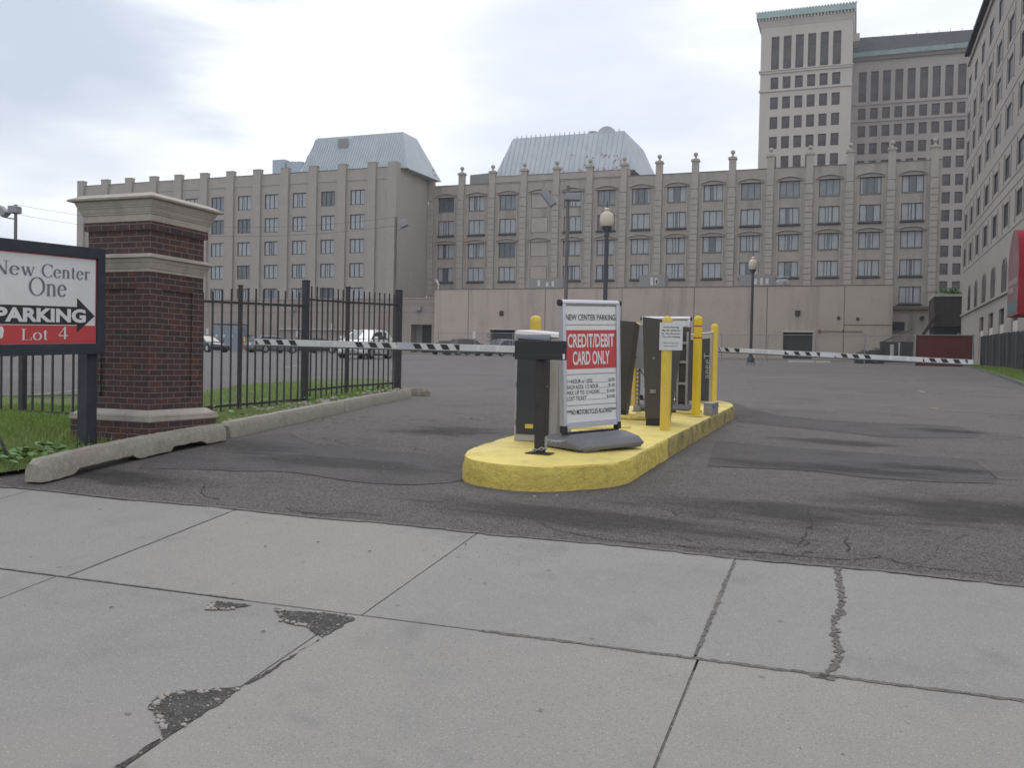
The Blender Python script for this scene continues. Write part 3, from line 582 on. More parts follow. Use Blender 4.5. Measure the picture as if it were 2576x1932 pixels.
def blade(x, y, h, w, mb=gb):
    a = random.uniform(0, 6.28); z = lawnz(x, y)-.01; le = random.uniform(0, .6)*h; b = random.uniform(0, 6.28)
    dx, dy = math.cos(a)*w, math.sin(a)*w; tx, ty = math.cos(b)*le, math.sin(b)*le
    mb.v += [(x-dx, y-dy, z), (x+dx, y+dy, z), (x+tx, y+ty, z+h)]; k = len(mb.v); mb.f.append((k-3, k-2, k-1)); mb.m.append(0)
def bare(x, y): return 6.9 < y < 14 and (x > -6.9+.18*(8-y)*.3-.0 and math.sin(x*7+y*5)+math.sin(y*3.1) > -.1)
N = 0
while N < 52000:
    if random.random() < .6: x = random.uniform(-9.5, -5.4); y = random.uniform(4.2, 8.6)
    else: x = random.uniform(-11, -5.4); y = random.uniform(6, 16)
    if not inpoly(x, y, lawn_poly): continue
    if bare(x, y) and random.random() < .75: continue
    near = y < 6.6
    blade(x, y, random.uniform(.03, .075) if near else random.uniform(.03, .06), random.uniform(.002, .005) if near else .006); N += 1
for k in range(70):      # taller tufts at the lawn rim
    x0 = random.uniform(-7.2, -5.5); y0 = random.uniform(4.6, 13.5)
    if not inpoly(x0, y0, lawn_poly): continue
    for q in range(30): blade(x0+random.gauss(0, .05), y0+random.gauss(0, .05), random.uniform(.06, .14), .004)
tag(gb.build('grass', m_blade, fixn=False), 'short green grass behind the concrete kerb stones and around the brick pillar', 'grass', kind='stuff')
wd = MB()
for k in range(330):
    if k < 220: x = random.gauss(-5.80, .16); y = random.gauss(4.9, .38)
    else: x = random.uniform(-7.4, -5.9); y = random.uniform(8, 13)
    if not inpoly(x, y, lawn_poly) or (x > -5.4): continue
    z = lawnz(x, y)+random.uniform(.02, .09); r = random.uniform(.012, .032)
    a = random.uniform(0, 6.28); tl = Vector((random.uniform(-.5, .5), random.uniform(-.5, .5), 1)).normalized(); u = tl.orthogonal().normalized(); u.rotate(Matrix.Rotation(a, 3, tl)); v = tl.cross(u)
    c = Vector((x, y, z)); n = 7
    wd.add([c+u*r*math.cos(6.283*i/n)*1.2+v*r*math.sin(6.283*i/n) for i in range(n)], [tuple(range(n))])
tag(wd.build('broad_leaf_weeds', m_weed, fixn=False), 'pale green broad-leaved weeds spilling towards the nearest kerb stone', 'weeds', kind='stuff')
pb = MB()
def pebble(mb, x, y, z, r):
    bmv = []; n = 5; ph = random.uniform(0, 6)
    for k, (rr, hz) in enumerate([(1, 0), (.9, .5), (.4, .85)]):
        for i in range(n): a = ph+6.283*i/n; bmv.append((x+r*rr*math.cos(a)*random.uniform(.8, 1.2), y+r*rr*math.sin(a)*random.uniform(.7, 1.1), z+r*hz*.7))
    F = [(k*n+i, k*n+(i+1) % n, (k+1)*n+(i+1) % n, (k+1)*n+i) for k in range(2) for i in range(n)]+[tuple(range(2*n, 3*n))]
    mb.add(bmv, F)
for k in range(150):
    y = random.uniform(7, 13.8); x = -5.75-(y-7)*.19+random.uniform(-.35, .05); pebble(pb, x, y, lawnz(x, y), random.uniform(.008, .04))
for k in range(90):
    x = random.uniform(-7.0, -6.5); y = random.uniform(9.6, 11.6); pebble(pb, x, y, lawnz(x, y), random.uniform(.01, .05))
for h, nn in ((holes_px[0], 60), (holes_px[1], 110), (holes_px[2], 50)):
    P = gp(Zw, h)
    for k in range(nn):
        i = random.randrange(len(P)); a = np.array(P[i]); b = np.array(P[(i+1) % len(P)]); q = a+(b-a)*random.random(); q = q+(np.mean(P, axis=0)-q)*random.uniform(-.03, .25)
        if q[0] > np.mean(P, axis=0)[0]+.05 and random.random() < .7: continue
        pebble(pb, q[0], q[1], pave(q[0], q[1])+.003, random.choice((.003, .004, .006, .009, .012)))
for k in range(60):
    x = random.uniform(-4.5, 1.5); y = random.uniform(2.8, 4.4); pebble(pb, x, y, pave(x, y), random.uniform(.0015, .004))
for k in range(240):
    x = random.uniform(-4.5, 3.0); y = random.uniform(4.9, 8.5)
    if -2.8 < x < -1.5 and y > 5.8: continue
    pebble(pb, x, y, g(x, y)+.003, random.uniform(.002, .006))
for q in [(322, 1797), (1400, 1247), (1345, 1250), (895, 1022+30)]:
    w = onG(*q); pebble(pb, w[0], w[1], w[2], .012)
tag(pb.build('loose_stones', m_stonew), 'loose pale stones and concrete crumbs scattered on the pavement and dirt', 'stones', kind='stuff')
lf = MB()
for q in [(800, 1367), (668, 1377), (1220, 1470), (930, 1390), (662, 1593), (1172, 1372), (280, 1532), (1360, 1790)]:
    w = onG(*q); a = random.uniform(0, 3); u = Vector((math.cos(a), math.sin(a), 0))*.013; v = Vector((-u.y, u.x, 0))*.4
    c = Vector(w)+Vector((0, 0, .006)); lf.add([c-u, c+v+Vector((0, 0, .003)), c+u, c-v], [(0, 1, 2, 3)])
for k in range(90):
    x = random.gauss(-1.75, .3); y = random.uniform(4.2, 4.62); c = Vector((x, y, pave(x, y)+.004)); r = random.uniform(.002, .005); lf.add([c+Vector((r, 0, 0)), c+Vector((0, r, 0)), c-Vector((r, 0, 0)), c-Vector((0, r, 0))], [(0, 1, 2, 3)])
tag(lf.build('dry_leaf_litter', m_leafb, fixn=False), 'small dark dry leaves and grit on the grey pavement slabs', 'leaves', kind='stuff')

# far-lot kerb strip on the right with grass
q = [(float(a), float(b)) for a, b, _ in (onG(*p) for p in [(2576, 972), (2517, 950), (2476, 936), (2423, 923)])]
strip = [(5.0, 22.0)]+q+[(7.35, 66.0), (7.35, 22.0)]
bmx = MB(); add_patch(bmx, strip, .05, G); struct(bmx.build('grass_verge', m_lawn))
gv = MB()
for k in range(9000):
    x = random.uniform(4.6, 7.3); y = random.uniform(22, 64)
    if inpoly(x, y, strip):
        z = g(x, y)+.045; a = random.uniform(0, 6.28); w = .02; h = random.uniform(.05, .13)
        gv.v += [(x-math.cos(a)*w, y-math.sin(a)*w, z), (x+math.cos(a)*w, y+math.sin(a)*w, z), (x, y, z+h)]; kk = len(gv.v); gv.f.append((kk-3, kk-2, kk-1)); gv.m.append(0)
tag(gv.build('grass', m_blade, fixn=False), 'strip of bright grass along the foot of the black board fence', 'grass', kind='stuff')
kb = MB()
E2 = [(5.0, 22.0)]+q
for a, b in zip(E2[:-1], E2[1:]):
    A = Vector((a[0], a[1], g(*a)+.03)); B = Vector((b[0], b[1], g(*b)+.03)); d = (B-A); n = Vector((0, 0, 1)).cross(d).normalized()
    kb.obox((A+B)/2-n*.06, d.normalized(), n, (0, 0, 1), d.length/2, .07, .06)
struct(kb.build('verge_kerb', mat('dark_verge_kerb', (.13, .14, .145), .9)))

# ================================================================== ISLAND
def smooth_loop(pts, step=.07):
    P = [np.array(p, float) for p in pts]; n = len(P); out = []
    for i in range(n):
        p0, p1, p2, p3 = P[i-1], P[i], P[(i+1) % n], P[(i+2) % n]; m = max(2, int(np.linalg.norm(p2-p1)/step))
        p3 = p2+(p2-p1) if np.linalg.norm(p3-p2) > 1.2 else p3; p0 = p1-(p2-p1) if np.linalg.norm(p1-p0) > 1.2 else p0
        for j in range(m):
            t = j/m
            if np.linalg.norm(p2-p1) > 1.2: out.append(p1+(p2-p1)*t)
            else:
                t2, t3 = t*t, t**3
                out.append(.5*((2*p1)+(-p0+p2)*t+(2*p0-5*p1+4*p2-p3)*t2+(-p0+3*p1-3*p2+p3)*t3))
    return out
isl = [(-2.70, 6.28), (-2.60, 6.02), (-2.44, 5.88), (-2.22, 5.82), (-1.96, 5.86), (-1.74, 6.06), (-1.57, 6.28), (-1.51, 6.55), (-1.51, 6.95), (-1.53, 12.7), (-1.58, 13.2), (-1.74, 13.7), (-2.0, 14.05), (-2.3, 14.1), (-2.58, 13.9), (-2.74, 13.4), (-2.78, 12.8), (-2.78, 7.1), (-2.76, 6.6)]
loop = smooth_loop(isl); n = len(loop)
cen = lambda p: np.array([-2.13, min(max(p[1], 6.7), 13.2)])
mb = MB(); rings = [(-.006, -.06), (-.004, .02), (.0, .10), (.003, .158), (.014, .170), (.04, .172)]
nzv = rng.uniform(-1, 1, (len(rings), n)); vs = []
for k, (ins, z) in enumerate(rings):
    for i, p in enumerate(loop):
        d = cen(p)-p; d = d/np.linalg.norm(d); am = .006 if 0 < k < 5 else 0
        chip = .018*max(0, math.sin(i*.9)*math.sin(i*.37)-.2) if k in (3, 4) else 0
        if k in (2, 3, 4) and -1.66 < p[0] and 6.22 < p[1] < 6.36: chip = .03*(k-1)/3*random.uniform(.5, 1)
        q_ = p+d*(ins+am*nzv[k, i]+chip); vs.append((q_[0], q_[1], g(*p)+z-(chip*.5 if k > 2 else 0)))
fs = []; ms = []
for k in range(len(rings)-1):
    for i in range(n):
        fs.append((k*n+i, k*n+(i+1) % n, (k+1)*n+(i+1) % n, (k+1)*n+i)); p = loop[i]
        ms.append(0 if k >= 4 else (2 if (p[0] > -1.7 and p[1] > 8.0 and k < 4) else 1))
mb.add(vs, fs, 0); mb.m = ms
top = [(len(rings)-1)*n+i for i in range(n)]; mb.f.append(tuple(top)); mb.m.append(0)
io = mb.build('traffic_island', [m_yellow, m_yside, m_ydirty])
bm = bmesh.new(); bm.from_mesh(io.data); bmesh.ops.triangulate(bm, faces=[f for f in bm.faces if len(f.verts) > 4]); bm.to_mesh(io.data); bm.free(); io.data.shade_smooth(); io.data.set_sharp_from_angle(angle=R_(35))
io['kind'] = 'structure'
def it(x, y): return g(x, y)+.172
def Zat(px, py, x, y): d = ray(px, py); return float(d[2]*math.hypot(x, y)/math.hypot(d[0], d[1]))

# bollards
def bollard_parts(root, h, r, sleeve, bands=False, plate=False):
    m1 = MB(); m1.lathe((0, 0, 0), [(r*1.0, 0), (r, h-.045)], 24); m1.build('sleeve', sleeve, root, smooth=True)
    m2 = MB(); m2.lathe((0, 0, h-.045), [(r*1.0, 0), (r*.97, .018), (r*.8, .035), (r*.45, .045), (.001, .048)], 24); m2.build('domed_cap', sleeve, root, smooth=True)
    if bands:
        for z in (h-.125, h-.26): MB().lathe((0, 0, z), [(r*1.01, 0), (r*1.02, .002), (r*1.02, .014), (r*1.01, .016)], 24).build('reflective_band', m_redband, root, smooth=True)
    if plate: MB().box(-.09, .09, -.09, .09, .001, .012).build('base_plate', m_yellow, root)
GB = 'yellow bollards on the island'
specs = [(-2.66, 7.70, 1.05, .050, m_ybol, 0, 0, 'yellow bollard with only its domed top showing behind the beige cabinet'),
         (-1.69, 8.76, 1.095, .050, m_ybol, 0, 0, 'nearest full-height yellow bollard, with the paper notice fixed to its front'),
         (-1.70, 10.66, 1.16, .050, m_ybol2, 1, 1, 'bright yellow bollard with two thin red bands and a base plate'),
         (-1.87, 13.20, 1.13, .052, m_ybol, 0, 0, 'plain yellow bollard at the far right end of the island'),
         (-2.70, 11.92, 1.10, .052, m_ybol, 0, 0, 'yellow bollard mostly hidden behind the left dark gate housing')]
for x, y, h, r, mt, bd, pl, lab in specs:
    b = thing('bollard', lab, 'bollard', (x, y, it(x, y)), GB); bollard_parts(b, h, r, mt, bd, pl)
# notice on bollard 2
bx_, by_ = -1.69, 8.76; ny = by_-.056
zt, zb = Zat(1688, 811, bx_, ny), Zat(1688, 881, bx_, ny); xl, xr = atY(1659, 850, ny)[0], atY(1717, 850, ny)[0]
nt_ = thing('paper_notice', 'white paper notice about validated parking taped to a yellow bollard', 'notice', (xl, ny, zb))
w_, h_ = xr-xl, zt-zb
pm_ = MB(); pm_.box(0, w_, 0, .003, 0, h_); pm_.build('sheet', m_paper, nt_)
tl = []
for i, (s_, bw, wd_, by2) in enumerate([('Some Parking', .008, .68, .80), ('May Be Validated', .008, .82, .685), ('By The Business', .008, .80, .57), ('You Are Visiting', .008, .78, .455), ('Please bring your', 0, .70, .24), ('ticket with you', 0, .60, .13)]):
    tl.append(text(s_, m_ink if i < 4 else m_ink2, (w_*.5, 0, h_*by2), (1, 0, 0), (0, 0, 1), w_*wd_, h_*.062, bw, nt_, align='CENTER', shear=.25 if i in (1, 4, 5) else 0))

# swinging pavement sign (built once, copied once)
def price_sign(label, loc, rz, group):
    t = thing('pavement_sign', label, 'sign', loc, group, rz)
    hw, zb, zt = .295, .165, 1.165
    f = MB(); f.cyl((-hw-.006, 0, zt-.022), (hw+.006, 0, zt-.022), .024, n=18)
    for s in (-1, 1): f.box(min(s*hw, s*(hw-.030)), max(s*hw, s*(hw-.030)), -.022, .022, zb+.02, zt-.03); f.box(s*hw-.004, s*hw+.004, -.026, .026, zb+.02, zt-.03)
    f.box(-hw+.03, hw-.03, -.022, .022, zb, zb+.045); f.build('frame', m_alu, t, smooth=True)
    for s in (-1, 1):
        MB().cyl((s*(hw+.003), 0, zt-.022), (s*(hw+.022), 0, zt-.022), .026, n=16).build('corner_cap', m_blkpl, t)
        MB().box(min(s*(hw-.03), s*(hw+.006)), max(s*(hw-.03), s*(hw+.006)), -.026, .026, zb-.035, zb+.022).build('corner_cap', m_blkpl, t)
    b = MB(); b.box(-hw, hw, -.008, .008, zb-.048, zb-.032)
    for s in (-1, 1):
        b.cyl((s*(hw-.012), 0, zb-.04), (s*(hw-.012), 0, zb+.01), .009, n=8); b.cyl((s*.11, -.012, zb-.04), (s*.11, .012, zb-.04), .012, n=8)
    b.build('spring_bracket', m_blkpl, t)
    pw, p0, p1 = hw-.030, zb+.045, zt-.048; ph = p1-p0
    p = MB(); p.box(-pw, pw, -.010, .010, p0, p1); pn = p.build('panel', m_white, t)
    V = lambda fr: p1-ph*fr
    rr = MB(); rr.box(-pw, pw, -.0120, -.0104, V(.541), V(.206)); rr.build('red_band', m_red, pn)
    ls = MB()
    for a in (.160, .587, .856): ls.box(-pw, pw, -.0122, -.0104, V(a)-.0016, V(a)+.0016)
    ls.build('rule_line', m_ink, pn)
    T = []; U = (1, 0, 0); Vv = (0, 0, 1); y0 = -.0125
    def tx(s, mt, xl, fr0, fr1, wd, bold=0, al='LEFT', y=y0): T.append(text(s, mt, (xl, y, V(fr1)), U, Vv, wd, (fr1-fr0)*ph, bold, pn, align=al, proud=.0006))
    tx('NEW CENTER PARKING', m_ink, 0, .070, .120, pw*1.96, .004, 'CENTER')
    tx('CREDIT/DEBIT', m_white, 0, .240, .352, pw*1.84, .024, 'CENTER'); tx('CARD ONLY', m_white, 0, .390, .502, pw*1.46, .024, 'CENTER')
    for i, (s, pr, dots) in enumerate([('1   HOUR or LESS', '$5.00', 0), ('EACH ADDL 1/2 HOUR', '$1.00', 0), ('MAX. UP TO 12 HOURS', '$14.00', 0), ('LOST TICKET', '$14.00', 0)]):
        f0 = .632+i*.0492; w1 = [.98, 1.22, 1.27, .76][i]*pw
        tx(s, m_ink, -pw*.96, f0-.003, f0+.032, w1, .0); tx(pr, m_ink, pw*.93, f0-.002, f0+.027, pw*(.25 if i < 2 else .31), .0, 'RIGHT')
        if i == 0: tx('st', m_ink, -pw*.90, f0, f0+.020, pw*.07, .004)
        q_ = MB(); q_.box(-pw*.96+w1+.004, pw*(.66 if i < 2 else .60), -.0122, -.0104, V(f0+.031), V(f0+.031)+.0018); q_.build('rule_line', m_ink, pn)
    tx('***NO MOTORCYCLES ALLOWED***', m_ink, 0, .893, .934, pw*1.94, .008, 'CENTER')
    for s in (-1, 1):
        ft = MB(); ft.box(s*.16-.028, s*.16+.028, -.012, .012, .075, zb-.036); ft.build('foot', m_blkpl, t)
    base = MB(); bw_, bd_ = .32, .28
    # loaf-shaped water-filled base with recessed ends
    prof = [(-bd_, .014), (-bd_-.012, .045), (-bd_+.035, .092), (-.09, .128), (-.04, .112), (.04, .112), (.09, .128), (bd_-.035, .092), (bd_+.012, .045), (bd_, .014)]
    xs = [-bw_-.02, -bw_+.02, -bw_+.06, -.12, .12, bw_-.06, bw_-.02, bw_+.02]; sc_ = [.86, .95, 1, 1, 1, 1, .95, .86]; vs = []
    for x, s_ in zip(xs, sc_): vs += [(x, a*s_, .03+(z-.03)*(.45 if s_ < .9 else (.9 if s_ < 1 else 1))) for a, z in prof]
    k_ = len(prof); F = [(i*k_+j, i*k_+(j+1) % k_, (i+1)*k_+(j+1) % k_, (i+1)*k_+j) for i in range(len(xs)-1) for j in range(k_)]
    F += [tuple(range(k_-1, -1, -1)), tuple(range((len(xs)-1)*k_, len(xs)*k_))]; base.add(vs, F)
    for sx in (-1, 1):
        for sy in (-1, 1): base.box(sx*.22-.08, sx*.22+.08, sy*.19-.07, sy*.19+.07, .001, .034)
    base.build('base', m_gplast, t, smooth=True, bevel=.006)
    return t
AZ = 33.0; sx_, sy_ = -1.942, 7.035
s1 = price_sign('near swinging price sign reading CREDIT/DEBIT CARD ONLY on a grey plastic base', (sx_, sy_, it(sx_, sy_)), R_(90-AZ), 'swinging pavement price signs')
s1.rotation_euler = (0, -R_(2.4), R_(90-AZ))
s2 = dup(s1, (-2.20, 11.32, it(-2.2, 11.3)), 'far pavement sign mostly hidden behind the dark gate housing, only PARKING showing'); s2.rotation_euler = (0, 0, R_(2))

# brown post with blank black plate, chain
px_, py_ = -2.172, 6.44; zi = it(px_, py_)
t = thing('post_sign', 'blank black rectangular sign on a brown steel post at the front of the island', 'sign', (px_, py_, zi))
ztp = Zat(1360, 857, px_, py_-.05)-zi; zbt = Zat(1360, 905, px_, py_-.05)-zi
MB().box(-.036, .036, -.028, .028, .002, ztp-.02).build('post', m_brown, t, bevel=.003)
MB().box(-.095, .095, -.06, .06, .001, .008).build('base_plate', m_brown, t)
xa, xb = atY(1296, 880, py_-.05)[0]-px_, atY(1424, 880, py_-.05)[0]-px_
pl = MB().box(xa, xb, -.062, -.030, zbt, ztp).build('plate', m_blkpl, t, bevel=.003)
MB().box(xb-.020, xb-.003, -.0640, -.0625, zbt+.008, zbt+.045).build('sticker', m_white, pl)
MB().box(xa+.01, xb-.01, -.0635, -.0622, zbt+.035, zbt+.038).build('slat_line', m_op, pl)
def link(mb, c, d, up, L_=.017, r=.0028):
    d = Vector(d).normalized(); s_ = d.cross(Vector(up)).normalized(); P = []; n = 10
    pts = [Vector(c)+d*math.cos(6.283*i/n)*L_+s_*math.sin(6.283*i/n)*L_*.55 for i in range(n+1)]; mb.tube(pts, r, 5)
ch = MB(); A = Vector((px_+.04, py_+.01, zi+.11)); B = Vector((sx_-.16*math.sin(R_(AZ))+.01, sy_-.16*math.cos(R_(AZ))-.03, it(sx_, sy_)+.10))
nl = 15; pp = [A.lerp(B, i/nl)+Vector((0, 0, -.03*4*(i/nl)*(1-i/nl)+.0)) for i in range(nl+1)]
for i in range(nl): link(ch, (pp[i]+pp[i+1])/2, pp[i+1]-pp[i], (0, 0, 1) if i % 2 else (.6, -.6, .5))
for i in range(12):
    a = 6.283*i/12; link(ch, (px_+.052*math.cos(a), py_+.045*math.sin(a), zi+.035+.012*math.cos(a)), (-math.sin(a), math.cos(a), .1), (0, 0, 1) if i % 2 else (math.cos(a), math.sin(a), 0))
for i in range(5): link(ch, (px_+.045, py_-.005, zi+.045+.016*i), (0, 0, 1), (1, 0, 0) if i % 2 else (0, 1, 0))
tag(ch.build('chain', m_chain, org=(px_, py_, zi)), 'steel chain tying the swinging sign base to the brown post', 'chain')

# beige cabinet
cx0, cy0 = -2.62, 7.09; zi = it(cx0, cy0)
t = thing('ticket_cabinet', 'beige steel cabinet with a charcoal door behind the black plate sign', 'cabinet', (cx0, cy0, zi))
wd_, dp_, hl, hr = .375, .40, .915, .885
c = MB(); c.hexa([(0, 0, .001), (wd_, 0, .001), (wd_, dp_, .001), (0, dp_, .001)], [(0, 0, hl-.035), (wd_, 0, hr-.035), (wd_, dp_, hr-.035), (0, dp_, hl-.035)]); c.build('body', m_cab, t, bevel=.006)
c = MB(); c.hexa([(-.006, -.012, hl-.033), (wd_+.006, -.012, hr-.033), (wd_+.006, dp_+.01, hr-.033), (-.006, dp_+.01, hl-.033)], [(.004, .0, hl), (wd_-.004, .0, hr), (wd_-.004, dp_, hr+.02), (.004, dp_, hl+.02)]); c.build('lid', mat('lit_cabinet_lid', (.62, .60, .60), .4), t, bevel=.005)  # lids paler than their bodies: light on the top bevel painted in
dz0 = Zat(1340, 1092, cx0, cy0)-zi; dz1 = Zat(1340, 843, cx0, cy0)-zi
c = MB(); c.box(.020, wd_-.075, -.010, -.001, dz0, dz1-.03); dr = c.build('door', m_cabdoor, t, bevel=.002)
c = MB(); c.hexa([(.016, -.040, dz1-.030), (wd_-.07, -.040, dz1-.045), (wd_-.07, -.0005, dz1-.03), (.016, -.0005, dz1-.02)], [(.016, -.034, dz1-.012), (wd_-.07, -.034, dz1-.027), (wd_-.07, -.0005, dz1+.006), (.016, -.0005, dz1+.010)]); c.build('drip_hood', mat('slate_grey_paint', (.16, .17, .20), .5), t)
c = MB(); c.box(wd_-.125, wd_-.112, -.016, -.0105, dz1-.36, dz1-.11); c.cyl((wd_-.12, -.02, dz1-.10), (wd_-.12, -.010, dz1-.10), .008, n=10); c.build('door_handle', m_galv, dr)
for k in (.12, .5, .88): MB().cyl((.012, -.012, dz0+(dz1-dz0)*k-.02), (.012, -.012, dz0+(dz1-dz0)*k+.02), .006, n=8).build('door_hinge', m_galv, dr)
MB().cyl((wd_-.095, -.018, dz0+.40), (wd_-.095, -.010, dz0+.40), .010, n=10).build('door_lock', m_galv, dr)
MB().box(.10, .17, -.0115, -.0102, dz0+.05, dz0+.085).build('warning_sticker', m_ybol, dr)

# gate housings, arms
def housing(label, bot, topr, h, loc, name='gate_operator'):
    t = thing(name, label, 'gate machine', loc, 'dark barrier gate housings')
    c = MB(); (a0, a1, b0, b1), (e0, e1, f0, f1) = bot, topr
    s_ = .07; mid = lambda k: (a0+(e0-a0)*k, a1+(e1-a1)*k, b0+(f0-b0)*k, b1+(f1-b1)*k)
    q0, q1 = mid(0), mid(1)
    c.hexa([(q0[0], q0[2], .07), (q0[1], q0[2], .07), (q0[1], q0[3], .07), (q0[0], q0[3], .07)], [(q1[0], q1[2], h), (q1[1], q1[2], h-.035), (q1[1], q1[3], h-.06), (q1[0], q1[3], h-.02)])
    c.build('hood', m_op, t, bevel=.008)
    MB().box(a0+.008, a1-.004, b0+.008, b1-.01, .001, .072).build('base', m_blkpl, t)
    xm = (q0[0]+q1[0]*0+a1)/2; MB().cyl((xm, b0-.02, h*.62), (xm, b0-.004, h*.62), .011, n=10).build('lock', m_galv, t)
    MB().box(xm-.028, xm+.028, b0-.026, b0-.018, h*.30, h*.335).build('maker_plate', m_grey, t)
    return t
h1 = housing('left dark flared gate housing beside the near price sign', (-.16, .055, 0, .18), (-.24, .150, -.03, .20), 1.10, (-2.44, 10.05, it(-2.44, 10.05)))
h2 = housing('nearest dark flared gate housing just left of the bollard with the notice', (0, .155, 0, .60), (-.045, .20, -.03, 1.02), 1.10, (-1.965, 9.13, it(-1.965, 9.13)))
h3 = housing('hidden far gate housing behind the second cabinet carrying the right arm', (-.12, .12, 0, .3), (-.13, .13, 0, .32), .95, (-2.12, 13.72, it(-2.12, 13.7)))
def arm(label, p0, p1, hh, marks, labels, org, joints=(), plain=()):
    """p0 pivot end, p1 tip; marks given as fractions along p0-p1: (a,b,kind)"""
    t = thing('barrier_arm', label, 'barrier arm', org, 'striped barrier arms'); O = Vector(org)
    P0, P1 = Vector(p0), Vector(p1); d = (P1-P0); Ln = d.length; u = d.normalized(); side = u.cross(Vector((0, 0, 1))).normalized(); v = side.cross(u)
    if side.y > 0: side = -side
    b = MB(); b.obox((P0+P1)/2-O, u, side, v, Ln/2, .020, hh/2); bm_ = b.build('beam', m_armw, t)
    b = MB(); b.obox((P0+P1)/2-O-v*(hh/2+.008), u, side, v, Ln/2, .016, .0075); b.build('rubber_edge', m_armd, t)
    s = MB(); off = P0+side*.0215-O
    for a, c_, kind in marks:
        x0, x1 = a*Ln, c_*Ln; h2_ = hh*.40; lean = hh*.55
        pt = lambda x, z: off+u*x+v*z
        sg = 1 if (P1-P0).x > 0 else -1
        # lean to the right when seen from the street
        if kind == 'p': q_ = [(x0, h2_), (x1-sg*0, h2_)]
        xl, xr = (min(x0, x1), max(x0, x1))
        L1 = lean if xr-xl > lean*1.2 else (xr-xl)*.9
        if sg > 0: poly = {'p': [(xl, h2_), (xr-L1, h2_), (xr, -h2_), (xl+L1, -h2_)], 'tl': [(xl, h2_), (xr, -h2_), (xl, -h2_)], 'tr': [(xl, h2_), (xr, h2_), (xr, -h2_), (xl+L1, -h2_)]}[kind]
        else: poly = {'p': [(xr, h2_), (xl+L1, h2_), (xl, -h2_), (xr-L1, -h2_)], 'tl': [(xr, h2_), (xl, -h2_), (xr, -h2_)], 'tr': [(xr, h2_), (xl, h2_), (xl, -h2_), (xr-L1, -h2_)]}[kind]
        s.add([pt(*q_) for q_ in poly], [tuple(range(len(poly)))])
    s.build('black_stripe', m_ink, bm_, fixn=False)
    for a in joints:
        j = MB(); j.obox(P0+u*a*Ln-O, u, side, v, .10, .023, hh/2+.003); j.build('joint_sleeve', m_alu, t)
    rt = Vector((1, 0, 0)) if True else u; uu = u if u.x > 0 else -u
    for a in labels:
        c0 = P0+u*a*Ln-O; w_ = .26
        pc = MB(); pc.obox(c0+side*.0225, uu, side, v, w_/2, .0006, hh*.36); pc.build('label_plate', m_white, bm_)
        T = [text('AUTOMOBILE', m_ink2, tuple(c0+v*hh*.06+side*.0234), tuple(uu), tuple(v), w_*.74, hh*.20, .0, bm_, align='CENTER', proud=.0004), text('TRAFFIC ONLY', m_ink2, tuple(c0-v*hh*.26+side*.0234), tuple(uu), tuple(v), w_*.74, hh*.20, .0, bm_, align='CENTER', proud=.0004)]
    return t
YA = 9.35
pa = atY(1556, 885.5, YA); pb_ = atY(642, 859.5, YA)
def fr_px(px, y, p0, p1, Y): return (atY(px, y, Y)[0]-p0[0])/(p1[0]-p0[0])
def fL(px): return fr_px(px, 870, pa, pb_, YA)
Z5 = lambda x: 500+x/5.53; Z4 = lambda x: 820+x/4.424
mk = [(fL(Z5(800)), fL(Z5(852)), 'tl')]+[(fL(Z5(a)), fL(Z5(b)), 'p') for a, b in ((900, 1025), (1080, 1205), (1255, 1385))]+[(fL(Z4(a)), fL(Z4(b)), 'p') for a, b in ((325, 435), (475, 590), (625, 745))]+[(fL(Z4(785)), fL(Z4(855)), 'tr'), (fL(Z4(918)), fL(Z4(945)), 'tl')]+[(fL(Z4(a)), fL(Z4(b)), 'p') for a, b in ((970, 1085), (1120, 1235), (1275, 1390))]+[(fL(Z4(1430)), fL(Z4(1495)), 'tr')]
arm('left white barrier arm with black slanted stripes across the entry lane', pa, pb_, .074, mk, [fL(Z5(1795)), fL(Z4(1810))], tuple(pa), joints=[fL(Z4(888))])
YB = 14.0
pa2 = atY(1783, 877.5, YB); pb2 = atY(2448, 911, YB)
def fR(px): return fr_px(px, 890, pa2, pb2, YB)
Z20 = lambda x: 2000+x/5.53; Z18 = lambda x: 1800+x/2.8505
mk2 = [(fR(Z18(18)), fR(Z18(42)), 'p'), (fR(Z18(60)), fR(Z18(105)), 'p'), (fR(Z18(130)), fR(Z18(172)), 'tr'), (fR(Z18(495)), fR(Z18(530)), 'tl')]+[(fR(Z18(a)), fR(Z18(b)), 'p') for a, b in ((558, 612), (638, 690))]+[(fR(Z18(720)), fR(Z18(772)), 'tr'), (fR(Z20(510)), fR(Z20(585)), 'tl')]+[(fR(Z20(a)), fR(Z20(b)), 'p') for a, b in ((630, 745), (790, 905), (950, 1065), (1855, 1975), (2020, 2145))]+[(fR(Z20(1780)), fR(Z20(1810)), 'tl'), (fR(2376+130/6.38), fR(2376+275/6.38), 'p'), (fR(2376+320/6.38), fR(2376+375/6.38), 'tr')]
arm('right white barrier arm with black slanted stripes across the exit lane', pa2, pb2, .066, mk2, [fR(Z18(330)), fR(Z20(1450))], tuple(pa2), joints=[fR(Z20(450))])

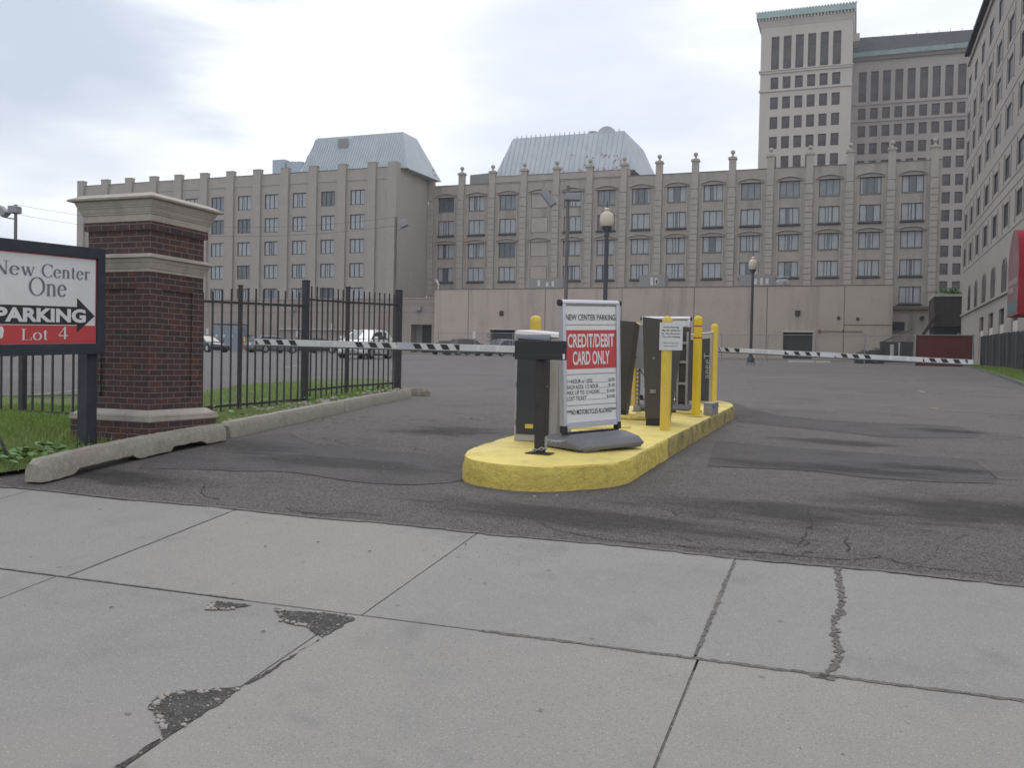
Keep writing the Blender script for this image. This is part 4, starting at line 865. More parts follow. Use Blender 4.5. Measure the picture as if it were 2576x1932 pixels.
# second cabinet with vertical lettering
cx1, cy1 = -2.20, 13.12; zi = it(cx1, cy1); t = thing('ticket_cabinet', 'dark-doored cabinet with vertical pale lettering between the two right bollards', 'cabinet', (cx1, cy1, zi))
xr_ = atY(1790, 925, cy1)[0]-cx1; xl_ = atY(1728, 925, cy1)[0]-cx1
c = MB(); c.hexa([(xl_, 0, .001), (xr_, 0, .001), (xr_, .3, .001), (xl_, .3, .001)], [(xl_, 0, .955), (xr_, 0, 1.0), (xr_, .3, 1.0), (xl_, .3, .955)]); c.build('body', m_cab, t, bevel=.006)
c = MB(); c.hexa([(xl_-.01, -.012, .957), (xr_+.01, -.012, 1.002), (xr_+.01, .31, 1.002), (xl_-.01, .31, .957)], [(xl_-.01, -.008, .975), (xr_+.01, -.008, 1.02), (xr_+.01, .3, 1.03), (xl_-.01, .3, .985)]); c.build('lid', MATS['lit_cabinet_lid'], t)
c = MB(); c.hexa([(xl_+.02, -.008, .03), (xr_-.03, -.008, .03), (xr_-.03, -.001, .03), (xl_+.02, -.001, .03)], [(xl_+.02, -.008, .89), (xr_-.03, -.008, .92), (xr_-.03, -.001, .92), (xl_+.02, -.001, .89)]); dr = c.build('door', m_cabdoor, t)
text('aeeeT', mat('pale_grey_print', (.30, .31, .33), .6), (xr_*.5+.13, -.009, .35), (0, 0, 1), (-1, 0, 0), .36, .085, -.004, dr)
# grey junction box
bx0 = (-1.695, 10.86); t = thing('junction_box', 'low pale grey junction box on the island beside the red-banded bollard', 'box', (bx0[0], bx0[1], it(*bx0)))
MB().box(.055, .155, -.03, .48, .001, .135).build('box', m_galv, t, bevel=.004); MB().box(.050, .160, -.035, .485, .136, .146).build('lid', m_galv, t, bevel=.002)
c = MB()
for yy in (.02, .42): c.cyl((.161, yy, .10), (.166, yy, .10), .012, n=8)
c.build('knockout', m_blkpl, t)
# strut posts with electrical boxes
sp = (-2.455, 10.92); z0 = it(*sp); t = thing('strut_post', 'perforated steel strut carrying a grey electrical box between the dark housings', 'post', (sp[0], sp[1], z0), 'perforated strut posts on the island')
hs = .98
c = MB(); c.box(-.021, -.015, -.02, .02, .02, hs); c.box(.015, .021, -.02, .02, .02, hs)
for k in range(int(hs/.05)): c.box(-.016, .016, -.0195, -.016, .03+k*.05, .03+k*.05+.022)
c.build('channel', m_galv, t); MB().box(-.05, .05, -.05, .05, .001, .012).build('foot_plate', m_galv, t)
MB().box(-.035, .045, -.035, .03, .012, .09).build('bracket', m_galv, t, bevel=.003)
bz0 = Zat(1610, 927, *sp)-z0; bz1 = Zat(1610, 818, *sp)-z0
c = MB(); c.box(-.075, .11, -.07, -.022, bz0, bz1); bo = c.build('electrical_box', m_grey, t, bevel=.004)
c = MB()
for k in (.25, .75): c.cyl((-.01, -.074, bz0+(bz1-bz0)*k), (-.01, -.070, bz0+(bz1-bz0)*k), .012, n=8)
c.build('knockout', m_blkpl, bo)
sp2 = (-1.945, 11.10); z0 = it(*sp2); t = thing('strut_post', 'double strut ladder with a grey box beside the second cabinet', 'post', (sp2[0], sp2[1], z0), 'perforated strut posts on the island')
for s in (-1, 1): MB().box(s*.055-.012, s*.055+.012, -.02, .02, .001, .98).build('channel', m_galv, t)
c = MB()
for z in (.06, .34, .60, .83): c.box(-.043, .043, -.018, .012, z, z+.03)
c.build('crosspiece', m_galv, t); MB().box(-.085, .075, .022, .10, .12, 1.04).build('electrical_box', m_op, t, bevel=.004)
MB().box(-.20, -.07, .05, .20, .001, .13).build('pull_box', m_galv, t, bevel=.004)
pts = [Vector((-.14, .1, .13)), Vector((-.13, .06, .2)), Vector((-.10, .03, .32)), Vector((-.06, 0, .45)), Vector((-.05, 0, .62))]
MB().tube(pts, .012, 8).build('flexible_conduit', m_galv, t, smooth=True)
# loose chain hanging from the first strut
c = MB()
for i in range(16): link(c, (sp[0]+.035, sp[1]-.045, it(*sp)+.10+.027*i), (0, 0, 1), (1, 0, 0) if i % 2 else (0, 1, 0), .02, .0035)
for i in range(7): link(c, (sp[0]+.05+.02*i, sp[1]-.045, it(*sp)+.50-.035*i+.004*i*i), (.5, 0, -1), (0, 1, 0) if i % 2 else (1, 0, .5), .02, .0035)
tag(c.build('chain', m_blkpl, org=(sp[0], sp[1], z0)), 'dark chain hanging down a perforated strut between the gate housings', 'chain')
# yellow conduits
def pipe(pts, r, lab):
    P = [Vector((x, y, it(x, y)+r+dz)) for x, y, dz in pts]; o = P[0]
    c = MB(); c.tube(P, r, 10)
    for p in P[1:-1]: c.lathe((p.x, p.y, p.z-r*1.2), [(r*.2, 0), (r*1.2, r*.6), (r*1.2, r*1.8), (r*.2, r*2.4)], 8)
    tag(c.build('conduit_pipe', m_yellow, org=tuple(o), smooth=True), lab, 'pipe', 'yellow painted conduits on the island')
pipe([(-2.44, 9.72, .0), (-2.25, 9.70, .0), (-2.0, 9.74, 0)], .024, 'thickest yellow conduit on the island floor left of the nearest gate housing')
pipe([(-2.52, 10.12, .0), (-2.15, 10.15, .0), (-1.95, 10.2, 0)], .016, 'thin yellow conduit behind the thickest one on the island floor')
pipe([(-2.36, 10.45, .0), (-2.2, 10.40, .0), (-1.98, 10.38, 0)], .014, 'yellow conduit at the foot of the perforated strut')
pipe([(-1.98, 10.98, .0), (-1.86, 10.9, .0), (-1.74, 10.88, 0)], .018, 'short yellow conduit left of the red-banded bollard')
pipe([(-2.0, 11.25, .0), (-1.9, 11.1, .02), (-1.80, 11.2, 0), (-1.75, 11.4, 0)], .014, 'bent yellow conduit beside the double strut ladder')
c = MB(); z0 = it(-2.3, 8.3)
c.hexa([(-2.50, 8.25, it(-2.5, 8.25)+.002), (-2.02, 8.72, it(-2, 8.7)+.002), (-2.02, 8.745, it(-2, 8.7)+.002), (-2.50, 8.275, it(-2.5, 8.25)+.002)], [(-2.50, 8.25, it(-2.5, 8.25)+.022), (-2.02, 8.72, it(-2, 8.7)+.022), (-2.02, 8.745, it(-2, 8.7)+.022), (-2.50, 8.275, it(-2.5, 8.25)+.022)])
tag(c.build('wooden_batten', m_yellow, org=(-2.26, 8.5, z0)), 'yellow painted batten lying behind the near price sign', 'batten')

# ================================================================== KERB STONES, FENCE, PILLAR, SIGN
def kerb_stone(p0, p1, lab, w=.165, h=.148, notch=(), zoff=0.0, up1=0.0):
    """concrete parking block from p0 (near) to p1 (far): right-hand base line"""
    A = np.array(p0); B = np.array(p1); Ln = np.linalg.norm(B-A); d = (B-A)/Ln; nrm = np.array([-d[1], d[0]]); N = int(Ln/.05)
    vs = []; prof = [(0, 0), (.006, h*.70), (.035, h), (w-.035, h), (w-.006, h*.70), (w, 0)]; kk = len(prof)
    for i in range(N+1):
        s = Ln*i/N; c = A+d*s; e_ = min(s, Ln-s); endc = max(0, 1-e_/.045)
        lift = 0
        for a, b in notch:
            if a < s < b: lift = .045*min(1, (s-a)/.04, (b-s)/.04)
        gz = g(c[0], c[1])+zoff+up1*i/N
        for j, (x, z) in enumerate(prof):
            if j in (0, len(prof)-1): z = max(z, lift-.01)
            q_ = c+nrm*(x+(w/2-x)*.22*endc+random.uniform(-.003, .003)); zz_ = z-(.03*endc*endc if z > h*.6 else 0)+random.uniform(-.003, .003)
            vs.append((q_[0]+d[0]*0, q_[1], gz+zz_))
    F = [(i*kk+j, i*kk+(j+1) % kk, (i+1)*kk+(j+1) % kk, (i+1)*kk+j) for i in range(N) for j in range(kk)]+[tuple(range(kk-1, -1, -1)), tuple(range(N*kk, (N+1)*kk))]
    mb = MB(); mb.add(vs, F); o = mb.build('kerb_stone', m_curb, org=(A[0], A[1], g(*A)), smooth=True)
    return tag(o, lab, 'kerb stone', 'concrete kerb stones beside the entry lane')
kerb_stone((-5.045, 4.62), (-5.36, 6.95), 'nearest concrete kerb stone, with broken notches under it, in front of the brick pillar', notch=((.30, 1.02), (1.45, 1.98)), zoff=.015)
kerb_stone((-5.48, 7.17), (-6.20, 10.42), 'middle concrete kerb stone with a reddish scrape, between the other two')
kerb_stone((-6.22, 10.47), (-6.98, 13.9), 'farthest concrete kerb stone, ending by a broken lump near the last fence post')
c = MB(); pebble(c, -7.05, 14.35, g(-7.05, 14.35), .22)
tag(c.build('broken_kerb_lump', m_dirt, org=(-7.05, 14.35, g(-7, 14.35)), smooth=True), 'dark broken concrete lump beyond the end of the farthest kerb stone', 'rubble')

# iron fence (one thing): pickets as children, posts, rails
FL = 'black iron picket fence running from the brick pillar along the lawn to the entry'
f1 = thing('iron_fence', FL, 'fence', (-7.08, 10.8, lawnz(-7.08, 10.8)))
O = Vector(f1.location)
def fence_run(root, a, b, npick, h, rail_z, za, zb_, skip_first=False):
    O = Vector(root.location); A = Vector(a); B = Vector(b)
    for i in range(1, npick+1):
        k = i/(npick+1); p = A.lerp(B, k); z = za+(zb_-za)*k
        m_ = MB(); m_.box(p.x-.009-O.x, p.x+.009-O.x, p.y-.009-O.y, p.y+.009-O.y, z-.02-O.z, z+h-O.z); m_.build('picket', m_fence, root)
    d = (B-A).to_3d().normalized()
    for rz_ in rail_z:
        m_ = MB(); P = Vector((A.x, A.y, za+rz_))-O; Q = Vector((B.x, B.y, zb_+rz_))-O; dd = (Q-P); u = dd.normalized(); s_ = u.cross(Vector((0, 0, 1))).normalized()
        m_.obox((P+Q)/2, u, s_, s_.cross(u), dd.length/2, .011, .016); m_.build('rail', m_fence, root)
def fpost(root, x, y, z0, z1, w):
    O = Vector(root.location); m_ = MB(); m_.box(x-w-O.x, x+w-O.x, y-w-O.y, y+w-O.y, z0-.05-O.z, z1-O.z); p = m_.build('post', m_fence, root, bevel=.003)
    MB().box(x-w-.006-O.x, x+w+.006-O.x, y-w-.006-O.y, y+w+.006-O.y, z1-O.z, z1+.012-O.z).build('post_cap', m_fence, p)
def onray(px, Y): return float(atY(px, 900, Y)[0])
pY = {'p1': 9.55, 'p2': 10.8, 'p3': 12.15, 'p4': 13.6}
xs_ = {'p1': float(atY(603, 900, 9.55)[0]), 'p2': float(atY(767, 900, 10.8)[0]), 'p3': float(atY(873, 900, 12.15)[0]), 'p4': float(atY(1001, 900, 13.6)[0])}
ztop = {'p1': float(atY(604, 719, 9.55)[2]), 'p2': float(atY(773, 707, 10.8)[2]), 'p3': float(atY(881, 723, 12.15)[2]), 'p4': float(atY(1005, 731, 13.6)[2])}
zbot = {'p1': float(atY(597, 1045, 9.55)[2]), 'p2': float(atY(758, 1015, 10.8)[2]), 'p3': float(atY(866, 1000, 12.15)[2]), 'p4': float(atY(998, 978, 13.6)[2])}
dx_ = (xs_['p2']-xs_['p1'])/(pY['p2']-pY['p1']); y0_ = 8.62; x0_ = xs_['p1']-dx_*(pY['p1']-y0_)
for k, w in (('p1', .021), ('p2', .039), ('p3', .025), ('p4', .046)): fpost(f1, xs_[k], pY[k], zbot[k], ztop[k], w)
P = lambda k: (xs_[k], pY[k], 0)
# rail heights from survey
r1t, r1b = float(atY(604, 762, 9.55)[2]), float(atY(604, 1018, 9.55)[2]); r2t, r2b = float(atY(761, 770, 10.8)[2]), float(atY(752, 1004, 10.8)[2])
s2t, s2b = float(atY(779, 752.6, 10.8)[2]), float(atY(771, 982.6, 10.8)[2]); s4t, s4b = float(atY(995, 767, 13.6)[2]), float(atY(995, 963, 13.6)[2])
def run2(a, b, n, t0, t1, lo0, lo1, r0, r1, b0, b1):
    O = Vector(f1.location)
    for i in range(1, n+1):
        k = i/(n+1); x = a[0]+(b[0]-a[0])*k; y = a[1]+(b[1]-a[1])*k; zt_ = t0+(t1-t0)*k; zl = lo0+(lo1-lo0)*k
        MB().box(x-.0085-O.x, x+.0085-O.x, y-.0085-O.y, y+.0085-O.y, zl-O.z, zt_-O.z).build('picket', m_fence, f1)
    for p, q_ in ((r0, r1), (b0, b1)):
        A = Vector((a[0], a[1], p))-O; B = Vector((b[0], b[1], q_))-O; dd = B-A; u = dd.normalized(); s_ = u.cross(Vector((0, 0, 1))).normalized()
        MB().obox((A+B)/2, u, s_, s_.cross(u), dd.length/2, .011, .015).build('rail', m_fence, f1)
ex = lambda v1, v2, k: v1+(v2-v1)*k
ke = (y0_-pY['p1'])/(pY['p2']-pY['p1'])
run2((x0_, y0_), P('p1'), 5, ex(ztop['p1'], ztop['p2'], ke)-.06, ztop['p1']-.02, zbot['p1']+.0, zbot['p1']-.0, ex(r1t, r2t, ke), r1t, ex(r1b, r2b, ke), r1b)
run2(P('p1'), P('p2'), 8, ztop['p1']-.02, ztop['p2']-.16, zbot['p1']-.0, r2b-.12, r1t, r2t, r1b, r2b)
run2(P('p2'), P('p3'), 7, ztop['p2']-.06, ztop['p3']-.04, zbot['p2']+.02, zbot['p3']-.0, s2t, ex(s2t, s4t, .48), s2b, ex(s2b, s4b, .48))
run2(P('p3'), P('p4'), 9, ztop['p3']-.04, ztop['p4']-.06, zbot['p3'], zbot['p4']+.02, ex(s2t, s4t, .48), s4t, ex(s2b, s4b, .48), s4b)
# street-side fence behind the sign
f2 = thing('iron_fence', 'black iron picket fence on the lawn behind the parking sign, left of the brick pillar', 'fence', (-8.6, 7.7, lawnz(-8.6, 7.7)))
O = Vector(f2.location); YF = 7.7; rb = float(atY(94, 1036, YF)[2]); gl_ = float(atY(94, 1066, YF)[2])
pxs = [-20+25.6*k for k in range(-2, 10)]
for i, px in enumerate([-47, -22, 3, 28, 82, 107, 132, 158, 184, 210]):
    x = float(atY(px, 980, YF)[0]); MB().box(x-.009-O.x, x+.009-O.x, -.009, .009, gl_-O.z, rb+1.22-O.z).build('picket', m_fence, f2)
xp = float(atY(57, 980, YF)[0]); fpost(f2, xp, YF, gl_-.03, rb+1.25, .032)
xl2 = float(atY(-60, 980, YF)[0]); xr2 = float(atY(222, 980, YF)[0])
for z in (rb, rb+1.03): MB().box(xl2-O.x, xr2-O.x, -.013, .013, z-.014-O.z, z+.014-O.z).build('rail', m_fence, f2)

# brick pillar
k_ = 1.10; PXc, PYf = -4.9615*k_, 5.5*k_; zg = lawnz(PXc-.3, PYf+.3)-.06
t = thing('brick_pillar', 'dark red brick gate pillar with cast stone base band and wide stone cap', 'pillar', (PXc-.425, PYf+.425, zg))
O = Vector(t.location); cxp, cyp = O.x, O.y
def sq(mb, half, z0, z1, half2=None, mi=0):
    h2 = half if half2 is None else half2
    b = [(-half, -half, z0-O.z), (half, -half, z0-O.z), (half, half, z0-O.z), (-half, half, z0-O.z)]; tt = [(-h2, -h2, z1-O.z), (h2, -h2, z1-O.z), (h2, h2, z1-O.z), (-h2, h2, z1-O.z)]
    mb.hexa(b, tt, mi)
zk = lambda v: v*k_
Hp = .425        # plinth half
Hs = .335        # shaft half
c = MB(); sq(c, Hp, zg, zk(-.497)); c.build('plinth', m_brick, t)
c = MB(); sq(c, Hp+.012, zk(-.497)+.0005, zk(-.470)); sq(c, Hp+.008, zk(-.470)+.0005, zk(-.450)); sq(c, Hp-.01, zk(-.450)+.0005, zk(-.412), Hs+.03); c.build('base_band', m_stone, t, bevel=.004)
c = MB(); z0s, z1s = zk(-.412)+.0005, zk(.650)
sq(c, Hs-.02, z0s, z1s)
for sx in (-1, 1):
    for sy in (-1, 1): c.box(min(sx*Hs, sx*(Hs-.14)), max(sx*Hs, sx*(Hs-.14)), min(sy*Hs, sy*(Hs-.14)), max(sy*Hs, sy*(Hs-.14)), z0s-O.z, z1s-O.z)
for a, b in ((z0s, z0s+.10), (z1s-.14, z1s)): sq(c, Hs-.001, a, b)
c.build('shaft', m_brick, t)
c = MB(); sq(c, Hs+.004, zk(.650)+.0005, zk(.672), Hs+.006); sq(c, Hs+.008, zk(.672)+.0005, zk(.72), Hs+.030); sq(c, Hs+.034, zk(.72)+.0005, zk(.752), Hs+.045); sq(c, Hs+.068, zk(.752)+.0005, zk(.766)); sq(c, Hs+.068, zk(.766)+.0005, zk(.79), Hs-.0); c.build('upper_band', m_stone, t, bevel=.003)
c = MB(); sq(c, Hs+.0, zk(.782), zk(1.032)); sq(c, Hs+.025, zk(.97), zk(1.032)); c.build('top_block', m_brick, t)
c = MB()
for a, b, h1_, h2_ in ((1.0325, 1.085, .030, .034), (1.0855, 1.098, .042, .042), (1.0985, 1.135, .044, .060), (1.1355, 1.148, .066, .066), (1.1485, 1.190, .068, .085), (1.1905, 1.205, .120, .126), (1.2055, 1.245, .126, .04)): sq(c, Hs+h1_*1.0, zk(a), zk(b), Hs+h2_)
c.build('cap', m_stone, t, bevel=.004)

# parking sign
SX = -5.5*1.0545; ks = 1.0545
yr = 5.735; 
t = thing('parking_sign', 'framed New Center One PARKING Lot 4 sign with an arrow, on a square post', 'sign', (SX, 5.80, lawnz(SX, 5.8)))
O = Vector(t.location); yN = 4.30; zT, zB = .825*ks, .013*ks; y1 = 5.800
for yy, nm in ((5.818, 'post'), (4.24, 'post')):
    MB().box(-.140, -.040, yy-.055-O.y, yy+.055-O.y, -.05, zT-.01-O.z).build('post', m_signfr, t, bevel=.004)
c = MB(); c.box(-.035, .034, y1+.001-O.y, y1+.075-O.y, zB-O.z, zT-O.z); c.box(-.035, .038, yN-O.y, y1-O.y, zT-.085-O.z, zT-.001-O.z); c.box(-.035, .038, yN-O.y, y1-O.y, zB+.001-O.z, zB+.085-O.z); c.build('frame_beam', m_signfr, t, bevel=.003)
pz0, pz1 = zB+.085, zT-.085; pH = pz1-pz0; py0, py1 = yN, y1
c = MB(); c.box(-.012, .012, py0-O.y, py1-O.y, pz0+.0005-O.z, pz1-.0005-O.z); pn = c.build('panel', m_white, t)
fx = .0125
# red lower field and red border, arrow
def yz(poly, mt, nm, off): 
    c = MB(); c.add([(fx+off, y-O.y, z-O.z) for y, z in poly], [tuple(range(len(poly)))]); c.build(nm, mt, pn, fixn=False)
def PY(px): d = ray(px, 800); return float(d[1]*SX/d[0])
def PZ(px, py): return float(atX(px, py, SX)[2])-(PY(px)-5.80)*.038
zr = PZ(100, 818)
yz([(py0, pz0+.002), (py1-.002, pz0+.002), (py1-.002, zr), (py0, zr)], m_red, 'red_field', .0006)
c = MB(); c.add([(fx+.0006, a-O.y, b-O.z) for a, b in ((py0, pz1-.010), (py1-.001, pz1-.010), (py1-.001, pz1-.002), (py0, pz1-.002))], [(0, 1, 2, 3)]); c.add([(fx+.0007, a-O.y, b-O.z) for a, b in ((py1-.010, zr), (py1-.001, zr), (py1-.001, pz1-.010), (py1-.010, pz1-.010))], [(0, 1, 2, 3)]); c.build('red_border', m_red, pn, fixn=False)
ya, yt = PY(190), PY(235); zbt_, zbb = PZ(190, 772), PZ(190, 817)
zat_, zab, ztip = PZ(190, 749), PZ(192, 837), PZ(232, 795)
yz([(py0, zbb), (ya, zbb), (ya, zab), (yt, ztip), (ya, zat_), (ya, zbt_), (py0, zbt_)], m_ink, 'arrow', .0012)
yP0, yP1 = PY(-17), PY(212); zP0, zP1 = PZ(100, 808), PZ(100, 776)
text('PARKING', m_white, (fx+.0016, yP0-O.y, zP0-O.z), (0, 1, 0), (0, 0, 1), yP1-yP0, zP1-zP0, .045, pn)
def ser(s_, x0, x1, pxb, pyb, capz, mt):
    a, b = PY(x0), PY(x1); zb0 = PZ(pxb, pyb); serif_text(s_, mt, (fx+.001, a-O.y, zb0-O.z), (0, 1, 0), (0, 0, 1), (b-a)/serif_width(s_), capz, pn, (0, 0, 0), name='lettering')
mgr = mat('slate_grey_print', (.14, .17, .20), .6); 
capN = PZ(20, 655)-PZ(20, 689)
ser('New', -24, 84, 30, 690, capN, mgr); ser('Center', 100, 221, 120, 697, capN, mgr); ser('One', 68, 163, 100, 743, PZ(90, 698)-PZ(90, 743), mgr)
ser('Lot', 48, 118, 80, 855, PZ(80, 827)-PZ(80, 855), m_white); ser('4', 142, 168, 150, 853, PZ(155, 823)-PZ(155, 854), m_white)
yl_ = PY(3); zl_ = PZ(3, 836); yz([(yl_+.022*math.cos(a)*(1 if math.sin(a) > 0 else .8)-.01, zl_+.045*math.sin(a)) for a in np.linspace(0, 6.283, 20)[:-1]], m_white, 'leaf_emblem', .0016)
def shear(o):
    if o.type == 'MESH':
        for v_ in o.data.vertices: v_.co.z += v_.co.y*.038
    for c_ in o.children: shear(c_)
for c_ in t.children:
    if not c_.name.startswith('post'): shear(c_)
# hoop at the picture's left edge
hp = atY(8, 1130, 5.05); t0 = onG(20, 1168)
c = MB(); C = Vector((float(t0[0])-.34, float(t0[1]), float(t0[2])-.04)); c.tube([C+Vector((.34*math.cos(a), 0, .34*math.sin(a))) for a in np.linspace(0, math.pi, 24)], .011, 8)
tag(c.build('metal_hoop', m_fence, org=tuple(C), smooth=True), 'black curved metal hoop planted in the grass left of the sign post', 'hoop')

# ================================================================== BUILDINGS
def wallplaceY(Y): return lambda u, z, d: (u, Y+d, z)
# ---- middle hotel
HY = 100.0
hot = thing('hotel', 'old stucco hotel with arched window heads and ball finials above the pink garage wall', 'building', (-20, HY, 1.0)); O = Vector(hot.location)
cols = [-46.15+3.935*k for k in range(14)]; ww = 2.02
rowsH = [(18.03, 19.72), (15.22, 16.93), (12.48, 14.17), (9.68, 11.32)]
holes = []
for k, c in enumerate(cols):
    for a, b in rowsH:
        if k == 3: continue
        holes.append((c-ww/2, a, c+ww/2, b))
holes.append((cols[13]-ww/2, 6.92, cols[13]+ww/2, 8.58))
mb = MB(); X0, X1 = -48.35, 7.65
facade(mb, (X0, X1), (.6, 21.1), holes, lambda u, z, d: (u-O.x, d, z-O.z), .26)
mb.add([(X0-O.x, 0, 20.1), (X1-O.x, 0, 20.1), (X1-O.x, 14, 20.1), (X0-O.x, 14, 20.1)], [(0, 1, 2, 3)])
mb.box(X0-O.x, X0-O.x+.02, 0.001, 14, -.4, 20.1); mb.box(X1-O.x-.02, X1-O.x, .001, 14, -.4, 20.1); mb.box(X0-O.x, X1-O.x, 13.98, 14, -.4, 20.1)
mb.build('wall', m_hotel, hot, fixn=False)
MB().box(-40.3-O.x, -23.9-O.x, -.06, .4, 20.03, 20.85).build('raised_parapet', m_hotelt, hot)
MB().box(-40.3-O.x, -23.9-O.x, -.10, .44, 20.852, 20.90).build('parapet_coping', m_groove, hot)
MB().box(X0-O.x, X1-O.x, -.06, .3, 20.101, 20.16).build('parapet_coping', m_groove, hot)
styles = ['shut', 'slit', 'gap', 'shut', 'gapl', 'wide', 'slit', 'shut', 'gap', 'slit', 'shut']
top_row = ['dark', 'gapl', 'pale', None, 'slit', 'pale', 'open', 'wide', 'gapl', 'pale', 'pale', 'pale', 'open', 'wide']
rr = random.Random(5)
for k, c in enumerate(cols):
    for r, (a, b) in enumerate(rowsH):
        if k == 3: continue
        st = top_row[k] if r == 0 else ('dark' if (k, r) in ((5, 1), (2, 2)) else ('wide' if (k, r) in ((8, 2), (9, 3), (12, 1), (10, 3)) else rr.choice(styles)))
        add_window(hot, (c-ww/2, HY, a), O, w=ww, h=round(b-a, 2), style='three', curt=st)
add_window(hot, (cols[13]-ww/2, HY, 6.92), O, w=ww, h=1.66, style='three', curt='slit')
# pediments, sills, jambs, piers (shared meshes)
pd = MB(); n_ = 14; W2 = 1.28
up = [(-W2+2*W2*i/n_, .06+.50*math.sin(math.pi*(.14+.72*i/n_))-.50*math.sin(math.pi*.14)) for i in range(n_+1)]
pd.prism([(-W2, 0)]+up+[(W2, 0)], lambda p, k: (p[0], -.10+.14*k, p[1]))
for i in range(n_):
    a, b = up[i], up[i+1]; pd.add([(a[0], -.34, a[1]), (b[0], -.34, b[1]), (b[0], -.34, b[1]+.09), (a[0], -.34, a[1]+.09), (a[0], .02, a[1]), (b[0], .02, b[1]), (b[0], .02, b[1]+.07), (a[0], .02, a[1]+.07)], [(0, 1, 2, 3), (3, 2, 6, 7), (0, 4, 5, 1), (4, 7, 6, 5)])
pd.box(-W2-.03, W2+.03, -.24, .02, -.05, .02)
po = pd.build('window_pediment', m_hotelt, hot); pm = po.data; bpy.data.objects.remove(po)
sl_ = MB().hexa([(-1.05, -.10, 0), (1.05, -.10, 0), (1.05, .02, 0), (-1.05, .02, 0)], [(-1.18, -.24, .10), (1.18, -.24, .10), (1.18, .02, .10), (-1.18, .02, .10)]).box(-1.06, 1.06, -.14, .1, .101, .22)
so_ = sl_.build('window_sill', mat('dark_sill_metal', (.085, .088, .095), .7), hot); sm = so_.data; bpy.data.objects.remove(so_)
s2_ = MB().box(-1.06, 1.06, -.05, .03, -.10, -.03).build('thin_sill', m_groove, hot); s2m = s2_.data; bpy.data.objects.remove(s2_)
jb = MB()
for s in (-1, 1): jb.box(s*1.13-.07, s*1.13+.07, -.07, .01, 0, 4.45)
jo = jb.build('window_surround', m_hotelt, hot); jm = jo.data; bpy.data.objects.remove(jo)
blind = MB()
for z0_, z1_ in rowsH: blind.box(-1.0, 1.0, -.02, .01, z0_-9.68, z1_-9.68)
bo_ = blind.build('blind_panel', m_hotelt, hot); blm = bo_.data; bpy.data.objects.remove(bo_)
bg = MB()
for z0_, z1_ in rowsH:
    for zz_ in (z0_, z1_): bg.box(-1.0, 1.0, -.035, -.021, zz_-9.68-.03, zz_-9.68+.02)
    for s in (-1, 1): bg.box(s*1.0-.02, s*1.0+.02, -.035, .011, z0_-9.68, z1_-9.68)
bo_ = bg.build('panel_joint', m_groove, hot); bgm = bo_.data; bpy.data.objects.remove(bo_)
for k, c in enumerate(cols):
    inst(pm, 'window_pediment', hot, (c-O.x, 0, 19.76-O.z)); inst(pm, 'window_pediment', hot, (c-O.x, 0, 14.21-O.z))
    for z in (15.22, 9.68): inst(jm, 'window_surround', hot, (c-O.x, 0, z-O.z))
    if k != 3:
        for z in (15.22, 9.68): inst(sm, 'window_sill', hot, (c-O.x, 0, z-O.z-.24))
        for z in (18.03, 12.48): inst(s2m, 'thin_sill', hot, (c-O.x, 0, z-O.z))
    else: inst(blm, 'blind_panel', hot, (c-O.x, 0, 9.68-O.z)); inst(bgm, 'panel_joint', hot, (c-O.x, 0, 9.68-O.z))
inst(sm, 'window_sill', hot, (cols[13]-O.x, 0, 6.66-O.z))
pr = MB()
for i in range(20): pr.box(-.36, .36, -.26, .0, 8.05+.64*i, 8.05+.64*i+.58) if 8.05+.64*(i+1) < 19.3 else None
pr.box(-.31, .31, -.165, .0, 6.0, 19.3); pr.box(-.36, .36, -.18, .35, 19.35, 22.3); pr.box(-.46, .46, -.28, .45, 22.301, 22.42); pr.box(-.41, .41, -.23, .40, 22.421, 22.55)
pro = pr.build('pier', m_hotelt, hot); prm = pro.data; bpy.data.objects.remove(pro)
bl = MB().lathe((0, .08, 22.55), [(.24, 0), (.11, .20), (.08, .30)]+[(max(.002, .245*math.sin(a)), .52-.245*math.cos(a)) for a in np.linspace(.35, math.pi, 9)], 14)
blo = bl.build('ball_finial', m_hotelt, hot, smooth=True); bfm = blo.data; bpy.data.objects.remove(blo)
for k in range(15):
    x = -48.13+3.935*k; p = inst(prm, 'pier', hot, (x-O.x, 0, 0-O.z)); inst(bfm, 'ball_finial', p)
p = inst(prm, 'pier', hot, (-49.2-O.x, 6, -.9-O.z)); inst(bfm, 'ball_finial', p)
MB().hexa([(-44.0-O.x, 2, 20.0), (-38-O.x, 2, 20.0), (-38-O.x, 6, 20.0), (-44.0-O.x, 6, 20.0)], [(-44.0-O.x, 2, 21.7), (-41.7-O.x, 2, 21.8), (-41.7-O.x, 6, 21.8), (-44.0-O.x, 6, 21.7)]).build('roof_plant_room', m_grey, hot)
MB().box(3.3-O.x, X1-O.x, -.45, -.01, 5.25, 5.55).build('lower_ledge', mat('dark_dirty_ledge', (.13, .115, .10), .9), hot)
MB().box(3.4-O.x, 4.6-O.x, -.5, -.01, 3.2, 4.0).build('wall_vent', m_dark, hot); MB().cyl((6.2-O.x, -.4, 4.4), (6.2-O.x, 0, 4.4), .22, n=12).build('wall_vent', m_dark, hot)
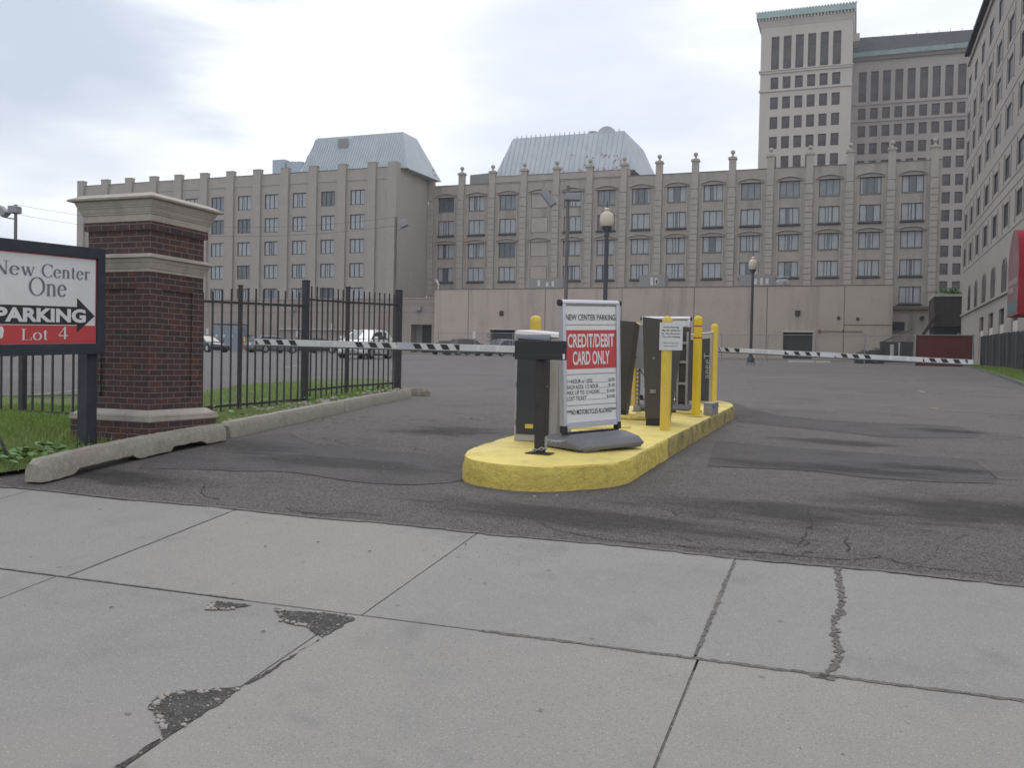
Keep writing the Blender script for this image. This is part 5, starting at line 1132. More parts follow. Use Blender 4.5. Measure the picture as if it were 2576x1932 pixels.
# mansard
def mansard(root, base, top, Yb, Yt, Zb, Zt, Yb2, Yt2, mt, nrib, spikes, name='mansard_roof'):
    O = Vector(root.location); mb = MB(); T = lambda x, y, z: (x-O.x, y-O.y, z-O.z)
    b = [T(base[0], Yb, Zb), T(base[1], Yb, Zb), T(base[1]+.4, Yb2, Zb), T(base[0], Yb2, Zb)]; t_ = [T(top[0], Yt, Zt), T(top[1], Yt, Zt), T(top[1]+.1, Yt2, Zt), T(top[0], Yt2, Zt)]
    mb.hexa(b, t_)
    F0, F1, F2, F3 = map(Vector, (b[0], b[1], t_[1], t_[0])); nrm = (F1-F0).cross(F3-F0).normalized()
    if nrm.y > 0: nrm = -nrm
    xa, xb = F3.x+.15, F2.x-.15
    rb = MB()
    allx = np.linspace(F0.x+.1, F1.x-.1, nrib)
    for i, x in enumerate(allx):
        # straight ribs clipped to the trapezoid
        kt = 1.0
        if x < F3.x: kt = (x-F0.x)/(F3.x-F0.x)
        if x > F2.x: kt = (F1.x-x)/(F1.x-F2.x)
        lo = Vector((x, F0.y, F0.z)); hi = Vector((x, F0.y+(F3.y-F0.y)*kt, F0.z+(F3.z-F0.z)*kt)); d = hi-lo
        if d.length < .3: continue
        rb.obox((lo+hi)/2+nrm*.03, d.normalized(), (1, 0, 0), nrm, d.length/2, .035, .05)
        if spikes and kt >= 1: rb.box(x-.04, x+.04, hi.y-.05, hi.y+.05, hi.z, hi.z+.28)
    m_ = mb.build(name, mt, root); rb.build('standing_seam', mt, m_)
    c = MB(); c.box(F0.x-.1, F1.x+.1, F0.y-.16, F0.y+.05, F0.z-.12, F0.z+.04); c.build('eave_gutter', m_groove, m_)
    return m_, (F0, F1, F2, F3, nrm)
mm, (F0, F1, F2, F3, nrm) = mansard(hot, (-40.5, -23.6), (-39.1, -25.5), 101, 103.5, 21.95, 27.1, 115.5, 113.4, m_metalroof2, 29, True)
rs = MB()
for i in range(34):
    k = random.random()**1.8*.5; x = F1.x-1.5-abs(random.gauss(0, .36))*10; 
    if x < F0.x+3: continue
    c = Vector((x, F0.y+(F3.y-F0.y)*k, F0.z+(F3.z-F0.z)*k))+nrm*.012; upv = (F3-F0); upv = Vector((0, upv.y, upv.z)).normalized(); w = random.uniform(.04, .16); h = random.uniform(.12, .5)
    rs.add([c+Vector((-w, 0, 0)), c+Vector((w*.6, 0, 0))+upv*h*.2, c+Vector((w, 0, 0))+upv*h, c+Vector((-w*.5, 0, 0))+upv*h*.8], [(0, 1, 2, 3)])
ro_ = rs.build('rust_patches', m_rust, mm, fixn=False)
dm = MB(); zt_ = 27.1; dm.prism([(-27.6+1.05*math.cos(a)-O.x, zt_-.3+.95*math.sin(a)-O.z) for a in np.linspace(0, math.pi, 16)], lambda p, k: (p[0], 3.4+3*k, p[1])); dm.build('barrel_dormer', m_metalroof2, mm)
v_ = MB(); v_.lathe((-29.9-O.x, 6, zt_-O.z), [(.25, 0), (.25, .6), (.6, .6), (.55, .75), (.05, .85)], 14); v_.build('roof_vent', m_flood, mm)

# ---- left wing
WY = 92.0
wg = thing('hotel_wing', 'plain stucco hotel wing with flat pilasters and small square parapet blocks, behind the fence', 'building', (-72, WY, 1.0)); O = Vector(wg.location)
wc = [-53.62-3.87*k for k in range(11)]; wr = [(17.83, 19.55), (15.05, 16.75), (12.32, 13.98), (9.55, 11.2), (6.99, 8.4)]
holes = [(c-.93, a, c+.93, b) for c in wc for a, b in wr]
mb = MB(); X0, X1 = -94.9, -48.55
facade(mb, (X0, X1), (6.5, 21.9), holes, lambda u, z, d: (u-O.x, d, z-O.z), .24)
mb.add([(X1-O.x, 0, 5.5), (X1-O.x, 8.0, 5.5), (X1-O.x, 8.0, 20.9), (X1-O.x, 0, 20.9)], [(0, 1, 2, 3)]); mb.add([(X0-O.x, 0, 5.5), (X0-O.x, 14, 5.5), (X0-O.x, 14, 20.9), (X0-O.x, 0, 20.9)], [(0, 3, 2, 1)])
mb.add([(X0-O.x, 0, 20.9), (X1-O.x, 0, 20.9), (X1-O.x, 8, 20.9), (X0-O.x, 14, 20.9)], [(0, 1, 2, 3)]); mb.build('wall', m_wing, wg, fixn=False)
MB().box(X0-O.x, X1-O.x+.02, -.05, .3, 20.902, 20.96).build('parapet_coping', m_groove, wg)
MB().box(X0-O.x, X1-O.x, -.06, -.0, 19.6, 19.9).build('parapet_band', m_wing, wg)
pp_ = MB().box(-.52, .52, -.30, .3, 6.0, 22.45).box(-.56, .56, -.34, .34, 22.451, 22.55); po = pp_.build('pilaster', m_wing, wg); ppm = po.data; bpy.data.objects.remove(po)
for k in range(12): inst(ppm, 'pilaster', wg, (-51.75-3.87*k+.06-O.x if k < 11 else -94.35-O.x, 0, -O.z))
MB().box(X1-1.1-O.x, X1-O.x+.03, -.30, .7, 5.0, 21.45).build('corner_pilaster', m_wing, wg)
ws = ['shut', 'shut', 'slit', 'pale', 'shut', 'gap']
for i, c in enumerate(wc):
    for r, (a, b) in enumerate(wr):
        st = 'dark' if (i, r) in ((1, 0), (1, 4), (4, 1), (4, 3), (5, 1)) else rr.choice(ws)
        add_window(wg, (c-.93, WY, a), O, w=1.86, h=round(b-a, 2), style='three', curt=st, frame_t=.09)
ml, _ = mansard(wg, (-62.2, -47.8), (-61.4, -49.8), 93, 95.5, 21.88, 26.7, 101.2, 98.9, m_metalroof, 44, False)
MB().box(-57.9-O.x, -56.6-O.x, 2.6, 2.75, 24.0, 25.2).build('roof_hatch', m_grey, ml)
u_ = MB(); u_.box(-66.3-O.x, -64.6-O.x, 1.6, 3.5, 20.9, 23.0); u_.box(-64.5-O.x, -62.2-O.x, 1.8, 3.2, 20.9, 22.6); u_.cyl((-64-O.x, 2.5, 22.6), (-64-O.x, 2.5, 22.8), .5, n=14); u_.cyl((-63-O.x, 2.5, 22.6), (-63-O.x, 2.5, 22.75), .45, n=14)
tag(u_.build('air_handler', mat('pale_blue_unit', (.36, .43, .50), .5), org=(0, 0, 0)), 'pale blue rooftop air handler with round fans on the hotel wing roof', 'air handler').location = O
# side-wall floodlight and services
# ---- podium
pod = thing('podium', 'low stucco podium with grooved parapet and a recessed doorway below the hotel wing', 'building', (-70, 90.5, .8)); O = Vector(pod.location)
mb = MB(); facade(mb, (-110, -42.72), (.2, 6.97), [(-45.76, .2, -43.25, 4.12)], lambda u, z, d: (u-O.x, d, z-O.z), 1.3)
mb.add([(-110-O.x, 0, 6.17), (-42.72-O.x, 0, 6.17), (-42.72-O.x, 9.5, 6.17), (-110-O.x, 9.5, 6.17)], [(0, 1, 2, 3)]); mb.add([(-42.72-O.x, 0, -.6), (-42.72-O.x, 9.5, -.6), (-42.72-O.x, 9.5, 6.17), (-42.72-O.x, 0, 6.17)], [(0, 1, 2, 3)]); mb.build('wall', m_pod, pod, fixn=False)
c = MB()
for z in (6.42, 6.2, 5.45): c.box(-110-O.x, -42.72-O.x, -.012, .003, z-.02-.8, z+.02-.8)
c.build('wall_groove', m_groove, pod)
MB().box(-110-O.x, -42.72-O.x, -.08, .2, 6.171, 6.24).build('parapet_coping', mat('pale_coping', (.42, .37, .33), .8), pod)
MB().box(-45.0-O.x, -43.25-O.x, 1.28, 1.31, -.6, 3.32).build('door', m_dark, pod)
MB().box(-45.76-O.x, -45.0-O.x, 1.25, 1.3, -.6, 3.32).build('door_jamb_panel', m_grey, pod)
for px, y, lab in ((1055, 776, 'small square floodlight fixed to the podium wall above the recessed doorway'), (739, 778, 'small square floodlight on the podium wall seen through the fence pickets')):
    p = atY(px, y, 90.5); c = MB(); c.box(-.28, .28, -.35, -.02, -.22, .22); c.box(-.22, .22, -.37, -.352, -.16, .16)
    o = c.build('wall_floodlight', m_flood, org=(0, 0, 0)); o.location = tuple(map(float, p)); tag(o, lab, 'floodlight')
c = MB(); a_, b_ = atY(700, 829, 90.3), atY(870, 832, 90.3); c.box(0, float(b_[0]-a_[0]), -.05, .15, 0, .09); o = c.build('wall_pipe', m_pvc); o.location = tuple(map(float, a_)); tag(o, 'long white pipe along the podium wall behind the white car', 'pipe')
for px, y in ((522, 834), (748, 840), (836, 821), (1048+145, 842)):
    Yq = 90.4 if px < 1100 else 65.9
    p = atY(px, y, Yq); s_ = 1 if px < 1100 else .72; c = MB(); c.box(-.18*s_, .18*s_, -.02, .0, -.38*s_, .38*s_); o = c.build('wall_notice', m_paper); o.location = tuple(map(float, p))
    tag(o, {522: 'small white notice on the podium wall left of the blue-grey utility cabinets', 748: 'small white notice on the podium wall above the silver car bonnet', 836: 'small white notice on the podium wall just left of the white car roof', 1193: 'small white notice hung on the chain-link fence above the black sedan'}[px], 'notice')
# ---- garage wall
ga = thing('garage', 'long pink-beige stucco garage block with two dark openings in front of the hotel', 'building', (-20, 90, .8)); O = Vector(ga.location)
mb = MB(); facade(mb, (-42.7, 3.14), (.2, 7.86), [(-36.17, .2, -33.42, 3.58), (-6.37, .2, -3.72, 3.53)], lambda u, z, d: (u-O.x, d, z-O.z), 1.0)
zt2 = 7.06
mb.add([(-42.7-O.x, 0, zt2), (3.14-O.x, 0, zt2), (3.14-O.x, 9.95, zt2), (-42.7-O.x, 9.95, zt2)], [(0, 1, 2, 3)]); mb.add([(3.14-O.x, 0, -.6), (3.14-O.x, 9.95, -.6), (3.14-O.x, 9.95, zt2), (3.14-O.x, 0, zt2)], [(0, 1, 2, 3)]); mb.add([(-42.7-O.x, 0, -.6), (-42.7-O.x, .5, -.6), (-42.7-O.x, .5, zt2), (-42.7-O.x, 0, zt2)], [(0, 1, 2, 3)])
mb.build('wall', m_pink, ga, fixn=False)
c = MB()
for x in (-38.72, -30.1, -22.0, -14.8, -7.9, -1.0): c.box(x-.035-O.x, x+.035-O.x, -.012, .004, -.5, zt2-.05)
c.build('control_joint', m_groove, ga)
c = MB(); x = -42.7
while x < 3.1:
    w = random.uniform(1.5, 4); x2 = min(3.14, x+w); c.box(x-O.x, x2-O.x-.01, -.05, .25, zt2+.002, zt2+.05+random.uniform(0, .03)); x = x2
c.build('parapet_coping', m_groove, ga)
for a, b in ((-36.17, -33.42), (-6.37, -3.72)):
    MB().box(a-O.x, b-O.x, .99, 1.02, -.6, 2.78).build('roller_door', m_dark, ga); MB().box(a-.05-O.x, b+.05-O.x, -.06, .02, 2.73 if a > -10 else 2.78, 2.86).build('lintel', m_pvc, ga)
MB().box(-1.0-O.x, 3.10-O.x, -.04, .003, 3.40, 3.47).build('wall_groove', m_groove, ga)
c = MB(); c.cyl((-3.1-O.x, -.1, 2.83), (.6-O.x, -.1, 2.83), .035, n=6); c.cyl((-3.12-O.x, -.16, 2.83), (-3.12-O.x, -.02, 2.83), .16, n=10); c.build('red_pipe', mat('faded_red_pipe', (.22, .09, .075), .7), ga)
c = MB()
for px, y, s_ in ((1264, 788, .3), (2009, 788, .32), (2111, 800, .16), (2159, 802, .17), (2122, 832, .1)):
    p = atY(px, y, 90); c.box(float(p[0])-s_-O.x, float(p[0])+s_*.4-O.x, -.12, -.001, float(p[2])-s_*.8-O.z, float(p[2])+s_*.8-O.z)
c.build('wall_bracket', m_brown, ga)
p = atY(1224, 850, 89.97); text('5', m_grey, (float(p[0])-O.x, -.02, float(p[2])-.4-O.z), (1, 0, 0), (0, 0, 1), None, .9, .02, ga)
# rooftop units on the garage
def rooftop(px0, px1, y0, y1, Y, lab, grp='grey rooftop units on the garage roof'):
    a = atY(px0, y1, Y); b = atY(px1, y0, Y); w = float(b[0]-a[0]); h = float(b[2])-7.9
    t = thing('rooftop_unit', lab, 'rooftop unit', (float(a[0]), Y, 7.88), grp)
    MB().box(0, w, 0, 1.6, .0, h).build('casing', m_grey, t, bevel=.02)
    for i in range(3):
        q = random.uniform(.15, .8)*w; MB().box(q-.14, q+.14, -.02, -.002, h*random.uniform(.3, .5), h*random.uniform(.65, .85)).build('patch_panel', m_pvc, t)
    MB().box(w*.45-.22, w*.45+.22, -.25, -.003, .25, .32).build('bracket_shelf', m_galv, t)
rooftop(1330, 1417, 698, 728, 93, 'grey rooftop unit left of the thin light pole, low behind the garage parapet')
rooftop(1608, 1674, 690, 725, 93, 'grey rooftop unit on the middle of the garage roof with a protruding shelf')
rooftop(1858, 1950, 690, 722, 93, 'grey rooftop unit behind the smaller globe lamp')
p = atY(1968, 716, 92); o = MB().lathe((0, 0, -.35), [(.55, 0), (.75, .25), (.75, .55), (.55, .75), (.5, .9), (.62, .92), (.6, 1.08), (.05, 1.12)], 18).build('exhaust_fan', m_galv, smooth=True); o.location = tuple(map(float, p)); o.location.z = 8.25; tag(o, 'round ribbed metal exhaust fan on the right part of the garage roof', 'fan')
p = atY(1100, 716, 90.4); c = MB(); c.obox((0, 0, .3), (.45, 0, -.9), (1, 0, 0), (0, 1, 0), .35, .10, .1); c.box(.08, .18, -.05, .05, -.5, .1); o = c.build('security_floodlight', m_pvc); o.location = tuple(map(float, p)); tag(o, 'white tilted floodlight on the left corner of the garage parapet', 'floodlight')

# ---- tower and its rear wing
TY = 185.0; sT = TY/160.0
tw = thing('office_tower', 'tall limestone office tower with green copper cornice rising behind the hotel', 'building', (-10, TY, 2.0)); O = Vector(tw.location)
tx = [(-14.44+1.953*k)*sT for k in range(6)]; tw_w = 1.47
trows = [(50.25*sT, 55.78*sT)]+[(46.95*sT, 49.02*sT)]+[((45.7-3.31*k-2.03)*sT, (45.7-3.31*k)*sT) for k in range(5)]
Xa, Xb = -16.15*sT, -1.66*sT
holes = [(x, a, x+tw_w, b) for x in tx for a, b in trows]
mb = MB(); facade(mb, (Xa, Xb), (2, 58.0*sT), holes, lambda u, z, d: (u-O.x, d, z-O.z), .5)
mb.add([(Xb-O.x, 0, 0), (Xb-O.x, 40, 0), (Xb-O.x, 40, 58*sT-2), (Xb-O.x, 0, 58*sT-2)], [(0, 1, 2, 3)]); mb.add([(Xa-O.x, 0, 0), (Xa-O.x, 40, 0), (Xa-O.x, 40, 58*sT-2), (Xa-O.x, 0, 58*sT-2)], [(0, 3, 2, 1)]); mb.build('wall', m_tower, tw, fixn=False)
c = MB(); ov = .9
z0_, z1_, z2_ = 57.4*sT-2, 58.5*sT-2, 59.3*sT-2
c.hexa([(Xa-O.x-.05, -.05, z0_), (Xb-O.x+.05, -.05, z0_), (Xb-O.x+.05, 40, z0_), (Xa-O.x-.05, 40, z0_)], [(Xa-O.x-ov*.6, -ov*.6, z1_), (Xb-O.x+ov*.4, -ov*.6, z1_), (Xb-O.x+ov*.4, 40, z1_), (Xa-O.x-ov*.6, 40, z1_)]); c.build('cornice_cove', m_tower, tw)
c = MB()
for i in range(30): x = Xa-O.x-.3+(Xb-Xa+.6)*i/29; c.box(x-.14, x+.14, -ov*.85, -.2, z1_-.15, z1_+.35)
c.build('dentil_course', m_tower, tw)
c = MB(); c.box(Xa-O.x-ov, Xb-O.x+ov*.6, -ov, 40, z1_+.352, z2_+.5)
for i in range(34): x = Xa-O.x-ov+(Xb-Xa+1.5*ov)*i/33; c.lathe((x, -ov, z2_+.5), [(.16, 0), (.20, .12), (.02, .32)], 6)
c.build('copper_cornice', m_copper, tw)
c = MB()
for z in (49.95*sT-2, 46.9*sT-2): c.box(Xa-O.x-.2, Xb-O.x+.2, -.25, .2, z-.35, z+.08)
c.box(Xa-O.x-.3, Xb-O.x+.3, -.4, .2, 49.95*sT-2+.081, 49.95*sT-2+.28); c.build('belt_course', m_tower, tw)
nwin = 0
for i, x in enumerate(tx):
    for r, (a, b) in enumerate(trows): add_window(tw, (x, TY, a), O, w=tw_w, h=round(b-a, 2), style='tall' if r == 0 else 'two', curt='dark', gl=m_tglass, dep=.45, frame_t=.10); nwin += 1
wY = 199.0; sW = wY/180.0
vx = [(-.60+2.056*k)*sW for k in range(9)]; vr = [(49.2*sW, 54.68*sW), (46.0*sW, 48.03*sW)]+[((44.84-3.17*k-2.03)*sW, (44.84-3.17*k)*sW) for k in range(10)]
Xc_, Xd = Xb-1.0, 26.0
vis = lambda i, r: r < 5 or i >= 7
holes = [(x, a, x+1.46, b) for i, x in enumerate(vx) for r, (a, b) in enumerate(vr) if vis(i, r)]
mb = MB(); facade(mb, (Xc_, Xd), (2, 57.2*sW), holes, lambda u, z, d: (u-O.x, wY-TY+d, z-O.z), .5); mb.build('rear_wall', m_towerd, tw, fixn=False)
rest = MB()
for i, x in enumerate(vx):
    for r, (a, b) in enumerate(vr):
        if not vis(i, r): continue
        if nwin < 100: add_window(tw, (x, wY, a), O, w=1.46, h=round(b-a, 2), style='tall' if r == 0 else 'two', curt='dark', gl=m_tglass, dep=.45, frame_t=.10); nwin += 1
        else:
            q = wY-TY+.42; rest.add([(x-O.x, q, a-O.z), (x+1.46-O.x, q, a-O.z), (x+1.46-O.x, q, b-O.z), (x-O.x, q, b-O.z)], [(0, 1, 2, 3)], 0); rest.box(x-O.x, x+1.46-O.x, q-.06, q-.003, (a+b)/2-.06-O.z, (a+b)/2+.06-O.z, 1)
rest.build('lower_windows', [m_tglass, m_frame], tw, fixn=False)['kind'] = 'stuff'
c = MB(); dY = wY-TY
for z in (48.85*sW-2, 45.75*sW-2): c.box(Xc_-O.x, Xd-O.x, dY-.25, dY, z-.3, z+.06)
c.build('belt_course', m_towerd, tw)
c = MB(); c.box(Xc_-O.x, Xd-O.x, dY-.9, dY+.3, 57.25*sW-2, 58.1*sW-2); c.build('copper_cornice', mat('dark_mottled_copper', (.17, .235, .235), .7, noise=[(.6, (.24, .31, .30), .4, .65), (3, (.12, .15, .16), .5, .75)]), tw)
MB().box(Xc_-O.x, Xd-O.x, dY-.5, dY+.3, 56.6*sW-2, 57.25*sW-2-.001).build('dentil_course', m_groove, tw)
c = MB(); c.hexa([(Xc_-O.x, dY-.6, 58.1*sW-2+.001), (Xd-O.x, dY-.6, 58.1*sW-2+.001), (Xd-O.x, dY+14, 58.3*sW-2), (Xc_-O.x, dY+14, 58.3*sW-2)], [(Xc_-O.x, dY+5, 68.2-2+1.0), (Xd-O.x, dY+5, 67.4-2+1.0), (Xd-O.x, dY+9, 67.4-2+1), (Xc_-O.x, dY+9, 68.2-2+1)]); sr = c.build('slate_roof', m_slate, tw)
c = MB(); zr_ = 67.2
for i in range(12): x = Xc_-O.x+.5+i*2.1; c.cyl((x, dY+7, zr_-2+1), (x, dY+7, zr_-.2+.9), .05, n=5)
for z in (.35, .75): c.cyl((Xc_-O.x, dY+7, zr_-1+z), (Xc_+24-O.x, dY+7, zr_-1+z), .04, n=5)
c.build('roof_railing', m_flood, sr)
for x in (4.6, 15.2): MB().prism([(x-O.x-1.2, 0), (x-O.x-1.0, .55), (x-O.x-.7, .75), (x-O.x+.9, .75), (x-O.x+1.2, .5), (x-O.x+1.3, 0)], lambda p, k: (p[0], dY+6+1.5*k, zr_-1+p[1])).build('roof_ventilator', m_flood, sr)
MB().lathe((5.6-O.x, dY+1.6, 61.8), [(.5, 0), (.5, .6), (.65, .7), (.4, 1.1), (.02, 1.2)], 10).build('roof_cowl', m_pvc, sr)
MB().box(Xb-O.x, Xb-O.x+1.2, 8, 12, 52.2*sT-2+4.5, 53.5*sT-2+4.5).build('side_bay', m_tower, tw)

# ---- right office block
RX = 8.0
rb_ = thing('office_block', 'pale limestone office block with arched first floor windows along the right edge', 'building', (RX, 60, .5)); O = Vector(rb_.location)
yc = [50.6, 55.2, 59.8, 64.4, 68.7, 73.0, 77.05, 80.85]; rws = [(8.52, 9.9), (11.28, 12.6), (14.27, 15.6), (16.97, 18.4), (19.33, 20.7), (22.1, 23.5)]
holes = []
pl_ = lambda u, z, d: (d, -u-O.y, z-O.z)      # u = -Y so that u grows to the viewer's right
wW = 2.1
for i, y in enumerate(yc):
    w_i = wW if i < 5 else 1.75
    for a, b in rws: holes.append((-y-w_i/2, a, -y+w_i/2, b))
gop = [(60.4, 2.1), (64.9, 2.1), (69.4, 2.1), (55.6, 2.2), (51.2, 2.2)]
for y, w_i in gop: holes.append((-y-w_i/2, .95, -y+w_i/2, 3.82))
mb = MB(); facade(mb, (-82.0, -30), (-1.0, 25.45), holes, pl_, .16)
mb.add([(0, 82-O.y, -1.5), (18, 82-O.y, -1.5), (18, 82-O.y, 24.95), (0, 82-O.y, 24.95)], [(0, 1, 2, 3)]); mb.add([(0, 30-O.y, -1.5), (18, 30-O.y, -1.5), (18, 30-O.y, 24.95), (0, 30-O.y, 24.95)], [(0, 1, 2, 3)]); mb.add([(0, 30-O.y, 24.95), (18, 30-O.y, 24.95), (18, 82-O.y, 24.95), (0, 82-O.y, 24.95)], [(0, 1, 2, 3)])
mb.build('wall', m_right, rb_, fixn=False)
for i, y in enumerate(yc):
    w_i = wW if i < 5 else 1.75
    for a, b in rws: add_window(rb_, (RX, y+w_i/2, a), O, w=w_i, h=round(b-a, 2), style='plain', curt='dark', axis='x', dep=.11, gl=m_glass3)
# arched heads over the first-floor windows: dark half-discs set 0.3 m deep read through a spandrel ring
for i, y in enumerate(yc[:7]):
    w_i = (wW if i < 5 else 1.75)-.16; r = w_i/2
    c = MB(); hp_ = [(y-O.y+r*math.cos(a), 5.9-O.z+.78*math.sin(a)) for a in np.linspace(0, math.pi, 16)]
    full = hp_+[(y-O.y-r, 4.72-O.z), (y-O.y+r, 4.72-O.z)]
    c.prism(full, lambda p, k: (-.014+.02*k, p[0], p[1])); aw = c.build('arched_window', m_frame, rb_)
    c = MB(); c.add([(-.018, y-O.y+(p[0]-y+O.y)*.90, 5.3-O.z+(p[1]-5.3+O.z)*.95) for p in full], [tuple(range(len(full)))]); c.build('pane', m_glass3, aw, fixn=False)
    c = MB(); ou = [(y-O.y+(r+.14)*math.cos(a), 5.9-O.z+(.78+.14)*math.sin(a)) for a in np.linspace(0, math.pi, 16)]
    c.add([(-.05, *p) for p in hp_+ou], [(j, j+1, 17+j, 16+j) for j in range(15)]); c.build('arch_moulding', m_right, aw, fixn=False)
c = MB()
for z in (8.05, 10.35, 10.95, 13.2, 16.2, 18.95, 21.4): c.box(-.012, .003, 30-O.y, 82-O.y, z-O.z-.03, z-O.z+.03)
c.build('stone_joint', m_groove, rb_)
c = MB()
for z, h, pj in ((4.55, .14, .12), (24.6, .16, .15)): c.box(-pj, .002, 30-O.y, 82-O.y, z-O.z, z-O.z+h)
c.build('string_course', m_right, rb_); MB().box(-.35, .5, 29.8-O.y, 82.1-O.y, 24.951, 25.25).build('roof_gutter', m_slate, rb_)
MB().box(-.10, .002, 30-O.y, 82-O.y, -1.5, .46).build('plinth', m_right, rb_)
wpo = MB().box(-.05, .001, -.09, .09, 0, 1.8).build('window_pilaster', m_right, rb_); wpm = wpo.data; bpy.data.objects.remove(wpo)
for i, y in enumerate(yc):
    w_i = wW if i < 5 else 1.75
    for s in (-1, 1):
        for z0_ in (8.3, 11.15, 14.1, 16.85, 19.2): inst(wpm, 'window_pilaster', rb_, (0, y+s*(w_i/2+.22)-O.y, z0_-O.z))
c = MB()
for y, w_i in gop: c.box(.08, .10, y-w_i/2-O.y, y+w_i/2-O.y, .9-O.z, 2.9-O.z)
c.build('white_infill_panel', m_pvc, rb_); c = MB()
for y, w_i in gop: c.box(.145, .155, y-w_i/2-O.y, y+w_i/2-O.y, .9-O.z, 3.82-O.z)
c.build('recess_back', m_dark, rb_)
# red awning
AX = 7.0; t = thing('awning', 'large red fabric awning with faded lettering on the office block wall', 'awning', (RX-.03, 49.4, 3.0)); O = Vector(t.location)
yA, yB = 47.9, 51.0; zpk = float(atX(2547, 583, AX)[2]); zbo = float(atX(2530, 800, AX)[2]); zsp = zbo+(zpk-zbo)*.55
prof = [(0, zbo), (0, zsp)]+[((1-math.cos(a))*1.0, zsp+(zpk-zsp)*math.sin(a)) for a in np.linspace(0, math.pi/2, 9)][1:]
mid = (yA+yB)/2; hf = (yB-yA)/2
fp = [(mid+hf*math.cos(a), zsp+(zpk-zsp)*math.sin(a)) for a in np.linspace(math.pi, 0, 17)]
fr_ = [(yA, zbo)]+fp+[(yB, zbo)]
c = MB(); c.add([(AX-O.x, y-O.y, z-O.z) for y, z in fr_], [tuple(range(len(fr_)))]); fo = c.build('front_panel', m_awnf, t, fixn=False)  # front panel a darker, greyer red than the canopy
c = MB(); k_ = len(fr_); c.add([(AX-O.x, y-O.y, z-O.z) for y, z in fr_]+[(RX-.03-O.x, y-O.y, z-O.z) for y, z in fr_], [(i, i+1, k_+i+1, k_+i) for i in range(k_-1)]+[(k_-1, 0, k_, 2*k_-1)]); c.build('canopy', m_awn, t)
c = MB(); rq = random.Random(3)
for z, n_, h in ((zbo+(zpk-zbo)*.36, 7, .30), (zbo+(zpk-zbo)*.27, 4, .30)):
    y = yB-.35
    for i in range(n_): w = rq.uniform(.18, .32); c.box(AX-O.x-.012, AX-O.x-.004, y-w-O.y, y-O.y, z-O.z, z+h*rq.uniform(.8, 1)-O.z); y -= w+.10
c.build('faded_lettering', mat('faded_print', (.33, .27, .27), .8), fo)
c = MB(); c.box(AX-O.x-.011, AX-O.x-.003, yA+.1-O.y, yB-.1-O.y, zbo+.15-O.z, zbo+(zpk-zbo)*.17-O.z); c.build('printed_band', m_teal, fo)
# ---- loading dock enclosure
DY = 84.0; a = atY(2348, 845, DY); b = atY(2424, 738, DY)
t = thing('loading_dock', 'dark timber-clad loading dock enclosure with slanted brace between the hotel and office block', 'building', (float(a[0]), DY, .9)); w = float(b[0]-a[0]); h = float(b[2])-.9
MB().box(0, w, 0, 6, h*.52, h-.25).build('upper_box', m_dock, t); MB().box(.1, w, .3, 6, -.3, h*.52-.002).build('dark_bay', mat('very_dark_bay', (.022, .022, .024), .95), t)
MB().box(-.05, w, -.15, 6, h-.249, h-.05).build('roof_edge', m_stone, t)
p0_, p1_ = atY(2356, 790, DY-.4), atY(2322, 842, DY-.4); c = MB(); c.obox(((p0_+p1_)/2-np.array(t.location)), (p1_-p0_), (0, 1, 0), np.cross(p1_-p0_, (0, 1, 0)), .5, .10, .09); 
c = MB(); c.cyl(tuple(p0_-np.array(t.location)), tuple(p1_-np.array(t.location)), .13, n=6); c.build('brace', m_dock, t)
c = MB()
for px in (2411, 2427): q = atY(px, 830, DY-.1); c.box(float(q[0]-a[0])-.06, float(q[0]-a[0])+.06, -.2, -.05, -.2, 2.4)
c.build('bay_post', m_galv, t)
c = MB()
for k in range(120):
    x = w*.60+random.gauss(0, .35); z = h-.05+abs(random.gauss(0, .22)); y = random.uniform(.2, 1.2); d_ = Vector((random.uniform(-1, 1), random.uniform(-1, 1), random.uniform(-1, 1))).normalized(); u = d_.orthogonal()*.09; v = d_.cross(u); C = Vector((x, y, z)); c.add([C-u-v, C+u-v, C+u+v, C-u+v], [(0, 1, 2, 3)])
o = c.build('shrub', m_weed, fixn=False); o.location = t.location; tag(o, 'small green shrub growing on top of the dark loading dock enclosure', 'shrub')

# ---- black board fence on the right
FX = 7.2; t = thing('board_fence', 'tall black vertical-board fence along the grass verge beside the office block', 'fence', (FX, 50, g(FX, 50))); O = Vector(t.location)
yend = 62.0; c = MB(); y = yend
while y > 26:
    gz = g(FX, y); c.box(-.02+random.uniform(-.01, .01), .02, y-.145-O.y, y-O.y, gz-.1-O.z, gz+1.86+random.uniform(-.04, .03)-O.z); y -= .15
c.build('boards', m_board, t)
for k in range(13):
    y = yend-.3-2.6*k; gz = g(FX, y); MB().box(-.10, -.025, y-.06-O.y, y+.06-O.y, gz-.1-O.z, gz+1.84-O.z).build('post', mat('grey_fence_post', (.10, .10, .105), .8), t)

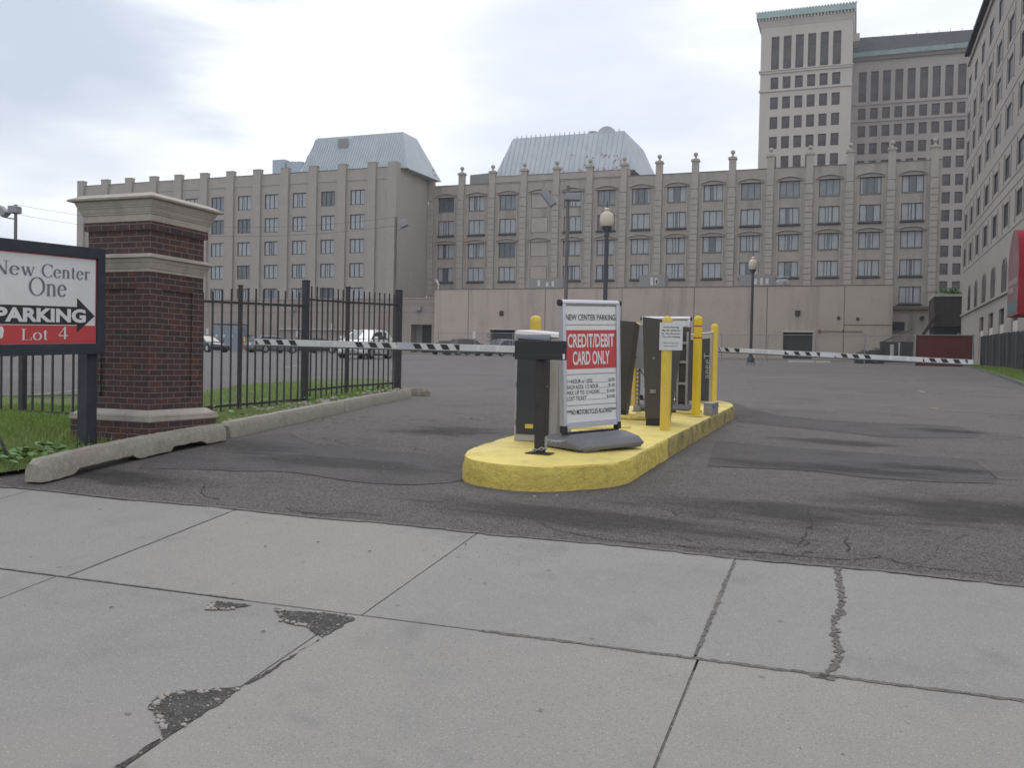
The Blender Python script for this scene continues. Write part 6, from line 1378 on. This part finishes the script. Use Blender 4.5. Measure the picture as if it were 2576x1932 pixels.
# ---- chain-link fence with red slatted section
CY = 66.0
cf = thing('chain_link_fence', 'chain-link fence crossing the lot in front of the pink garage wall', 'fence', (-10, CY, .6)); O = Vector(cf.location)
xA = float(atY(1103, 840, CY)[0]); xB = float(atY(2305, 845, CY)[0]); gz = g(-10, CY)
ztopA = float(atY(1103, 836, CY)[2]); ztopB = float(atY(2305, 843, CY)[2])
for i in range(12):
    x = xA+(xB-xA)*i/11; zt_ = ztopA+(ztopB-ztopA)*i/11; MB().cyl((x-O.x, 0, gz-O.z-.1), (x-O.x, 0, zt_-O.z), .035, n=8).build('post', m_galv, cf)
MB().cyl((xA-O.x, 0, ztopA-O.z-.03), (xB-O.x, 0, ztopB-O.z-.03), .022, n=6).build('top_rail', m_galv, cf)
def mesh_mat():
    m = bpy.data.materials.new('chain_link_mesh'); m.use_nodes = True; t = m.node_tree; b = t.nodes['Principled BSDF']; b.inputs['Base Color'].default_value = (.28, .28, .29, 1); b.inputs['Metallic'].default_value = .4; b.inputs['Roughness'].default_value = .5
    tcn = t.nodes.new('ShaderNodeTexCoord'); outs = []
    for sgn in (1, -1):
        sx = t.nodes.new('ShaderNodeSeparateXYZ'); t.links.new(tcn.outputs['Object'], sx.inputs[0])
        m1 = t.nodes.new('ShaderNodeMath'); m1.operation = 'MULTIPLY_ADD'; m1.inputs[1].default_value = sgn; t.links.new(sx.outputs[2], m1.inputs[0]); t.links.new(sx.outputs[0], m1.inputs[2])
        m2 = t.nodes.new('ShaderNodeMath'); m2.operation = 'MULTIPLY'; m2.inputs[1].default_value = 12.0; t.links.new(m1.outputs[0], m2.inputs[0])
        m3 = t.nodes.new('ShaderNodeMath'); m3.operation = 'FRACT'; t.links.new(m2.outputs[0], m3.inputs[0])
        m4 = t.nodes.new('ShaderNodeMath'); m4.operation = 'LESS_THAN'; m4.inputs[1].default_value = .06; t.links.new(m3.outputs[0], m4.inputs[0]); outs.append(m4.outputs[0])
    mxm = t.nodes.new('ShaderNodeMath'); mxm.operation = 'MAXIMUM'; t.links.new(outs[0], mxm.inputs[0]); t.links.new(outs[1], mxm.inputs[1])
    t.links.new(mxm.outputs[0], b.inputs['Alpha']); return m
c = MB(); c.add([(xA-O.x, .03, gz-O.z), (xB-O.x, .03, gz-O.z), (xB-O.x, .03, ztopB-.05-O.z), (xA-O.x, .03, ztopA-.05-O.z)], [(0, 1, 2, 3)]); c.build('wire_mesh', mesh_mat(), cf, fixn=False)
RY = 62.0; xa_, xb_ = float(atY(2303, 870, RY)[0]), float(atY(2448, 870, RY)[0]); zr0, zr1 = g(4, RY)-.1, float(atY(2376, 843, RY)[2])
rf = thing('slatted_fence', 'dark red privacy-slatted fence panel in front of the loading dock', 'fence', (xa_, RY, zr0)); 
c = MB(); x = 0
while x < xb_-xa_: c.box(x, x+.088, 0, .02+random.uniform(0, .01), .03, zr1-zr0); x += .092
c.build('slats', m_fred, rf)
for i in range(2): MB().cyl((i*(xb_-xa_), -.06, 0), (i*(xb_-xa_), -.06, zr1-zr0+.06), .045, n=8).build('post', m_galv, rf)
MB().cyl((0, -.05, zr1-zr0), (xb_-xa_, -.05, zr1-zr0), .03, n=6).build('top_rail', m_galv, rf)
# dumpster with raised lid
DYp = 70.0; a = atY(2178, 893, DYp); b = atY(2296, 860, DYp); w = float(b[0]-a[0]); gz = g(float(a[0]), DYp)
t = thing('dumpster', 'dark steel dumpster with a tilted grey lid behind the chain-link fence', 'dumpster', (float(a[0]), DYp, gz))
hd = float(b[2])-gz
MB().hexa([(w*.35, 0, .12), (w, 0, .12), (w, 1.6, .12), (w*.35, 1.6, .12)], [(w*.30, -.1, hd), (w+.05, -.1, hd), (w+.05, 1.7, hd), (w*.30, 1.7, hd)]).build('bin', m_dump, t, bevel=.02)
MB().hexa([(w*.34, -.08, hd+.02), (w*.36, -.08, hd-.03), (w*.36, 1.6, hd-.03), (w*.34, 1.6, hd+.02)], [(w*.98, -.08, hd+.95), (w*1.02, -.08, hd+.9), (w*1.02, 1.6, hd+.9), (w*.98, 1.6, hd+.95)]).build('lid', m_lid, t)
MB().box(w*.52, w*.60, -.13, -.11, .3, hd-.2).build('notice_plate', m_pvc, t); MB().box(w*.70, w*.73, -.13, -.11, .4, hd-.05).build('notice_plate', m_pvc, t)
t = thing('rubbish_heap', 'low dark heap of bags and a grey bin left of the dumpster', 'heap', (float(a[0])-.2, DYp-.6, gz))
c = MB(); c.lathe((0, 0, 0), [(.55, 0), (.62, .3), (.5, .7), (.2, .95), (.01, 1.0)], 10); c.lathe((.8, .1, 0), [(.6, 0), (.62, .5), (.45, .95), (.1, 1.15), (.01, 1.17)], 10); c.build('bags', m_dump, t, smooth=True)
MB().box(.3, .75, -.2, .2, .96, 1.04).build('board', m_pvc, t)

# ---- utility cabinets far left, bins
UY = 84.0; a = atY(531, 874, UY); b = atY(600, 814, UY); gz = g(-60, UY); w = float(b[0]-a[0]); h = float(b[2])-gz
t = thing('utility_cabinet', 'tall blue-grey double steel utility cabinets behind the fence at left', 'cabinet', (float(a[0]), UY, gz))
for i in range(2): MB().box(i*w/2+.02, (i+1)*w/2-.02, 0, 1.6, 0, h-.25).build('cabinet_body', m_blue, t)
MB().box(0, w, -.02, 1.6, h-.12, h).build('top_frame', m_frame, t)
c = MB()
for i in range(3): c.box(w*(.2+.28*i)-.14, w*(.2+.28*i)+.14, -.03, -.005, h*.50, h*.60)
c.build('warning_label', m_pvc, t)
a = atY(613, 850, 80); gz = g(float(a[0]), 80); o = MB().box(0, .18, 0, .18, 0, 1.5).build('yellow_guard_post', m_ybol); o.location = (float(a[0]), 80, gz); tag(o, 'short yellow guard post beside the blue-grey utility cabinets', 'post')
o = MB().box(0, 1.6, 0, 1.2, .02, 1.6).box(-.05, 1.65, -.05, 1.25, 1.601, 1.7).build('dark_bin', m_dump); o.location = (float(a[0])+.4, 80, gz); tag(o, 'dark refuse bin next to the yellow guard post, left of the silver car', 'bin')

# ---- poles
def globe_lamp(px, ytop, ygl0, ygl1, z_, label):
    d = ray(px, 720); r = z_/float(d@FW)*1.0; p = d*r; x, y = float(p[0]), float(p[1]); gz = g(x, y)
    Z = lambda yy: Zat(px, yy, x, y)-gz
    t = thing('globe_lamp', label, 'street lamp', (x, y, gz), 'globe lamps on charcoal poles'); h0 = Z(ygl1); h1_ = Z(ygl0); rg = .225
    MB().box(-.22, .22, -.22, .22, -.3, .14).build('plinth', m_grey, t)
    MB().lathe((0, 0, .14), [(.19, 0), (.19, .18), (.10, .34), (.078, .5), (.066, h0-.45-.14), (.066, h0-.30-.14), (.10, h0-.28-.14), (.075, h0-.24-.14), (.075, h0-.16-.14), (.16, h0-.04-.14), (.17, h0+.02-.14)], 16).build('pole', m_pole, t, smooth=True)
    gh = h1_-h0; pr_ = [(.13, -.02), (.17, .03*gh/.45), (.215, .18*gh), (.232, .45*gh), (.228, .72*gh), (.20, .92*gh), (.13, 1.04*gh), (.075, 1.14*gh), (.08, 1.22*gh), (.10, 1.28*gh), (.06, 1.36*gh), (.012, 1.40*gh)]
    MB().lathe((0, 0, h0), pr_, 24).build('globe', m_globe, t, smooth=True)
    MB().lathe((0, 0, h0+1.39*gh), [(.014, 0), (.02, .05), (.012, .14), (.022, .18), (.002, .26)], 8).build('finial', m_pole, t, smooth=True)
globe_lamp(1523, 517, 536, 571, 30.0, 'larger nearer cream globe lamp on a charcoal pole, rising behind the price sign')
globe_lamp(1893, 643, 655, 679, 48.0, 'smaller farther cream globe lamp on a charcoal pole, in front of the garage wall')
def flood_pole(px, ytop, z_, label, heads, wood=False, r0=.11, wires=None):
    d = ray(px, 720); p = d*(z_/float(d@FW)); x, y = float(p[0]), float(p[1]); gz = g(x, y); h = Zat(px, ytop, x, y)-gz
    t = thing('light_pole', label, 'light pole', (x, y, gz), 'tall floodlight poles in the lot')
    MB().cyl((0, 0, -.3), (0, 0, h), r0, r0*.78, 12).build('pole', m_wood, t, smooth=True)
    R3 = Vector((RT[0], RT[1], 0)).normalized()
    for (dx, dz, tilt, L_) in heads:
        c = MB(); q = R3*dx+Vector((0, 0, h+dz)); 
        if abs(dx) > .3: c.tube([R3*0+Vector((0, 0, h+dz-.35)), R3*dx*.6+Vector((0, 0, h+dz-.30)), q], .03, 6)
        hd_ = c.build('bracket', m_flood, t) if abs(dx) > .3 else t
        c = MB(); a_ = R_(tilt); u = R3*math.cos(a_)+Vector((0, 0, math.sin(a_))); v = R3.cross(Vector((0, 0, 1))); c.obox(q, u, v, u.cross(v), L_/2, .24, .17); c.build('floodlight_head', m_flood, hd_, bevel=.03)
    return t, Vector((x, y, gz+h))
flood_pole(1424, 466, 44.0, 'thin floodlight pole with two square heads standing behind the price sign', [(.22, -.55, 0, .75), (-.95, -.62, -50, .85)], r0=.10)
tq, tip = flood_pole(993, 545, 48.0, 'thin weathered pole with one white floodlight behind the last fence post', [(.42, -.35, 25, .42)], wood=True, r0=.09)
tp2, tip2 = flood_pole(38, 514, 44.0, 'far left floodlight pole with a square head and a tilted lamp above the parking sign', [(-.05, -.25, 0, .45), (-.62, -.35, -45, .5)], r0=.09)
c = MB()
for dz in (0, -.45): P_ = [tip.lerp(tip2, k/20)+Vector((0, 0, dz-.8*4*(k/20)*(1-k/20))) for k in range(21)]; c.tube([p-tip for p in P_], .007, 4)
o = c.build('overhead_cable', m_pole); o.location = tip; tag(o, 'thin sagging overhead cables between the two left light poles', 'cable')

# ---- cars
def car(label, loc, head, paint, Ln=4.6, Wd=1.8, H=1.45, kind='sedan', glassl=False):
    """heading head = (x, y) unit vector of the car's nose"""
    rz = math.atan2(head[1], head[0]); t = thing('parked_car', label, 'car', loc, 'cars parked in the lot', rz)
    hb = {'sedan': .90, 'wagon': .92, 'suv': 1.08}[kind]; hw = Wd/2; L2 = Ln/2
    hood = {'sedan': .80, 'wagon': .82, 'suv': 1.02}[kind]
    st = [(-L2, .36, hb*.86, hw*.80), (-L2+.08, .26, hb*.96, hw*.90), (-L2+.45, .20, hb, hw), (-L2+1.1, .20, hb+.02, hw), (0, .20, hb, hw), (L2-1.35, .20, hb-.01, hw), (L2-1.0, .20, hood+.05, hw*.99), (L2-.45, .20, hood-.04, hw*.96), (L2-.12, .24, hood-.16, hw*.88), (L2, .34, hood-.30, hw*.74)]
    vs = []; 
    for x, zb, zt_, w in st:
        half = [(w*.90, zb), (w, zb+.12), (w*1.0, zb+(zt_-zb)*.55), (w*.975, zt_-.06), (w*.86, zt_)]
        vs += [(x, a, z) for a, z in half]+[(x, -a, z) for a, z in half[::-1]]
    F = [(i*10+j, i*10+(j+1) % 10, (i+1)*10+(j+1) % 10, (i+1)*10+j) for i in range(len(st)-1) for j in range(10)]+[tuple(range(9, -1, -1)), tuple(range(90, 100))]
    c = MB(); c.add(vs, F); body = c.build('body', paint, t, smooth=True)
    if kind == 'sedan': xa, xb, xc, xd = L2-1.35, L2-2.15, -L2+1.35, -L2+.75
    elif kind == 'wagon': xa, xb, xc, xd = L2-1.30, L2-2.0, -L2+.85, -L2+.22
    else: xa, xb, xc, xd = L2-1.02, L2-1.98, -L2+.80, -L2+.10
    wb, wt = hw*.92, hw*.68; zb = hb-.03; zt_ = H-.04
    stn = [(xa, hb+.0, wb*.93), (xa+(xb-xa)*.55, hb+(H-.09-hb)*.60, wb*.93+(wt-wb*.93)*.6), (xb, H-.07, wt), (xb+(xc-xb)*.35, H-.012, wt), (xb+(xc-xb)*.7, H-.008, wt), (xc, H-.06, wt), (xc+(xd-xc)*.6, hb+(H-.1-hb)*.55, wb*.92+(wt-wb*.92)*.5), (xd, hb+.0, wb*.90)]
    gs = MB(); pt_ = MB()
    def sec(x, zt2, w2):      # half section: belt, window top, roof shoulder, roof centre
        wbx = wb*.985; k = .80
        zw = zb+(zt2-zb)*k; ww_ = wbx+(w2-wbx)*k
        return [(x, wbx, zb), (x, ww_, zw), (x, w2-.02, zt2-.012), (x, 0, zt2+.012)]
    SE = [sec(*q_) for q_ in stn]
    for i in range(len(SE)-1):
        A, B = SE[i], SE[i+1]; ws_ = i < 2; rw_ = i >= 5
        for sg in (1, -1):
            m = lambda p: (p[0], p[1]*sg, p[2])
            gs.add([m(A[0]), m(B[0]), m(B[1]), m(A[1])], [(0, 1, 2, 3)], 0)
            pt_.add([m(A[1]), m(B[1]), m(B[2]), m(A[2])], [(0, 1, 2, 3)])
            (gs if (ws_ or rw_) else pt_).add([m(A[2]), m(B[2]), m(B[3]), m(A[3])], [(0, 1, 2, 3)], 1 if (ws_ and (gs is not None)) else 0)
    gs.build('glass', [m_cglass, m_cglassl if glassl else m_cglass], t, smooth=True)
    for sg in (-1, 1):
        for i in (0, 1, 5, 6):
            A, B = SE[i], SE[i+1]; p = Vector((A[2][0], A[2][1]*sg, A[2][2])); q_ = Vector((B[2][0], B[2][1]*sg, B[2][2])); pt_.cyl(p, q_, .045, n=6)
        xm = (xb+xc)/2-.05; pt_.cyl((xm, sg*wb*.985, zb), (xm, sg*(wt+.015), H-.1), .03, n=6)
        if kind == 'suv': pt_.add([(xd-.0, sg*wb*.99, zb-.02), (xc+.50, sg*wb*.99, zb-.02), (xc+.16, sg*(wt+.06), H-.20), (xc-.02, sg*(wt+.02), H-.10)], [(0, 1, 2, 3)])
        if kind == 'wagon': pt_.cyl((xc+.62, sg*wb*.985, zb), (xc+.72, sg*(wt+.02), H-.1), .045, n=6)
    pt_.cm = 0; pt_.m = [0]*len(pt_.f); pt_.build('roof', paint, t, smooth=True)
    rw = .36 if kind == 'suv' else .32
    for x in (L2-.88, -L2+.95):
        for s in (-1, 1):
            c = MB(); c.cyl((x, s*(hw-.22), rw), (x, s*(hw+.012), rw), rw, n=20); w_ = c.build('wheel', m_tyre, t, smooth=True)
            c = MB(); c.cyl((x, s*(hw+.0125), rw), (x, s*(hw+.02), rw), rw*.62, n=16)
            c.build('rim', m_rim, w_)
            c = MB(); pts = [(x+(rw+.07)*math.cos(a), rw+(rw+.07)*math.sin(a)) for a in np.linspace(-.15, math.pi+.15, 14)]
            c.add([(a_, s*(hw+.006), z_) for a_, z_ in pts], [tuple(range(14))]); c.build('wheel_arch', m_blkpl, body, fixn=False)
    for s in (-1, 1):
        c = MB(); c.hexa([(L2-.42, s*hw*.55, hood-.28), (L2-.10, s*hw*.52, hood-.30), (L2-.14, s*hw*.88, hood-.28), (L2-.5, s*hw*.965, hood-.26)], [(L2-.5, s*hw*.55, hood-.10), (L2-.14, s*hw*.52, hood-.17), (L2-.22, s*hw*.88, hood-.15), (L2-.62, s*hw*.965, hood-.10)]); c.build('headlight', m_hl, t)
        zq = hb-.30 if kind != 'wagon' else hb-.34; hh_ = .20 if kind == 'sedan' else .30
        c = MB(); c.hexa([(-L2-.012, s*hw*.52, zq), (-L2+.28, s*hw*.985, zq), (-L2+.3, s*hw*.5, zq), (-L2+.2, s*hw*.5, zq)], [(-L2+.0, s*hw*.56, zq+hh_), (-L2+.30, s*hw*1.0, zq+hh_), (-L2+.3, s*hw*.5, zq+hh_), (-L2+.2, s*hw*.5, zq+hh_)]); c.build('tail_lamp', m_tail, t)
        c = MB(); c.box(-L2+.02, -L2+.26, min(s*hw*.66, s*(hw+.004)), max(s*hw*.66, s*(hw+.004)), zq+.02, zq+hh_-.02); c.build('tail_lamp', m_tail, t)
        c = MB(); c.obox((xa-.18, s*(hw+.10), hb+.07), (1, 0, 0), (0, 1, 0), (0, 0, 1), .07, .10, .07); c.build('door_mirror', paint, t, bevel=.02)
    c = MB(); c.hexa([(L2-.03, -hw*.42, .38), (L2+.012, -hw*.42, .38), (L2+.012, hw*.42, .38), (L2-.03, hw*.42, .38)], [(L2-.20, -hw*.48, hood-.26), (L2-.06, -hw*.48, hood-.28), (L2-.06, hw*.48, hood-.28), (L2-.20, hw*.48, hood-.26)]); c.build('grille', m_blkpl, t)
    c = MB(); c.box(-L2-.012, -L2+.05, -.26, .26, hb-.30, hb-.16); c.build('number_plate', m_white, t)
    c = MB(); c.box(-L2+.3, L2-.3, -hw*1.005, hw*1.005, .19, .27); c.build('side_skirt', m_blkpl, t)
    return t
def at_z(px, z_, y=880): d = ray(px, y); p = d*(z_/float(d@FW)); return float(p[0]), float(p[1])
def nh(a, b): l = math.hypot(a, b); return (a/l, b/l)
x, y = at_z(921, 51.5); car('white small sport utility car facing the street, seen through the fence', (x, y, Zat(921, 897, x, y)*.0+g(x, y)), nh(.10, -.99), m_carw, 4.35, 1.84, 1.66, 'suv', True)
x, y = at_z(684, 76); car('silver-grey estate car with red tail lamp behind the left end of the barrier arm', (x, y, g(x, y)), nh(.25, .97), m_cars, 4.7, 1.8, 1.47, 'wagon')
x, y = at_z(522, 76); car('dark teal car half hidden by the brick pillar beside the utility cabinets', (x, y, g(x, y)), nh(1, -.35), m_card, 4.4, 1.75, 1.40, 'sedan')
x, y = at_z(1176, 79); car('black sedan parked at the chain-link fence left of the silver-blue car', (x, y, g(x, y)), nh(.55, .84), m_carb, 4.85, 1.82, 1.46, 'sedan')
x, y = at_z(1278, 77); car('silver-blue sedan half hidden behind the beige cabinet', (x, y, g(x, y)), nh(.50, .87), m_carbl, 4.6, 1.8, 1.46, 'sedan')
x, y = at_z(812, 84); car('dark blue low car behind the bonnet of the white car', (x, y, g(x, y)), nh(1, .1), m_card, 4.4, 1.75, 1.40, 'sedan')
x, y = at_z(1135, 86); car('dark car whose boot shows behind the black sedan, against the garage wall', (x, y, g(x, y)), nh(.5, .9), m_carb, 4.4, 1.75, 1.35, 'sedan')
# low kerb in front of the garage with white wheel stops
c = MB(); X_ = -42
for (xa1, xa2, yy) in ((-44, 7.5, 86.0),): c.box(xa1, xa2, yy, yy+.3, g(-10, yy)-.1, g(-10, yy)+.16)
struct(c.build('far_kerb', m_curb))
for px0, px1 in ((2000-18, 2000+18), (2024, 2056)):
    a = onG(px0, 903.5); b = onG(px1, 904.0); L_ = 1.8; o = MB().hexa([(0, 0, 0), (L_, 0, 0), (L_, .16, 0), (0, .16, 0)], [(.05, .03, .13), (L_-.05, .03, .13), (L_-.05, .13, .13), (.05, .13, .13)]).build('wheel_stop', m_pvc)
    y = 70.0; x = float(atY(px0, 903, y)[0]); o.location = (x, y, g(x, y)); tag(o, 'white concrete wheel stop by the %s edge of the garage opening on the right' % ('left' if px0 < 2000 else 'right'), 'wheel stop', 'white wheel stops')



# ---- haze volume added to pale the distance like a lens veil
hz = MB().box(-705, 705, -95, 905, -3.2, 74).build('haze', bpy.data.materials.new('haze_air')); hm = hz.data.materials[0]; hm.use_nodes = True
for n_ in list(hm.node_tree.nodes): hm.node_tree.nodes.remove(n_)
ho = hm.node_tree.nodes.new('ShaderNodeOutputMaterial'); hv = hm.node_tree.nodes.new('ShaderNodeVolumePrincipled'); hv.inputs['Color'].default_value = (.93, .95, 1, 1); hv.inputs['Density'].default_value = .00055; hv.inputs['Anisotropy'].default_value = .3
hm.node_tree.links.new(hv.outputs[0], ho.inputs['Volume']); hz['kind'] = 'stuff'; hz['label'] = 'thin pale haze volume added over the whole lot to imitate a lens veil'; hz['category'] = 'haze'
# ---- separate repeated small pieces into parts of their own
def split_loose(names):
    for o in [q for q in col.objects if q.type == 'MESH' and q.name.split('.')[0] in names and q.parent]:
        bm = bmesh.new(); bm.from_mesh(o.data); seen = set(); isl_ = []
        for v in bm.verts:
            if v in seen: continue
            st_ = [v]; comp = []; seen.add(v)
            while st_:
                a = st_.pop(); comp.append(a)
                for e_ in a.link_edges:
                    b = e_.other_vert(a)
                    if b not in seen: seen.add(b); st_.append(b)
            isl_.append(comp)
        if len(isl_) > 1 and len(isl_) <= 60:
            base_ = o.name.split('.')[0]
            for k, comp in enumerate(isl_):
                idx = {v: i for i, v in enumerate(comp)}; fs_ = [f for f in bm.faces if f.verts[0] in idx]
                me = bpy.data.meshes.new(base_); me.from_pydata([tuple(v.co) for v in comp], [], [[idx[v] for v in f.verts] for f in fs_])
                for m in o.data.materials: me.materials.append(m)
                for p, f in zip(me.polygons, fs_): p.material_index = f.material_index
                n_ = bpy.data.objects.new(base_, me); col.objects.link(n_); n_.parent = o.parent;  n_.location = o.location; n_.rotation_euler = o.rotation_euler
            bm.free(); bpy.data.objects.remove(o)
        else: bm.free()
split_loose({'rule_line', 'black_stripe', 'blind_panel', 'wall_bracket', 'knockout', 'white_infill_panel', 'recess_back', 'control_joint', 'bay_post', 'warning_label', 'crosspiece', 'string_course', 'belt_course', 'wall_groove', 'stone_joint'})
